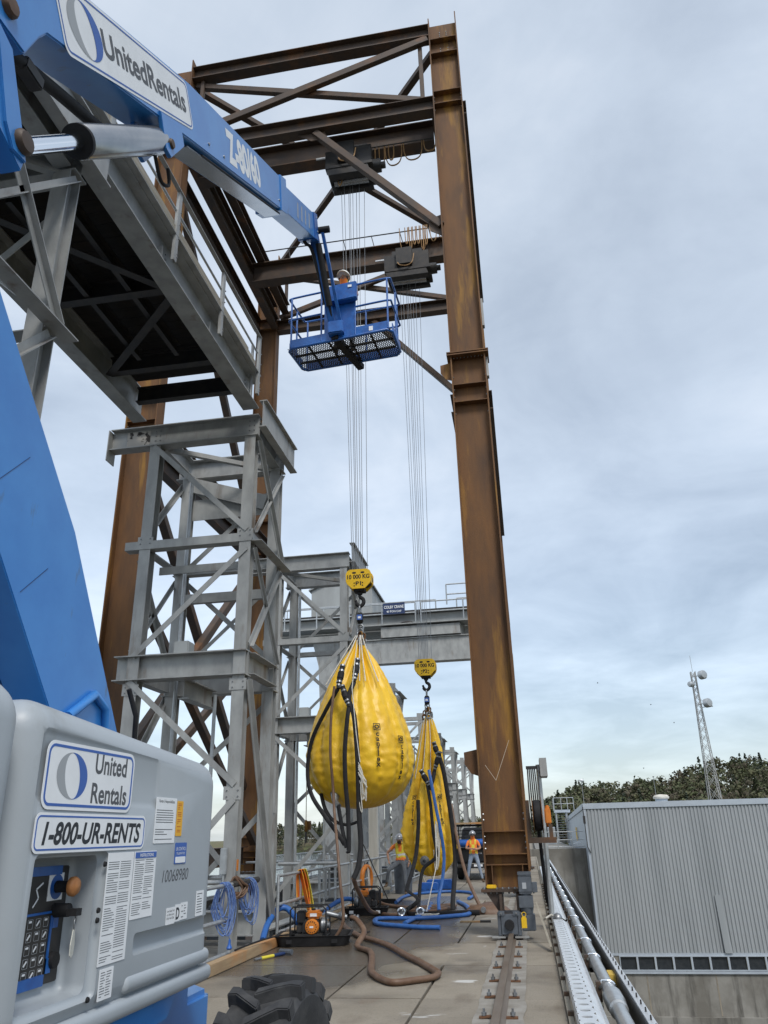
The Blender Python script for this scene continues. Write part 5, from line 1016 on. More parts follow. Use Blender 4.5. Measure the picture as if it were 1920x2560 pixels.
for h in (.62, 1.1):
    rail([(.33, 0, h), (.1, 0, h), (.01, .02, h), (0, .14, h), (0, .86, h), (.01, .98, h), (.12, 1, h), (.88, 1, h), (.99, .98, h), (1, .86, h), (1, .14, h), (.99, .02, h), (.88, 0, h), (.66, 0, h)], h)
for u, v_ in ((.03, 0), (.33, 0), (.97, 0), (.66, 0), (0, .5), (1, .5), (.03, 1), (.35, 1), (.65, 1), (.97, 1)): MB().tube([lerp2(u, v_) + z3 * .03, lerp2(u, v_) + z3 * 1.1], .017, 7).build('rail_post', BLUED, PB, 60)
b = MB()
for c_ in ((.34, .645),): 
    a0 = lerp2(.36, -.01); a1 = lerp2(.66, -.01)
    b.prism([a0 + z3 * .02, a1 + z3 * .02, a1 + z3 * 1.05, a0 + z3 * 1.05], (0, .03, 0))
b.build('platform_back_plate', BLUED, PB, bevel=.01)
b = MB(); b.prism([lerp2(.42, -.02) + z3 * .72, lerp2(.69, -.02) + z3 * .72, lerp2(.69, -.02) + z3 * 1.08, lerp2(.42, -.02) + z3 * 1.08], (.0, -.13, .0)); b.build('platform_control_box', BLUED, PB, bevel=.015)
b = MB(); b.box(-2.35, -2.28, 10.845, 10.852, 10.75, 10.80); b.build('decal', WHITE, PB); b = MB(); b.box(-2.0, -1.93, 10.95, 10.955, 9.84, 9.93); b.build('decal', WHITE, PB)
# ================================================================== RAIL AND DECK FURNITURE
RUSTC = mat('rusty_clip', (.16, .075, .035), (.09, .05, .03), .8, 0, 20)
TR = thing('crane_rail', 'worn steel crane rail bolted along the deck under the right crane leg', 'rail', (-.48, 20, .012))
b = MB(); b.prism([(-.48 + x, -2, .012 + z) for x, z in ((-.075, .0), (.075, 0), (.075, .012), (.014, .03), (.014, .07), (.04, .08), (.04, .11), (-.04, .11), (-.04, .08), (-.014, .07), (-.014, .03), (-.075, .012))], (0, 120, 0)); b.build('rail', mat('rail_steel', (.21, .175, .14), (.15, .11, .08), .5, .4, 4, (1, .2, 1)), TR)
cl = None
for i in range(9):
    y = 7.1 + 1.03 * i
    for s in (-1, 1):
        x = -.48 + s * .135
        b = MB(); b.bar((x - .06, y, .022), (x + .06, y, .032 if s < 0 else .022), .065, .016, (0, 0, 1)); c = b.build('rail_clip', RUSTC, TR)
        b = MB(); b.cyl((x + s * .01, y, .03), (x + s * .01, y, .10), .012, .012, 8); b.cyl((x + s * .01, y, .04), (x + s * .01, y, .068), .026, .026, 6); b.build('clip_bolt', SHACK, c)
lone(MB().box(-4.62, -4.47, 5, 25, .003, .15), 'timber_kerb', WOOD, 'long weathered timber kerb along the foot of the pipe railings', 'kerb', bevel=.008)
def railing(y0, y1, label, n=None, x=-4.68):
    T = thing('pipe_railing', label, 'railing', (x, (y0 + y1) / 2, 0), 'grey pipe railings at the dam edge'); n = n or max(2, round((y1 - y0) / 1.45))
    for i in range(n + 1):
        y = y0 + (y1 - y0) * i / n; MB().tube([(x, y, -.02), (x, y, 1.06)], .03, 8).build('post', GALVP, T, 60)
    for z in (1.08, .60, .14): MB().tube([(x, y0, z), (x, y1, z)], .03, 8).build('rail', GALVP, T, 60)
    MB().box(x - .01, x + .01, y0, y1, .0, .10).build('toe_plate', GALV, T); return T
railing(4.2, 12.75, 'pipe railing nearest the camera, half hidden by the grey machine cover')
railing(15.2, 21.3, 'pipe railing with the orange and yellow strap slung over it')
railing(21.7, 27.3, 'pipe railing with the life ring, beside the man with one foot raised')
railing(27.7, 37.5, 'pipe railing just beyond the man in the striped vest'); railing(38, 60, 'farthest pipe railing in the row along the dam edge')
gt = MB()
T = thing('gate_latch_bracket', 'grey bent bracket plates hanging on the strap-slung railing', 'bracket', (-4.62, 18.3, .5))
for y in (18.3, 18.62): MB().tube([(-4.62, y, 1.06), (-4.58, y + .14, 1.02), (-4.58, y + .14, .5), (-4.62, y, .46)], .02, 6, flat=2.2).build('bracket_bar', GALV, T, 60)
# steel bits below the towers
for k in range(-1, 5):
    y0 = 15.95 + 8.65 * k; T = thing('gate_girder', ['rusty grey gate girder low beside the near railing', 'grey riveted gate girder low behind the strap-slung railing', 'grey gate girder low behind the life ring', 'grey gate girder in the bay behind the truck', 'grey gate girder one bay beyond the truck', 'most distant grey gate girder in view'][k + 1], 'girder', (-5.6, y0 + 2.7, -1.5), 'gate girders between the towers')
    MB().ibeam((-5.3, y0, -.2), (-5.3, y0 + 5.3, -.2), .3, .6, tf=.03).build('girder_beam', GALV, T)
    for i in range(7): MB().box(-5.29, -5.16, y0 + .3 + .75 * i, y0 + .32 + .75 * i, -.45, .06).build('stiffener', GALV, T)
    MB().ibeam((-8.1, y0, .1), (-8.1, y0 + 5.3, .1), .3, .5).build('girder_beam', DARKS, T); MB().box(-8.0, -5.5, y0 + .6, y0 + 4.6, -.9, -.4).build('gate_leaf', RUSTD, T)
    MB().cyl((-7.4, y0 + .5, .25), (-5.7, y0 + .5, .25), .2, None, 16).build('drive_shaft', DARKS, T, 40); MB().box(-6.4, -5.8, y0 + .2, y0 + .8, -.4, .55).build('gear_box', MOTOR, T, bevel=.03)
for i, lab_ in enumerate(('upstream railing nearest the camera, beyond the brown left legs', 'upstream railing behind the first tall tower', 'upstream railing behind the tower of the round bag', 'last upstream railing beyond the towers')): 
    railing(5 + 9.2 * i, 13.6 + 9.2 * i, lab_, 5, -9.62)['group'] = 'railings on the reservoir side'
# straps, cables, rings on the railings
b = MB(); T = thing('ratchet_strap', 'orange and yellow webbing strap slung over the railing behind the orange pump', 'strap', (-4.55, 16.9, .1))
for i, (yy, mt, dy) in enumerate(((16.62, ORSTR, .05), (16.82, ORSTR, .22), (16.98, LIME, .12))):
    p = [(-4.70, yy, .62), (-4.715, yy, 1.0), (-4.68, yy, 1.115), (-4.64, yy + .01, 1.03), (-4.55, yy + .0, .7), (-4.45, yy - dy, .35), (-4.36, yy - dy - .2, .06)]
    MB().tube(spline(p, 5), .12, 4, flat=.08, up0=(1, 0, 0)).build('webbing', mt, T)
MB().tube(spline([(-4.38, 16.5, .05), (-4.2, 16.45, .16), (-4.08, 16.3, .12), (-4.02, 16.2, .04)], 5), .05, 6, flat=.4).build('webbing', ORSTR, T, 50)
def coil(y, label, n, seed, mt=BLCAB, zt=1.08, h=.62, nm='cable_coil', cat='cable', x=-4.68, w=.2, r=.008):
    random.seed(seed); T = thing(nm, label, cat, (x, y, zt - h), None)
    for i in range(n):
        a = random.uniform(-.13, .13) ; hh = h * random.uniform(.65, 1.1); ww = w * random.uniform(.3, 1.3); xo = .03 + random.uniform(0, .10)
        p = [(x - xo, y + a - ww * .5, zt - hh * .5), (x - xo * .6, y + a - ww * .2, zt - .06), (x, y + a, zt + .03 + random.random() * .02), (x + xo * .8, y + a + ww * .25, zt - .06), (x + xo, y + a + ww * .6, zt - hh * .55), (x + xo * .7, y + a + ww * .2, zt - hh), (x, y + a - ww * .3, zt - hh * .95)]
        MB().tube(spline(p + [p[0]], 4), r, 5).build('cable_loop', mt, T, 60)
    return T
coil(12.45, 'left blue cable hank looped over the end of the near railing', 13, 3)
MB().tube([(-4.68, 12.7, 1.08), (-4.68, 15.2, 1.08)], .02, 6)
lone(MB().tube([(-4.72, 12.6, 1.07), (-4.78, 14.3, 1.07)], .05, 8), 'spreader_bar', DARKS, 'dark square bar from the near railing end carrying the cables', 'bar')
coil(13.75, 'right blue cable hank on the dark bar beside the tall hoist tower', 12, 5, x=-4.76)
coil(13.1, 'brown rope coil on the dark bar between the two blue cable hanks', 10, 6, BRHOSE, 1.13, .26, 'rope_coil', 'rope', -4.75, .3, .016)
b = MB(); T = thing('shore_power_cable', 'blue plug end dangling from the left cable hank', 'plug', (-4.55, 12.55, .1)); MB().tube([(-4.62, 12.5, .5), (-4.6, 12.55, .34)], .008, 5).build('lead', BLCAB, T); MB().lathe((-4.6, 12.55, .2), [(.0, 0), (.035, .01), (.045, .03), (.02, .08), (.016, .14), (0, .15)], 10).build('plug', BLPL, T, 50)
T = thing('life_ring', 'orange life ring with white rope hanging on the railing beside the broom', 'life ring', (-4.55, 23.1, .25))
MB().ring((-4.58, 23.1, .62), .27, .065, (1, -.35, 0), 28, 10, (1.15, .9), (0, 0, 1)).build('ring', ORANGE, T, 60)
MB().tube(spline([(-4.52, 23.0, .9), (-4.48, 22.9, .6), (-4.5, 23.0, .3), (-4.47, 23.1, .15), (-4.5, 23.15, .45), (-4.5, 23.1, .85)], 5), .014, 6).build('ring_rope', WROPE, T, 60)
T = thing('broom', 'black push broom leaning on the railing next to the life ring', 'broom', (-3.95, 23.1, 0))
MB().cyl((-4.62, 22.9, 1.5), (-4.0, 23.1, .12), .016, None, 8).build('handle', DARKS, T, 60); MB().box(-4.2, -3.78, 23.05, 23.16, .06, .12).build('head', BLACK, T, bevel=.01); MB().box(-4.2, -3.78, 23.06, 23.15, .005, .06).build('bristles', BLACK, T)
# hammer
T = thing('sledge_hammer', 'yellow and blue handled sledge hammer lying by the black tray', 'hammer', (-4.15, 13.4, 0))
pa, pb = Vector((-4.32, 12.9, .03)), Vector((-3.98, 13.75, .03)); d_ = (pb - pa)
MB().tube([pa, pa + d_ * .18], .02, 8).build('grip', SHACK, T, 60); MB().tube([pa + d_ * .18, pa + d_ * .5], .024, 8).build('handle', LIME, T, 60); MB().tube([pa + d_ * .5, pa + d_ * .8], .026, 8).build('neck', DKBLUE, T, 60)
MB().cyl(pa + d_ * .83 + Vector((-.10, .04, .02)), pa + d_ * .83 + Vector((.12, -.05, .02)), .04, None, 8).build('head', MOTOR, T, 40)
T = thing('wire_brush', 'rusty wooden handled brush lying on the deck left of the crane motor', 'brush', (-1.2, 18.3, 0))
pa, pb = Vector((-1.62, 18.2, .02)), Vector((-.98, 18.2, .02)); MB().bar(pa, pb, .05, .03).build('handle', WOOD, T); MB().bar(pb - Vector((.22, 0, .0)), pb, .07, .045).build('bristles', DARKS, T)
# pumps
def pump(x, y, yaw, label):
    T = thing('water_pump', label, 'pump', (0, 0, 0), 'engine pumps standing in black trays')
    MB().box(-.24, .24, -.18, .18, .10, .14).build('base', DARKS, T)
    for yy in (-.2, .2):
        p = [(-.32, yy, .09), (-.32, yy, .52), (-.27, yy, .57), (.27, yy, .57), (.32, yy, .52), (.32, yy, .09)]
        MB().tube(p, .015, 8).build('roll_bar', BLACK, T, 60)
    for xx in (-.32, .32): MB().tube([(xx, -.2, .11), (xx, .2, .11)], .015, 8).build('roll_bar', BLACK, T, 60)
    e_ = MB().box(-.12, .18, -.14, .14, .14, .36).build('engine_block', DARKS, T, bevel=.02)
    MB().lathe((.06, -.14, .25), [(0, 0), (.02, .06), (.11, .055), (.125, .03), (.125, -.02), (0, -.02)], 24, (0, -1, 0)).build('recoil_cover', ORANGE, e_, 40)
    for i in range(14):
        a = 2 * math.pi * i / 14; MB().box(.06 + .085 * math.cos(a) - .008, .06 + .085 * math.cos(a) + .008, -.202, -.198, .25 + .085 * math.sin(a) - .008, .25 + .085 * math.sin(a) + .008).build('vent_slot', BLACK, e_)
    b = MB(); plate(b, (.06, -.2025, .25), (1, 0, 0), (0, 0, 1), rrect(.07, .03, .012), .001); b.build('badge', WHITE, e_)
    MB().box(-.06, .2, -.13, .12, .37, .50).build('fuel_tank', ORANGE, T, bevel=.035); MB().cyl((.06, 0, .49), (.06, 0, .53), .035, None, 12).build('tank_cap', BLACK, T, 40)
    MB().box(.02, .14, -.1345, -.131, .41, .46).build('label_plate', WHITE, T)
    MB().box(-.22, -.07, -.15, .1, .30, .50).build('air_filter', BLACK, T, bevel=.02); MB().box(-.23, -.13, -.13, .13, .15, .29).build('muffler', DARKS, T, bevel=.02)
    MB().lathe((.19, .02, .26), [(0, 0), (.11, .0), (.13, .03), (.11, .10), (.05, .12), (.05, .16), (0, .16)], 18, (1, 0, 0)).build('pump_housing', SHACK, T, 40)
    MB().tube([(.3, .02, .36), (.3, .02, .46), (.38, .0, .46)], .04, 10).build('outlet', SHACK, T, 60)
    T.location = (x, y, .02); T.rotation_euler.z = yaw; return T
def tray(x, y, yaw, w, d, label):
    T = thing('drip_tray', label, 'tray', (0, 0, 0), 'black drip trays under the pumps')
    o1, i1 = rrect(w, d, .12), rrect(w - .06, d - .06, .10)
    b = MB(); k = len(o1); v = [(a * .9, c * .9, 0) for a, c in o1] + [(a, c, .15) for a, c in o1] + [(a * 1.03, c * 1.04, .16) for a, c in o1] + [(a, c, .16) for a, c in i1] + [(a * .9, c * .9, .012) for a, c in i1]
    f = [tuple(range(k - 1, -1, -1)), tuple(range(4 * k, 5 * k))]
    for L_ in range(4): f += [(L_ * k + i, L_ * k + (i + 1) % k, (L_ + 1) * k + (i + 1) % k, (L_ + 1) * k + i) for i in range(k)]
    b.add(v, f); b.build('tray_shell', BLACK, T, 40)
    for s in (-1, 1): MB().box(s * w * .3 - .05, s * w * .3 + .05, -d / 2 - .012, -d / 2 - .006, .05, .11).build('tray_label', WHITE if d < .7 else BLACK, T)
    T.location = (x, y, .004); T.rotation_euler.z = yaw; return T
tray(-3.92, 15.0, R(8), 1.3, .95, 'black drip tray with the orange pump, nearest the camera'); pump(-4.02, 15.05, R(4), 'orange engine pump in the near tray, in front of the strap')
tray(-4.0, 20.1, R(4), 1.05, .62, 'black drip tray farther along, at the railing under the hoses'); pump(-4.0, 20.15, R(186), 'black pump in the farther tray beside the brown hoses')
T = thing('valve_fitting', 'silver hose valve lying between the orange pump and the brown hose', 'valve', (-3.4, 15.1, .3))
MB().tube([(-3.72, 15.05, .47), (-3.5, 15.08, .42), (-3.36, 15.1, .40)], .045, 12).build('pipe', SHACK, T, 60); MB().ball((-3.45, 15.09, .42), .075, 12, 8).build('valve_body', SHACK, T, 180); MB().cyl((-3.45, 15.09, .48), (-3.45, 15.09, .56), .012, None, 8).build('stem', SHACK, T)
for i in range(3): MB().cyl((-3.30 + .06 * i, 15.11, .395 - .006 * i), (-3.27 + .06 * i, 15.11, .392 - .006 * i), .058, None, 12).build('hose_band', SHACK if i else BLACK, T, 50)
G0 = lambda px, py, z=.045: at(px, py, z=z)
hose([(-3.28, 15.1, .40), (-3.15, 15.0, .36), (-2.98, 14.75, .2), G0(893, 2365), G0(925, 2378), G0(930, 2400), G0(928, 2425), G0(940, 2440), G0(965, 2452), G0(990, 2456), G0(1040, 2450), G0(1080, 2444), G0(1095, 2434), G0(1083, 2424), G0(1050, 2405), G0(1010, 2385), G0(975, 2365), G0(940, 2352), G0(900, 2340), G0(868, 2322), G0(858, 2310)], .05, 'long brown hose looping over the near slabs from the orange pump', 'hose', BRHOSE, .8, 'brown hoses on the deck', 5, 10)
hose([q(884, 2196, 15.6), q(890, 2215, 16.2), q(905, 2245, 17.2), (-3.55, 18.2, .25), G0(945, 2283), G0(985, 2287), G0(1040, 2282), G0(1090, 2276), G0(1130, 2268), G0(1134, 2262), G0(1080, 2266), G0(1010, 2272), G0(1003, 2277), G0(1075, 2272), G0(1120, 2266)], .045, 'brown hose dropping from the lowest black hose into flat coils on the deck', 'hose', BRHOSE, .9, 'brown hoses on the deck', 5, 10)
hose([(-3.85, 20.1, .2), G0(935, 2250, .12), G0(965, 2262), G0(1010, 2268), G0(1060, 2270), G0(1075, 2264)], .045, 'short brown hose running from the farther pump into the coils', 'hose', BRHOSE, .9, 'brown hoses on the deck', 5, 10)
hose([G0(990, 2256), G0(1005, 2244), G0(1030, 2236), G0(1065, 2232), G0(1110, 2229), G0(1150, 2229), G0(1178, 2232), G0(1184, 2238), G0(1172, 2246)], .05, 'far arc of blue hose curving on the deck behind the limp bag', 'hose', BLHOSE, .8, 'blue hoses on the deck', 5)
hose([G0(1145, 2254), G0(1165, 2264), G0(1174, 2278), G0(1168, 2286), G0(1130, 2290), G0(1080, 2294), G0(1020, 2296), G0(955, 2296), G0(938, 2300), G0(945, 2309), G0(990, 2314), G0(1050, 2318), G0(1100, 2319)], .055, 'large flat loop of blue hose in front of the brown coils', 'hose', BLHOSE, .8, 'blue hoses on the deck', 6)
hose([G0(1012, 2308), G0(1040, 2294), G0(1060, 2284), G0(1072, 2272), G0(1078, 2258)], .05, 'blue hose crossing diagonally under the brown coils', 'hose', BLHOSE, .8, 'blue hoses on the deck', 5)
hose([(-4.75, 14.6, .1), (-4.8, 15.0, .3), (-4.75, 15.4, .5), (-4.6, 15.5, .52), (-4.4, 15.4, .38), (-4.3, 15.25, .3)], .055, 'blue hose arching through the railing to the orange pump', 'hose', BLHOSE, 1, None, 6)
hose([(-4.85, 19.2, .0), (-4.75, 19.5, .22), (-4.5, 19.9, .35), (-4.3, 20.1, .32)], .05, 'blue hose arching through the railing to the farther pump', 'hose', BLHOSE, 1, None, 6)
hose([(-4.6, 12.8, .17), (-4.5, 13.4, .2), (-4.4, 14.2, .2), (-4.3, 15.0, .14), (-3.9, 16.0, .03), (-3.5, 16.2, .03), (-3.2, 16.4, .03)], .014, 'thin black lead over the timber kerb behind the near tray', 'cable', BLACK, 1, None, 6, 6, name='power_lead')
hose([q(1030, 2262, 19.6), (-2.9, 19.55, .05), (-2.3, 19.5, .05), (-1.9, 19.6, .05), (-1.3, 19.7, .05)], .07, 'flat black hose lying on the deck under the limp bag', 'hose', BLACK, .35, None, 5, up0=(0, 0, 1))
T = thing('hose_coupler', 'chrome hose couplers on the deck under the limp bag', 'coupler', (-2.6, 19.5, .02))
for x in (-2.62, -3.05): MB().ring((x, 19.4, .11), .075, .026, (.3, -1, 0), 18, 8).build('coupler_ring', CHROME, T, 60); MB().cyl((x, 19.42, .11), (x + .06, 19.6, .11), .05, .05, 14).build('coupler_body', SHACK, T, 50)
T = thing('rope_heap', 'small heap of white rope on the deck under the limp bag', 'rope', (-2.5, 19.2, 0)); random.seed(2)
for i in range(6): MB().tube(spline([(-2.85 + random.random() * .7, 19.1 + random.random() * .25, .02 + .012 * i) for _ in range(6)], 4), .012, 5).build('rope_turn', WROPE, T, 60)
T = thing('canvas_heap', 'brown canvas sack heap with steel coupling left of the crane leg', 'sack', (-1.15, 20.2, 0))
b = MB(); n = 20
for r_, z in ((.34, .0), (.33, .06), (.27, .14), (.17, .2), (.05, .215)):
    pass
b.lathe((-1.12, 20.2, .0), [(.36, 0), (.35, .06), (.27, .14), (.15, .20), (0, .22)], 20)
b.v = [(x + .06 * noise.noise((x * 7, y * 7, z * 7)) + (x + 1.12) * .5, y + .05 * noise.noise((x * 7, y * 6, z * 9 + 4)), max(0, z + .07 * noise.noise((x * 6, y * 6, z * 6 + 9)) * (z > .01))) for x, y, z in b.v]
b.build('canvas', BRHOSE, T, 60); MB().lathe((-1.22, 19.9, .1), [(.03, 0), (.06, 0), (.06, .1), (.03, .1)], 14, (0, -1, 0)).build('coupling', SHACK, T, 50)
# bin, cases
T = thing('waste_bin', 'dark grey round bin behind the man with one foot raised', 'bin', (-4.15, 27.0, 0)); MB().lathe((-4.15, 27.0, .0), [(.0, 0), (.27, 0), (.31, .85), (.34, .86), (.34, .92), (.30, .93), (.27, .05), (0, .05)], 24).build('bin_body', MOTOR, T, 40)
for a in (R(-60), R(120)): MB().box(-4.15 + .3 * math.cos(a) - .06, -4.15 + .3 * math.cos(a) + .06, 27 + .3 * math.sin(a) - .06, 27 + .3 * math.sin(a) + .06, .74, .80).build('handle', MOTOR, T, bevel=.015)
def case(x, y, w, d, h, label, z=0):
    T = thing('plastic_case', label, 'case', (x, y, z), 'blue plastic cases on the deck'); MB().box(x - w / 2, x + w / 2, y - d / 2, y + d / 2, z + .003, z + h).build('shell', BLPL, T, bevel=.03)
    for i in range(3): MB().box(x - w * .36 + w * .3 * i, x - w * .36 + w * .3 * i + .09, y - d / 2 - .02, y - d / 2 - .001, z + h * .3, z + h * .7).build('rib', BLPL, T, bevel=.006)
case(-3.42, 27.6, .62, .5, .26, 'lower blue plastic case next to the bin'); case(-3.15, 28.6, .85, .6, .30, 'taller blue plastic case behind the lower one')
for i, (x0, x1) in enumerate(((-3.95, -3.7), (-3.72, -3.55))):
    lone(MB().bar((x0 - .15, 28.2 + i, 1.25), (x1 + .25, 27.9 + i, .03), .05, .03), 'loose_batten', OLDW, ['pale batten leaning beside the bin, nearer one', 'pale batten leaning beside the bin, farther one'][i], 'batten')
lone(MB().box(-4.55, -4.15, 22.6, 22.95, .004, .34), 'tool_box', DARKS, 'black tool box on the deck by the life ring and broom', 'tool box', bevel=.03)
lone(MB().bar((.0, 15.2, .56), (.17, 13.9, .03), .10, .03, (1, 0, .3)), 'loose_plank', OLDW, 'split plank leaning on the base of the right crane leg', 'plank')
# pale post behind the bag
lone(MB().box(-4.93, -4.67, 25.3, 25.56, -.03, 4.3), 'timber_post', mat('pale_post', (.60, .57, .50), (.52, .49, .42), .8, 0, 3, (3, 3, .3)), 'pale square timber post standing behind the broom', 'post')
T = thing('snatch_block', 'rusty snatch block hung on a line left of the round bag hoses', 'pulley', q(765, 2070, 17.5)); c_ = q(765, 2065, 17.5)
MB().ring(c_, .09, .035, (1, .3, 0), 18, 8).build('block_cheek', RUST, T, 60); MB().box(c_.x + .0, c_.x + .1, c_.y - .06, c_.y + .06, c_.z - .08, c_.z + .1).build('block_side', RUST, T); MB().tube([c_ + Vector((0, 0, .1)), c_ + Vector((0, 0, .9))], .01, 5).build('line', WROPE, T); MB().tube([c_ - Vector((0, 0, .1)), c_ - Vector((0, 0, .35))], .018, 6).build('hook', DARKS, T)
# ================================================================== THE DOWNSTREAM EDGE
T = thing('cable_tray', 'bright perforated metal cable tray running along the deck edge', 'cable tray', (.4, 14, 0))
xl_, xr_, zt_ = .27, .44, .20; y0 = 3.5; segs = []; ycut = [(3.5, 7.86), (7.87, 16.6), (16.95, 40)]
for a, c in ycut:
    b = MB(); nh = int((c - a) / .27); p = (c - a) / nh
    b.box(xl_, xl_ + .004, a, c, zt_ - .12, zt_); b.box(xr_ + .0, xr_ + .006, a, c, zt_ + .0, zt_ + .055) if False else None
    v = []; f = []
    for i in range(nh):                                            # top web with oval openings
        yc = a + p * (i + .5); ov = [(.052 * math.cos(t) * (1 if abs(math.cos(t)) < .7 else 1), .040 * math.sin(t)) for t in [2 * math.pi * k / 20 for k in range(20)]]
        ov = [((xl_ + xr_) / 2 + max(-.046, min(.046, u * 1.15)), yc + w_) for u, w_ in ov]; rc = []
        for u, w_ in ov:
            dx, dy = u - (xl_ + xr_) / 2, w_ - yc; s_ = min(((xr_ - xl_) / 2) / max(1e-6, abs(dx)), (p / 2) / max(1e-6, abs(dy))); rc.append(((xl_ + xr_) / 2 + dx * s_, yc + dy * s_))
        o_ = len(v); k = 20
        v += [(u, w_, zt_) for u, w_ in rc] + [(u, w_, zt_) for u, w_ in ov] + [(u, w_, zt_ - .012) for u, w_ in ov]
        for j in range(k): f += [(o_ + j, o_ + (j + 1) % k, o_ + k + (j + 1) % k, o_ + k + j), (o_ + k + j, o_ + k + (j + 1) % k, o_ + 2 * k + (j + 1) % k, o_ + 2 * k + j)]
    b.add(v, f)
    b.add([(xr_, a, zt_), (xr_, c, zt_), (xr_ + .07, c, zt_ - .05), (xr_ + .07, a, zt_ - .05), (xr_ + .09, c, zt_ - .02), (xr_ + .09, a, zt_ - .02)], [(0, 1, 2, 3), (3, 2, 4, 5)])
    b.build('tray_length', ALU, T)
bl_ = MB().box(xl_ + .01, xr_ - .01, 7.80, 7.93, zt_ + .001, zt_ + .004).build('splice_plate', ALU, T)
bolt_parts(bl_, [(xl_ + .05, 7.83, zt_ + .004), (xr_ - .05, 7.83, zt_ + .004), (xl_ + .05, 7.90, zt_ + .004), (xr_ - .05, 7.90, zt_ + .004)], (0, 0, 1), .016, .01, CHROME)
for i in range(26): MB().box(.205, .265, 4.1 + 1.0 * i, 4.16 + 1.0 * i, .0, .09).build('tray_bracket', RUSTD, T)
lone(MB().box(.205, .255, -2, 60, -.16, .05), 'edge_board', OLDW, 'weathered timber board along the deck edge under the cable tray', 'board')
T = thing('tray_end_light', 'round steel lamp head tied in the gap of the cable tray', 'lamp', (.36, 16.75, .12)); MB().lathe((.36, 16.72, .2), [(0, -.06), (.06, -.05), (.085, 0), (.085, .06), (.05, .09), (0, .1)], 18, (0, -1, .3)).build('lamp_body', SHACK, T, 50); MB().tube([(.36, 16.8, .2), (.25, 16.9, .25), (.15, 16.85, .2), (.1, 17.0, .15)], .018, 6).build('lead', WROPE, T, 60); MB().box(.28, .44, 16.66, 16.92, .06, .12).build('lamp_base', BLACK, T)
PP = thing('conduit_pipe', 'thick galvanized conduit pipe clamped along the outside of the deck', 'pipe', (.68, 14, 0)); xp_, zp_, rp_ = .69, .13, .072
MB().tube([(xp_, 2.5, zp_), (xp_, 8.95, zp_)], rp_, 20).build('pipe_run', GALVP, PP, 60); MB().tube([(xp_, 9.55, zp_), (xp_, 60, zp_)], rp_, 20).build('pipe_run', GALVP, PP, 60)
MB().tube([(xp_, 8.93, zp_), (xp_, 8.95, zp_), (xp_, 9.15, zp_), (xp_, 9.22, zp_ ), (xp_, 9.6, zp_), (xp_, 9.75, zp_)], [rp_ * 1.03, rp_ * 1.28, rp_ * 1.28, rp_ * 1.42, rp_ * 1.42, rp_ * 1.02], 20).build('expansion_sleeve', GALVP, PP, 40)
for i, y in enumerate([6.2, 7.75, 10.05, 12.05, 13.7, 15.4, 17.1, 18.8, 20.5, 22.2, 24, 26, 28, 31, 34, 38]):
    MB().bar((.585, y, -.2), (.585, y, zp_ + .075), .055, .09, (0, 1, 0)).build('pipe_stand', RUSTD, PP)
    p = [(.56, y, zp_ + .02), (.63, y, zp_ + .085)] + [(xp_ + (rp_ + .012) * math.cos(R(a)), y, zp_ + (rp_ + .012) * math.sin(R(a))) for a in (100, 75, 50, 25, 0, -25)]
    MB().tube(p, .012, 8).build('u_bolt', CHROME, PP, 60)
    for z in (zp_ + .03, zp_ - .13): MB().cyl((.60, y - .052, z), (.60, y - .068, z), .018, None, 6).build('nut', CHROME, PP)
T = thing('edge_channel', 'long bolted steel trough with pale rim beyond the conduit pipe', 'trough', (.86, 14, 0))
b = MB(); b.add([(.845, -2, .22), (.845, 60, .22), (.905, 60, .235), (.905, -2, .235), (.845, -2, -.25), (.845, 60, -.25), (.905, -2, -.25), (.905, 60, -.25)], [(0, 1, 2, 3), (0, 4, 5, 1), (3, 2, 7, 6)]); b.build('channel_rim', ALU, T)
MB().box(.835, .843, -2, 60, -.25, .205).build('channel_wall', DARKS, T)
pts_ = [(.875, 4.4 + .33 * i, .231) for i in range(90)]
bolt_parts(T, pts_, (0, 0, 1), .009, .035, DARKS)
MB().box(.60, .845, 16.8, 60, -.02, .0).build('channel_cover', ALU, T)
lone(MB().box(.76, .834, 10.75, 11.1, -.1, .16), 'yellow_block', mat('yellow_foam', (.60, .40, .06), (.48, .34, .08), .8, 0, 40), 'yellow block wedged between the conduit pipe and the trough', 'block')
T = thing('cable_bundle', 'slack black cables lying in the trough beside the conduit pipe', 'cable', (.79, 12.6, -.1)); random.seed(1)
for i in range(5): MB().tube(spline([(.79 + random.uniform(-.02, .03), 11.2 + .6 * k, -.05 + random.uniform(-.03, .06) + .03 * math.sin(k)) for k in range(6)], 4), .012, 6).build('cable', BLACK, T, 60)
lone(MB().bar((.93, -1, -.02), (.93, 8.9, -.02), .05, .14), 'edge_timber', OLDW, 'weathered timber on the outer face below the trough rim', 'timber')
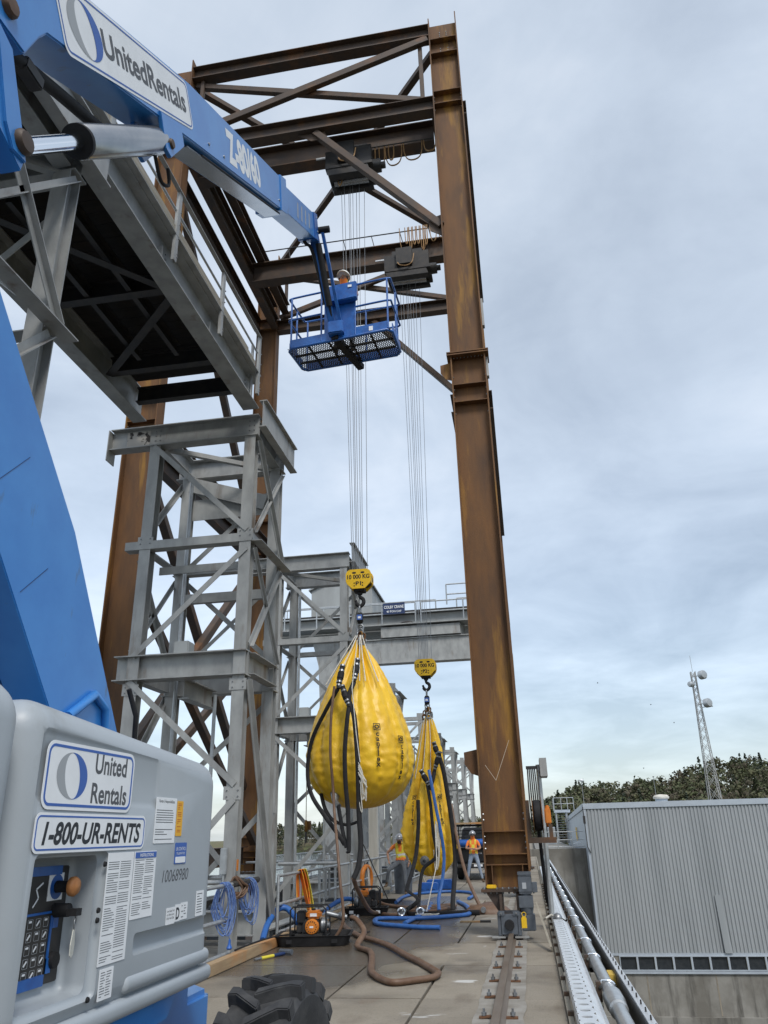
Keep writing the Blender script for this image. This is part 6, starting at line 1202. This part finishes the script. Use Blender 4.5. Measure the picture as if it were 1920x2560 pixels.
# ================================================================== POWERHOUSE
PH = thing('powerhouse', 'large powerhouse clad in grey ribbed metal below the dam', 'building', (18, 60, -26)); yp = 60.0
b = MB(); nr = 150; x0_ = 3.85; wid = .24; prev = None; v = []; zt1, zb1 = 3.05, -5.88
random.seed(6)
for i in range(nr):
    x = x0_ + wid * i
    for dx, dy in ((0, 0), (.12, 0), (.15, .065), (.21, .065)): v.append((x + dx, yp + dy, 0))
k = len(v); b.add([(x, y, zb1) for x, y, z in v] + [(x, y, zt1) for x, y, z in v], [(i, i + 1, k + i + 1, k + i) for i in range(k - 1)]); b.build('metal_cladding', CLAD, PH)
xe = x0_ + wid * nr
b = MB(); zz_ = [-2.46 + (.0 if i % 24 < 20 else .35 if (i // 24) % 3 == 1 else 0) for i in range(k)]
b.add([(x, y - .012, zb1 + .002) for x, y, z in v] + [(v[i][0], v[i][1] - .006, zz_[i]) for i in range(k)], [(i, i + 1, k + i + 1, k + i) for i in range(k - 1)]); b.build('lower_cladding', CLAD, PH)
MB().box(x0_ - .05, xe, yp - .06, yp + .3, 3.054, 3.42).build('parapet', CLADT, PH); MB().box(x0_ - .02, x0_ + .12, yp - .03, yp + .2, zb1, 3.05).build('corner_trim', CLADT, PH)
MB().box(x0_, xe, yp - .05, yp + .3, -6.02, -5.885).build('sill_flashing', CLADT, PH)
MB().prism([(11.66, yp - .09, -2.5), (11.68, yp - .01, -2.5), (11.86, yp - .12, zb1), (11.72, yp - .16, zb1)], (.35, 0, 0)).build('lifted_sheet', CLAD, PH)
MB().prism([(x0_ - .04, yp + .3, 3.36), (x0_ - .04, 90, 2.75), (xe, 90, 2.75), (xe, yp + .3, 3.36)], (0, 0, -.25)).build('roof', CLADT, PH)
MB().prism([(x0_ - .02, yp + .25, 3.1), (x0_ - .02, 90, 2.5), (x0_ - .02, 90, -20), (x0_ - .02, yp + .25, -20)], (.12, 0, 0)).build('side_wall', CLADT, PH)
MB().prism([(x0_ - .10, yp + .3, 3.4), (x0_ - .10, 90, 2.8), (x0_ - .10, 90, 2.45), (x0_ - .10, yp + .3, 3.05)], (.075, 0, 0)).build('side_flashing', CLADT, PH)
MB().box(x0_ - .16, x0_ - .10, 70, 70.6, .9, 1.9).build('yellow_notice', YELP, PH)
for i in range(29):
    x = 5.05 + 1.14 * i; w_ = MB(); ringplate(w_, (x + .55, yp - .02, -6.45), (1, 0, 0), (0, 0, 1), [(.57, .43), (-.57, .43), (-.57, -.43), (.57, -.43)], [(.51, .37), (-.51, .37), (-.51, -.37), (.51, -.37)], .08); wo = w_.build('window', CLADT, PH)
    MB().box(x + .05, x + 1.05, yp + .03, yp + .05, -6.83, -6.07).build('pane', GLASS, wo)
MB().box(x0_ + .05, 5.02, yp, yp + .4, -6.9, -6.025).build('pier', CONW, PH)
MB().box(x0_, xe, yp - .12, yp + .4, -7.05, -6.905).build('window_sill', CLADT, PH)
MB().box(-1.0, xe, yp - .0, yp + .5, -9.4, -7.055).build('upper_wall', CONW, PH); MB().box(-1.0, xe, yp - .35, yp + .5, -9.8, -9.405).build('wall_ledge', CONW, PH); MB().box(-1.0, xe, yp - .1, yp + .5, -26, -9.805).build('lower_wall', CONW, PH)
MB().box(-1.0, x0_ - .03, yp + 2.1, yp + 2.6, -7.0, .48).build('abutment', CONW, PH)
for i in range(7): MB().box(6.6 + 4.3 * i, 6.68 + 4.3 * i, yp - .013, yp - .001, -9.38, -7.06).build('wall_joint', CONC, PH); 
T = thing('roof_vent', 'round capped vent stack on the powerhouse roof', 'vent', (10.15, 66, 3.0)); MB().lathe((10.15, 66, 2.9), [(0, 0), (.46, 0), (.46, .95), (0, .95)], 20).build('vent_stack', CLADT, T, 40); MB().lathe((10.15, 66, 3.78), [(.0, -.02), (.58, -.02), (.60, .12), (.45, .26), (.0, .32)], 20).build('vent_cap', mat('stained_cap', (.62, .60, .54), (.4, .36, .3), .7, 0, 3), T, 40)
T = thing('roof_dome', 'low white dome skylight on the powerhouse roof', 'skylight', (8.4, 68, 3.0)); MB().lathe((8.4, 68, 3.0), [(.62, 0), (.62, .3), (.5, .5), (.25, .58), (0, .6)], 22).build('dome', WHITE, T, 60); MB().lathe((8.4, 68, 2.9), [(.66, 0), (.66, .2), (.6, .22), (0, .22)], 22).build('dome_curb', CLADT, T, 40)
for x, z1_, y, lb in ((9.86, 5.4, 66.4, 'thin whip antenna beside the roof vent stack'), (3.95, 5.0, 60.4, 'thin whip antenna at the left corner of the powerhouse roof')):
    T = thing('whip_antenna', lb, 'antenna', (x, y, 3.3)); MB().cyl((x, y, 2.9), (x, y, z1_), .03, .015, 6).build('mast', SHACK, T); MB().ball((x, y, z1_), .07 if x > 5 else .16, 8, 6, (1, 1, .6)).build('tip', DARKS if x > 5 else WHITE, T, 180)
b = MB(); T = thing('conduit_run', 'black conduit with brackets running down the powerhouse corner', 'conduit', (x0_, 59.9, .4)); b.tube([(3.78, 59.9, 3.2), (3.8, 59.9, 2.2), (3.82, 59.9, .6), (4.0, 59.9, .2)], .03, 6); b.build('pipe', DARKS, T); MB().box(3.72, 3.88, 59.8, 59.95, 2.1, 2.6).build('lamp_box', DARKS, T)
T = thing('handrail', 'galvanized handrail along the top of the concrete abutment', 'railing', (2.5, 62.3, .48))
for i in range(4): MB().tube([(.9 + 1.0 * i, 62.3, .48), (.9 + 1.0 * i, 62.3, 1.62)], .03, 6).build('post', GALVP, T, 60)
for z in (.6, 1.05, 1.6): MB().tube([(.9, 62.3, z), (3.75, 62.3, z)], .03, 6).build('rail', GALVP, T, 60)
b = MB(); T = thing('scrap_pile', 'small pile of white scrap boards on the abutment by the handrail', 'scrap', (3.4, 63, .5)); random.seed(9)
for i in range(6): MB().bar((2.9 + random.random() * .3, 63 + random.random() * .4, .55 + .05 * i), (3.3 + random.random() * .5, 63 + random.random() * .4, .6 + .06 * i), .12, .03).build('board', WHITE, T)
T = thing('utility_cabinet', 'grey utility cabinet at the foot of the stair tower', 'cabinet', (1.95, 80, .5)); MB().box(1.6, 2.3, 80, 80.6, .5, 2.0).build('body', CLADT, T, bevel=.02); MB().box(1.65, 2.25, 79.97, 79.997, .6, 1.9).build('door', GALV, T)
T = thing('stair_tower', 'galvanized stair tower with railed landing at the powerhouse end', 'stairs', (3.1, 84, .5))
for x in (2.65, 3.65):
    for y in (83, 85): MB().bar((x, y, .5), (x, y, 3.5), .12, .12, (0, 1, 0)).build('post', GALVP, T)
MB().box(2.5, 4.0, 82.8, 85.2, 3.3, 3.55).build('landing', CLADT, T)
for i in range(12): MB().box(2.75, 3.55, 83 + .15 * i, 83.2 + .15 * i, .62 + .22 * i, .66 + .22 * i).build('tread', GALVP, T)
for x0, y0, x1, y1 in ((2.5, 82.8, 4.4, 82.8), (2.5, 85.2, 2.5, 82.8)):
    for z in (.55, 1.1): MB().tube([(x0, y0, 3.55 + z), (x1, y1, 3.55 + z - (.0 if x0 == x1 else .0))], .035, 6).build('rail', GALVP, T, 60)
for x, y in ((2.5, 82.8), (3.2, 82.8), (3.8, 82.8), (4.4, 82.8), (2.5, 84), (2.5, 85.2)): MB().tube([(x, y, 3.5), (x, y, 4.65)], .035, 6).build('rail_post', GALVP, T, 60)
# lattice mast
LT = thing('lattice_mast', 'tall steel lattice radio mast rising behind the powerhouse roof', 'mast', (32, 150, 0)); cxm, cym = 32.0, 150.0
def mastw(z): return 1.9 - 1.15 * min(1, max(0, z - 4) / 20)
lev = [0, 3, 5.6, 8, 10, 12, 13.8, 15.5, 17, 18.5, 20, 21.4, 22.8, 24.1, 25.4, 26.7, 28]
cor = lambda z: [Vector((cxm + mastw(z) * a, cym + mastw(z) * c, z)) for a, c in ((-.5, -.5), (.5, -.5), (.5, .5), (-.5, .5))]
for i in range(4): MB().tube([cor(z)[i] for z in lev], .085, 5).build('mast_leg', GALV, LT)
for a, c in zip(lev[:-1], lev[1:]):
    A, B_ = cor(a), cor(c); b = MB()
    for i in range(4):
        MB().tube([A[i], B_[(i + 1) % 4]], .045, 4).build('lattice_brace', GALV, LT)
        if i % 2 == 0: MB().tube([A[(i + 1) % 4], B_[i]], .045, 4).build('lattice_brace', GALV, LT)
for px, py, rr, lb in ((1752, 1688, .8, 'drum'), (1765, 1758, .8, 'drum'), (1731, 1711, .5, 'drum')):
    c_ = at(px, py, y=148.8); MB().lathe(c_, [(0, 0), (rr, 0), (rr, .7), (rr * .8, .9), (0, .95)], 20, (.5, -.8, 0) if rr > .6 else (-.7, -.6, 0)).build('dish_drum', GALVP, LT, 40)
    MB().tube([c_, (cxm, cym, c_.z)], .07, 5).build('dish_arm', GALV, LT)
MB().tube([(cxm, cym, 28), (cxm, cym, 31)], .04, 5).build('mast_spike', GALV, LT); b = MB(); MB().tube([(32.4, 149.5, 21.5), (34.2, 148.8, 21.5)], .06, 5).build('side_arm', GALV, LT); MB().tube([(32.4, 149.5, 22.9), (34.2, 148.8, 21.5)], .04, 5).build('side_arm', GALV, LT)
random.seed(12)
for i, (px, py, lb) in enumerate(((1494, 1708, 'tiny dark bird high left of the radio mast'), (1627, 1762, 'tiny dark bird in mid sky, left of the lower mast dish'), (1685, 1807, 'tiny dark bird lowest but one, near the mast'), (1609, 1921, 'tiny dark bird just above the wood'))):
    c_ = at(px, py, y=110); b = MB(); b.ball(c_, .04, 8, 6, (1.8, .8, .8)); o_ = len(b.v)
    for s in (-1, 1): b.add([c_ + Vector((-.07, 0, .03)), c_ + Vector((.1, 0, .03)), c_ + Vector((.02, s * .2, .10)), c_ + Vector((-.07, s * .32, .04))], [(0, 1, 2, 3)])
    lone(b, 'bird', DARKS, lb, 'bird', group='birds over the wood')
# ================================================================== TRUCK
TK = thing('pickup_truck', 'black pickup truck with rack parked behind the crane leg', 'truck', (-1.9, 34.5, 0)); tx0, tx1, ty = -3.05, -1.15, 33.2
MB().box(tx0, tx1, ty, ty + 2.2, .62, 1.18).build('bed', TRUCK, TK, bevel=.04); MB().box(tx0 + .05, tx1 - .05, ty + 2.2, ty + 5.4, .6, 1.2).build('body', TRUCK, TK, bevel=.06)
MB().prism([(tx0 + .08, ty + 2.25, 1.2), (tx0 + .2, ty + 2.4, 1.92), (tx0 + .2, ty + 3.7, 1.92), (tx0 + .08, ty + 4.3, 1.2)], (tx1 - tx0 - .2, 0, 0)).build('cab', TRUCK, TK, bevel=.05)
tg = MB().box(tx0 + .1, tx1 - .1, ty - .04, ty - .002, .66, 1.12).build('tailgate', TRUCK, TK, bevel=.02); MB().box(-2.25, -1.95, ty - .06, ty - .041, .94, 1.0).build('tailgate_handle', CHROME, tg)
MB().box(tx0 + .02, tx1 - .02, ty - .16, ty - .045, .45, .60).build('bumper', DARKS, TK, bevel=.03)
MB().box(-2.28, -1.95, ty - .165, ty - .161, .5, .58).build('licence_plate', WHITE, TK)
for x in (tx0 + .02, tx1 - .11): MB().box(x, x + .09, ty - .06, ty - .003, .75, 1.1).build('tail_light', TAIL, TK)
MB().box(tx0 + .3, tx1 - .3, ty + 2.21, ty + 2.36, 1.3, 1.8).build('rear_window', GLASS, TK)
for x in (tx0 + .14, tx1 - .14):
    for y in (ty + 1.1, ty + 4.5):
        w_ = MB().lathe((x - .14, y, .39), [(.0, 0), (.24, 0), (.36, .02), (.39, .06), (.39, .22), (.36, .26), (.24, .28), (0, .28)], 24, (1, 0, 0)).build('wheel', BLACK, TK, 40); MB().lathe((x - .15, y, .39), [(0, 0), (.22, 0), (.22, .3), (0, .3)], 18, (1, 0, 0)).build('rim', MOTOR, w_, 40)
for x in (tx0 + .06, tx1 - .06): 
    for y in (ty + .1, ty + 2.0): MB().bar((x, y, 1.18), (x, y, 2.0), .05, .05, (0, 1, 0)).build('rack_post', BLACK, TK)
for z in (1.32, 1.44, 1.56, 1.68, 1.80): MB().tube([(tx0 + .06, ty + .1, z), (tx1 - .06, ty + .1, z)], .018, 6).build('rack_bar', BLACK, TK)
for y in (ty + .1, ty + 2.0): MB().tube([(tx0, y, 1.99), (tx1, y, 1.99)], .035, 6).build('rack_beam', BLACK, TK)
lone(MB().box(tx0 - .1, tx1 + .1, ty - .2, ty + .25, 2.03, 2.10), 'scaffold_board', WOOD, 'pale board lying across the rack of the black truck', 'board', bevel=.01)
T = thing('tarp_roll', 'rolled blue tarpaulin lying on the tail of the black truck', 'tarp', (-2.1, 33.0, 1.2)); MB().tube(spline([(-3.0, 33.15, 1.35), (-2.4, 33.12, 1.34), (-1.9, 33.12, 1.36), (-1.35, 33.15, 1.34)], 4), .16, 14, flat=.85).build('roll', BLPL, T, 60)
# ================================================================== PEOPLE
def skin_mesh(verts, edges, radii, root=0, sub=2):
    me = bpy.data.meshes.new('sk'); me.from_pydata([tuple(v) for v in verts], edges, []); o = bpy.data.objects.new('sk', me); COL.objects.link(o)
    md = o.modifiers.new('skin', 'SKIN'); md.use_smooth_shade = True; md.branch_smoothing = .3
    for i, r in enumerate(radii):
        r = r if isinstance(r, tuple) else (r, r); me.skin_vertices[0].data[i].radius = r
        me.skin_vertices[0].data[i].use_root = (i == root)
    sb = o.modifiers.new('sub', 'SUBSURF'); sb.levels = sub; sb.render_levels = sub
    dg = bpy.context.evaluated_depsgraph_get(); r = bpy.data.meshes.new_from_object(o.evaluated_get(dg)); bpy.data.objects.remove(o); return r
def person(label, loc, yaw, J, mats, hands, extras=None, name='person'):
    """J: joint name -> local position (facing -Y); one continuous skinned body, then clothing on top"""
    T = thing(name, label, 'person', (0, 0, 0), 'workers'); V = {k: Vector(v) for k, v in J.items()}
    names = list(V); idx = {k: i for i, k in enumerate(names)}
    rad = dict(pelvis=(.155, .115), spine=(.145, .11), chest=(.175, .12), neck=.058, jaw=.07, head=(.083, .098), crown=.06, nose=.02)
    for s in 'lr': rad.update({'sh' + s: .068, 'el' + s: .046, 'wr' + s: .031, 'hip' + s: .095, 'kn' + s: .064, 'an' + s: .045, 'heel' + s: .045, 'toe' + s: .036})
    ed = [('pelvis', 'spine'), ('spine', 'chest'), ('chest', 'neck'), ('neck', 'jaw'), ('jaw', 'head'), ('head', 'crown')]
    for s in 'lr': ed += [('chest', 'sh' + s), ('sh' + s, 'el' + s), ('el' + s, 'wr' + s), ('pelvis', 'hip' + s), ('hip' + s, 'kn' + s), ('kn' + s, 'an' + s), ('an' + s, 'heel' + s), ('heel' + s, 'toe' + s)]
    body = skin_mesh([V[k] for k in names], [(idx[a], idx[c]) for a, c in ed], [rad[k] for k in names], idx['pelvis'])
    bm = bmesh.new(); bm.from_mesh(body)
    for s in 'lr':                                            # five separate bent fingers on each palm
        w = V['wr' + s]; d = (Vector(hands[s][0])).normalized(); nrm = Vector(hands[s][1]).normalized(); sd_ = d.cross(nrm).normalized()
        hv = [w - d * .01, w + d * .045, w + d * .085]; he = [(0, 1), (1, 2)]; hr = [(.026, .020), (.038, .017), (.036, .014)]
        for i, (o_, ln) in enumerate(((-.030, .070), (-.010, .080), (.010, .075), (.029, .058))):
            b0 = w + d * .088 + sd_ * o_; k0 = len(hv); hv += [b0, b0 + d * ln * .5 + nrm * .008, b0 + d * ln * .85 + nrm * ln * .35]; he += [(2, k0), (k0, k0 + 1), (k0 + 1, k0 + 2)]; hr += [.0095, .0088, .0075]
        k0 = len(hv); b0 = w + d * .03 - sd_ * .036; hv += [b0, b0 + d * .035 - sd_ * .02 + nrm * .01, b0 + d * .062 - sd_ * .022 + nrm * .02]; he += [(1, k0), (k0, k0 + 1), (k0 + 1, k0 + 2)]; hr += [.012, .0105, .0085]
        hm = skin_mesh(hv, he, hr, 0, 1); bm.from_mesh(hm)
    me = bpy.data.meshes.new('body'); bm.to_mesh(me); bm.free()
    seg = [('shirt', 'pelvis', 'spine'), ('shirt', 'spine', 'chest'), ('shirt', 'chest', 'neck'), ('skin', 'neck', 'jaw'), ('skin', 'jaw', 'crown')]
    for s in 'lr': seg += [('shirt', 'sh' + s, 'el' + s), ('skin', 'el' + s, 'wr' + s), ('skin', 'wr' + s, 'wr' + s), ('trousers', 'pelvis', 'hip' + s), ('trousers', 'hip' + s, 'kn' + s), ('trousers', 'kn' + s, 'an' + s), ('boot', 'heel' + s, 'toe' + s)]
    order = ['shirt', 'skin', 'trousers', 'boot']
    for k in order: me.materials.append(mats[k])
    def near(p):
        best = (9, None, 0)
        for c, a, e_ in seg:
            A, B_ = V[a], V[e_]; ab = B_ - A; t = max(0, min(1, (p - A).dot(ab) / max(1e-9, ab.dot(ab)))); d = (p - A - ab * t).length - (.06 if c == 'shirt' and a in ('pelvis', 'spine', 'chest') else 0)
            if d < best[0]: best = (d, c, t, a, e_)
        return best
    kinds = []
    for p in me.polygons:
        d, c, t, a, e_ = near(p.center)
        if c == 'shirt' and a.startswith('sh') and t > mats.get('sleeve', .62): c = 'skin'
        if a == 'pelvis' and c == 'shirt' and p.center.z < V['pelvis'].z + .02: c = 'trousers'
        if a.startswith('kn') and t > .93: c = 'boot'
        p.material_index = order.index(c); p.use_smooth = True; kinds.append((c, a, t))
    me.name = 'body'; o = bpy.data.objects.new('body', me); COL.objects.link(o); o.parent = T
    # vest or printed shirt front: the torso faces lifted a little, with stripes
    vb = MB(); vmap = {}
    for p, (c, a, t) in zip(me.polygons, kinds):
        if c != 'shirt' or a.startswith('sh'): continue
        f = []
        for vi in p.vertices:
            if vi not in vmap: v = me.vertices[vi]; vmap[vi] = len(vb.v); vb.v.append(tuple(v.co + v.normal * .012))
            f.append(vmap[vi])
        z = (p.center.z - V['pelvis'].z) / (V['neck'].z - V['pelvis'].z); x = p.center.x - V['chest'].x
        mi = 0
        if mats['stripes'] == 'vest': mi = 2 if .26 < z < .40 else 1 if (.20 < z < .46) or (.06 < abs(x) < .135 and z > .4 and p.center.y < V['chest'].y) else 0
        else: mi = 1 if abs(abs(x) - .12 * (abs(z - .5) * 1.5 + .25)) < .035 else 0
        vb.f.append(f); vb.mi.append(mi)
    if mats['stripes'] == 'vest' or True: vb.build('safety_vest' if mats['stripes'] == 'vest' else 'shirt_front', [HIVIS, LIME, REFL], T, 180)
    H_ = V['head']; up = (V['crown'] - V['jaw']).normalized(); fw = (V['nose'] - H_); fw = (fw - up * fw.dot(up)).normalized(); rt = fw.cross(up)
    hb = MB(); n = 20; v = []
    for k in range(8):
        a = k / 7 * math.pi / 2
        for j in range(n):
            t = 2 * math.pi * j / n; r_ = .135 * math.cos(a); v.append(H_ + up * (.035 + .125 * math.sin(a)) + rt * r_ * math.cos(t) * .92 + fw * r_ * math.sin(t) * 1.12)
    f = [(k * n + j, k * n + (j + 1) % n, (k + 1) * n + (j + 1) % n, (k + 1) * n + j) for k in range(7) for j in range(n)] + [tuple(range(n - 1, -1, -1))]
    hb.add(v, f); he_ = hb.build('helmet', mats['helmet'], T, 180)
    bb = MB(); bv = [H_ + up * .036 + rt * .13 * math.cos(t) + fw * .147 * math.sin(t) for t in [math.pi * i / 10 for i in range(11)]]; bo = [H_ + up * .022 + rt * .135 * math.cos(t) + fw * (.15 * math.sin(t) + .06 * math.sin(t) ** 2) for t in [math.pi * i / 10 for i in range(11)]]
    bb.add(bv + bo + [p - up * .008 for p in bo], [(i, i + 1, 12 + i, 11 + i) for i in range(10)] + [(11 + i, 12 + i, 23 + i, 22 + i) for i in range(10)]); bb.build('helmet_brim', mats['helmet'], he_)
    for s in (-1, 1): MB().ball(H_ + rt * s * .034 + fw * .093 + up * .008, .012, 8, 6).build('eye', WHITE if not mats.get('glasses') else DARKS, o, 180)
    MB().ball(H_ + fw * .105 - up * .022, .017, 8, 6, (1, 1, 1.4)).build('nose', SKIN, o, 180); MB().bar(H_ + fw * .093 - up * .062 - rt * .022, H_ + fw * .093 - up * .062 + rt * .022, .008, .008).build('mouth', mat('lips', (.25, .09, .07)), o)
    for s in (-1, 1): MB().ball(H_ + rt * s * .088, .026, 8, 6, (.5, 1, 1.3)).build('ear', SKIN, o, 180)
    if mats.get('glasses'): MB().bar(H_ + fw * .105 + up * .008 - rt * .07, H_ + fw * .105 + up * .008 + rt * .07, .03, .035).build('sunglasses', DARKS, T, bevel=.01)
    if mats.get('beard'): MB().ball(H_ + fw * .055 - up * .085, .068, 12, 8, (1, .85, .85)).build('beard', HAIR, T, 180)
    hr_ = MB(); hr_.ball(H_ - fw * .03 + up * .0, .098, 12, 8, (.95, .95, .9)); hr_.build('hair', HAIR, T, 180)
    T.location = loc; T.rotation_euler.z = yaw
    return T
BASE = dict(pelvis=(0, 0, .97), spine=(0, .01, 1.14), chest=(0, 0, 1.36), neck=(0, .0, 1.50), jaw=(0, -.03, 1.56), head=(0, -.03, 1.645), crown=(0, -.02, 1.70), nose=(0, -.13, 1.63),
            shl=(-.17, 0, 1.42), ell=(-.24, .02, 1.14), wrl=(-.26, -.08, .90), shr=(.17, 0, 1.42), elr=(.24, .02, 1.14), wrr=(.26, -.08, .90),
            hipl=(-.10, 0, .90), knl=(-.13, -.03, .50), anl=(-.15, .0, .12), heell=(-.15, .03, .05), toel=(-.17, -.17, .04), hipr=(.10, 0, .90), knr=(.13, -.03, .50), anr=(.15, 0, .12), heelr=(.15, .03, .05), toer=(.17, -.17, .04))
del_nose = lambda d: d
J = dict(BASE); J.update(knl=(-.20, -.03, .50), anl=(-.27, .0, .12), heell=(-.27, .03, .05), toel=(-.32, -.16, .04), knr=(.19, -.03, .50), anr=(.28, 0, .12), heelr=(.28, .03, .05), toer=(.34, -.15, .04),
         ell=(-.27, -.06, 1.17), wrl=(-.04, -.20, 1.17), elr=(.27, -.06, 1.17), wrr=(.04, -.22, 1.13))
person('man standing with arms crossed in orange shirt by the black truck', (-2.2, 32.0, 0), R(4), J, dict(shirt=HIVIS, skin=SKIN, trousers=JEANB, boot=BOOT, helmet=HELM, stripes='shirt', glasses=True),
       dict(l=((1, -.1, .1), (0, .3, -1)), r=((-1, -.1, .1), (0, .3, -1))))
J = dict(BASE); J.update(chest=(0, -.03, 1.36), neck=(.0, -.07, 1.49), jaw=(0, -.13, 1.52), head=(0, -.15, 1.60), crown=(0, -.15, 1.665), nose=(0, -.245, 1.55),
         shl=(-.17, -.03, 1.42), ell=(-.43, .02, 1.20), wrl=(-.38, -.04, .98), shr=(.18, -.03, 1.41), elr=(.30, .04, 1.15), wrr=(.27, -.02, .91),
         knl=(-.36, -.18, .72), anl=(-.46, -.06, .36), heell=(-.46, -.03, .28), toel=(-.50, -.23, .24), knr=(.12, -.02, .50), anr=(.13, .02, .12), heelr=(.13, .05, .05), toer=(.15, -.15, .04))
person('bearded man in striped orange vest with one foot raised by the railing', (-4.1, 26.25, 0), R(-2), J, dict(shirt=HIVIS, skin=SKIN, trousers=JEAN, boot=BOOT, helmet=HELM, stripes='vest', beard=True, sleeve=.5),
       dict(l=((.25, -.3, -1), (1, 0, .2)), r=((-.2, -.2, -1), (-1, 0, 0))))
lone(MB().box(-4.66, -4.45, 26.0, 26.3, .16, .235), 'step_block', OLDW, 'timber step under the raised foot of the bearded man', 'block')
J = dict(BASE); J.update(ell=(-.26, -.10, 1.16), wrl=(-.18, -.32, 1.12), elr=(.26, -.10, 1.16), wrr=(.18, -.32, 1.12))
person('operator in white helmet standing inside the blue work platform', (-2.56, 11.50, 9.83), R(0), {k: (v[0], v[1], v[2]) for k, v in J.items()}, dict(shirt=HIVIS, skin=SKIN, trousers=JEAN, boot=BOOT, helmet=HELW, stripes='vest'),
       dict(l=((.1, -1, -.2), (0, 0, -1)), r=((-.1, -1, -.2), (0, 0, -1))))
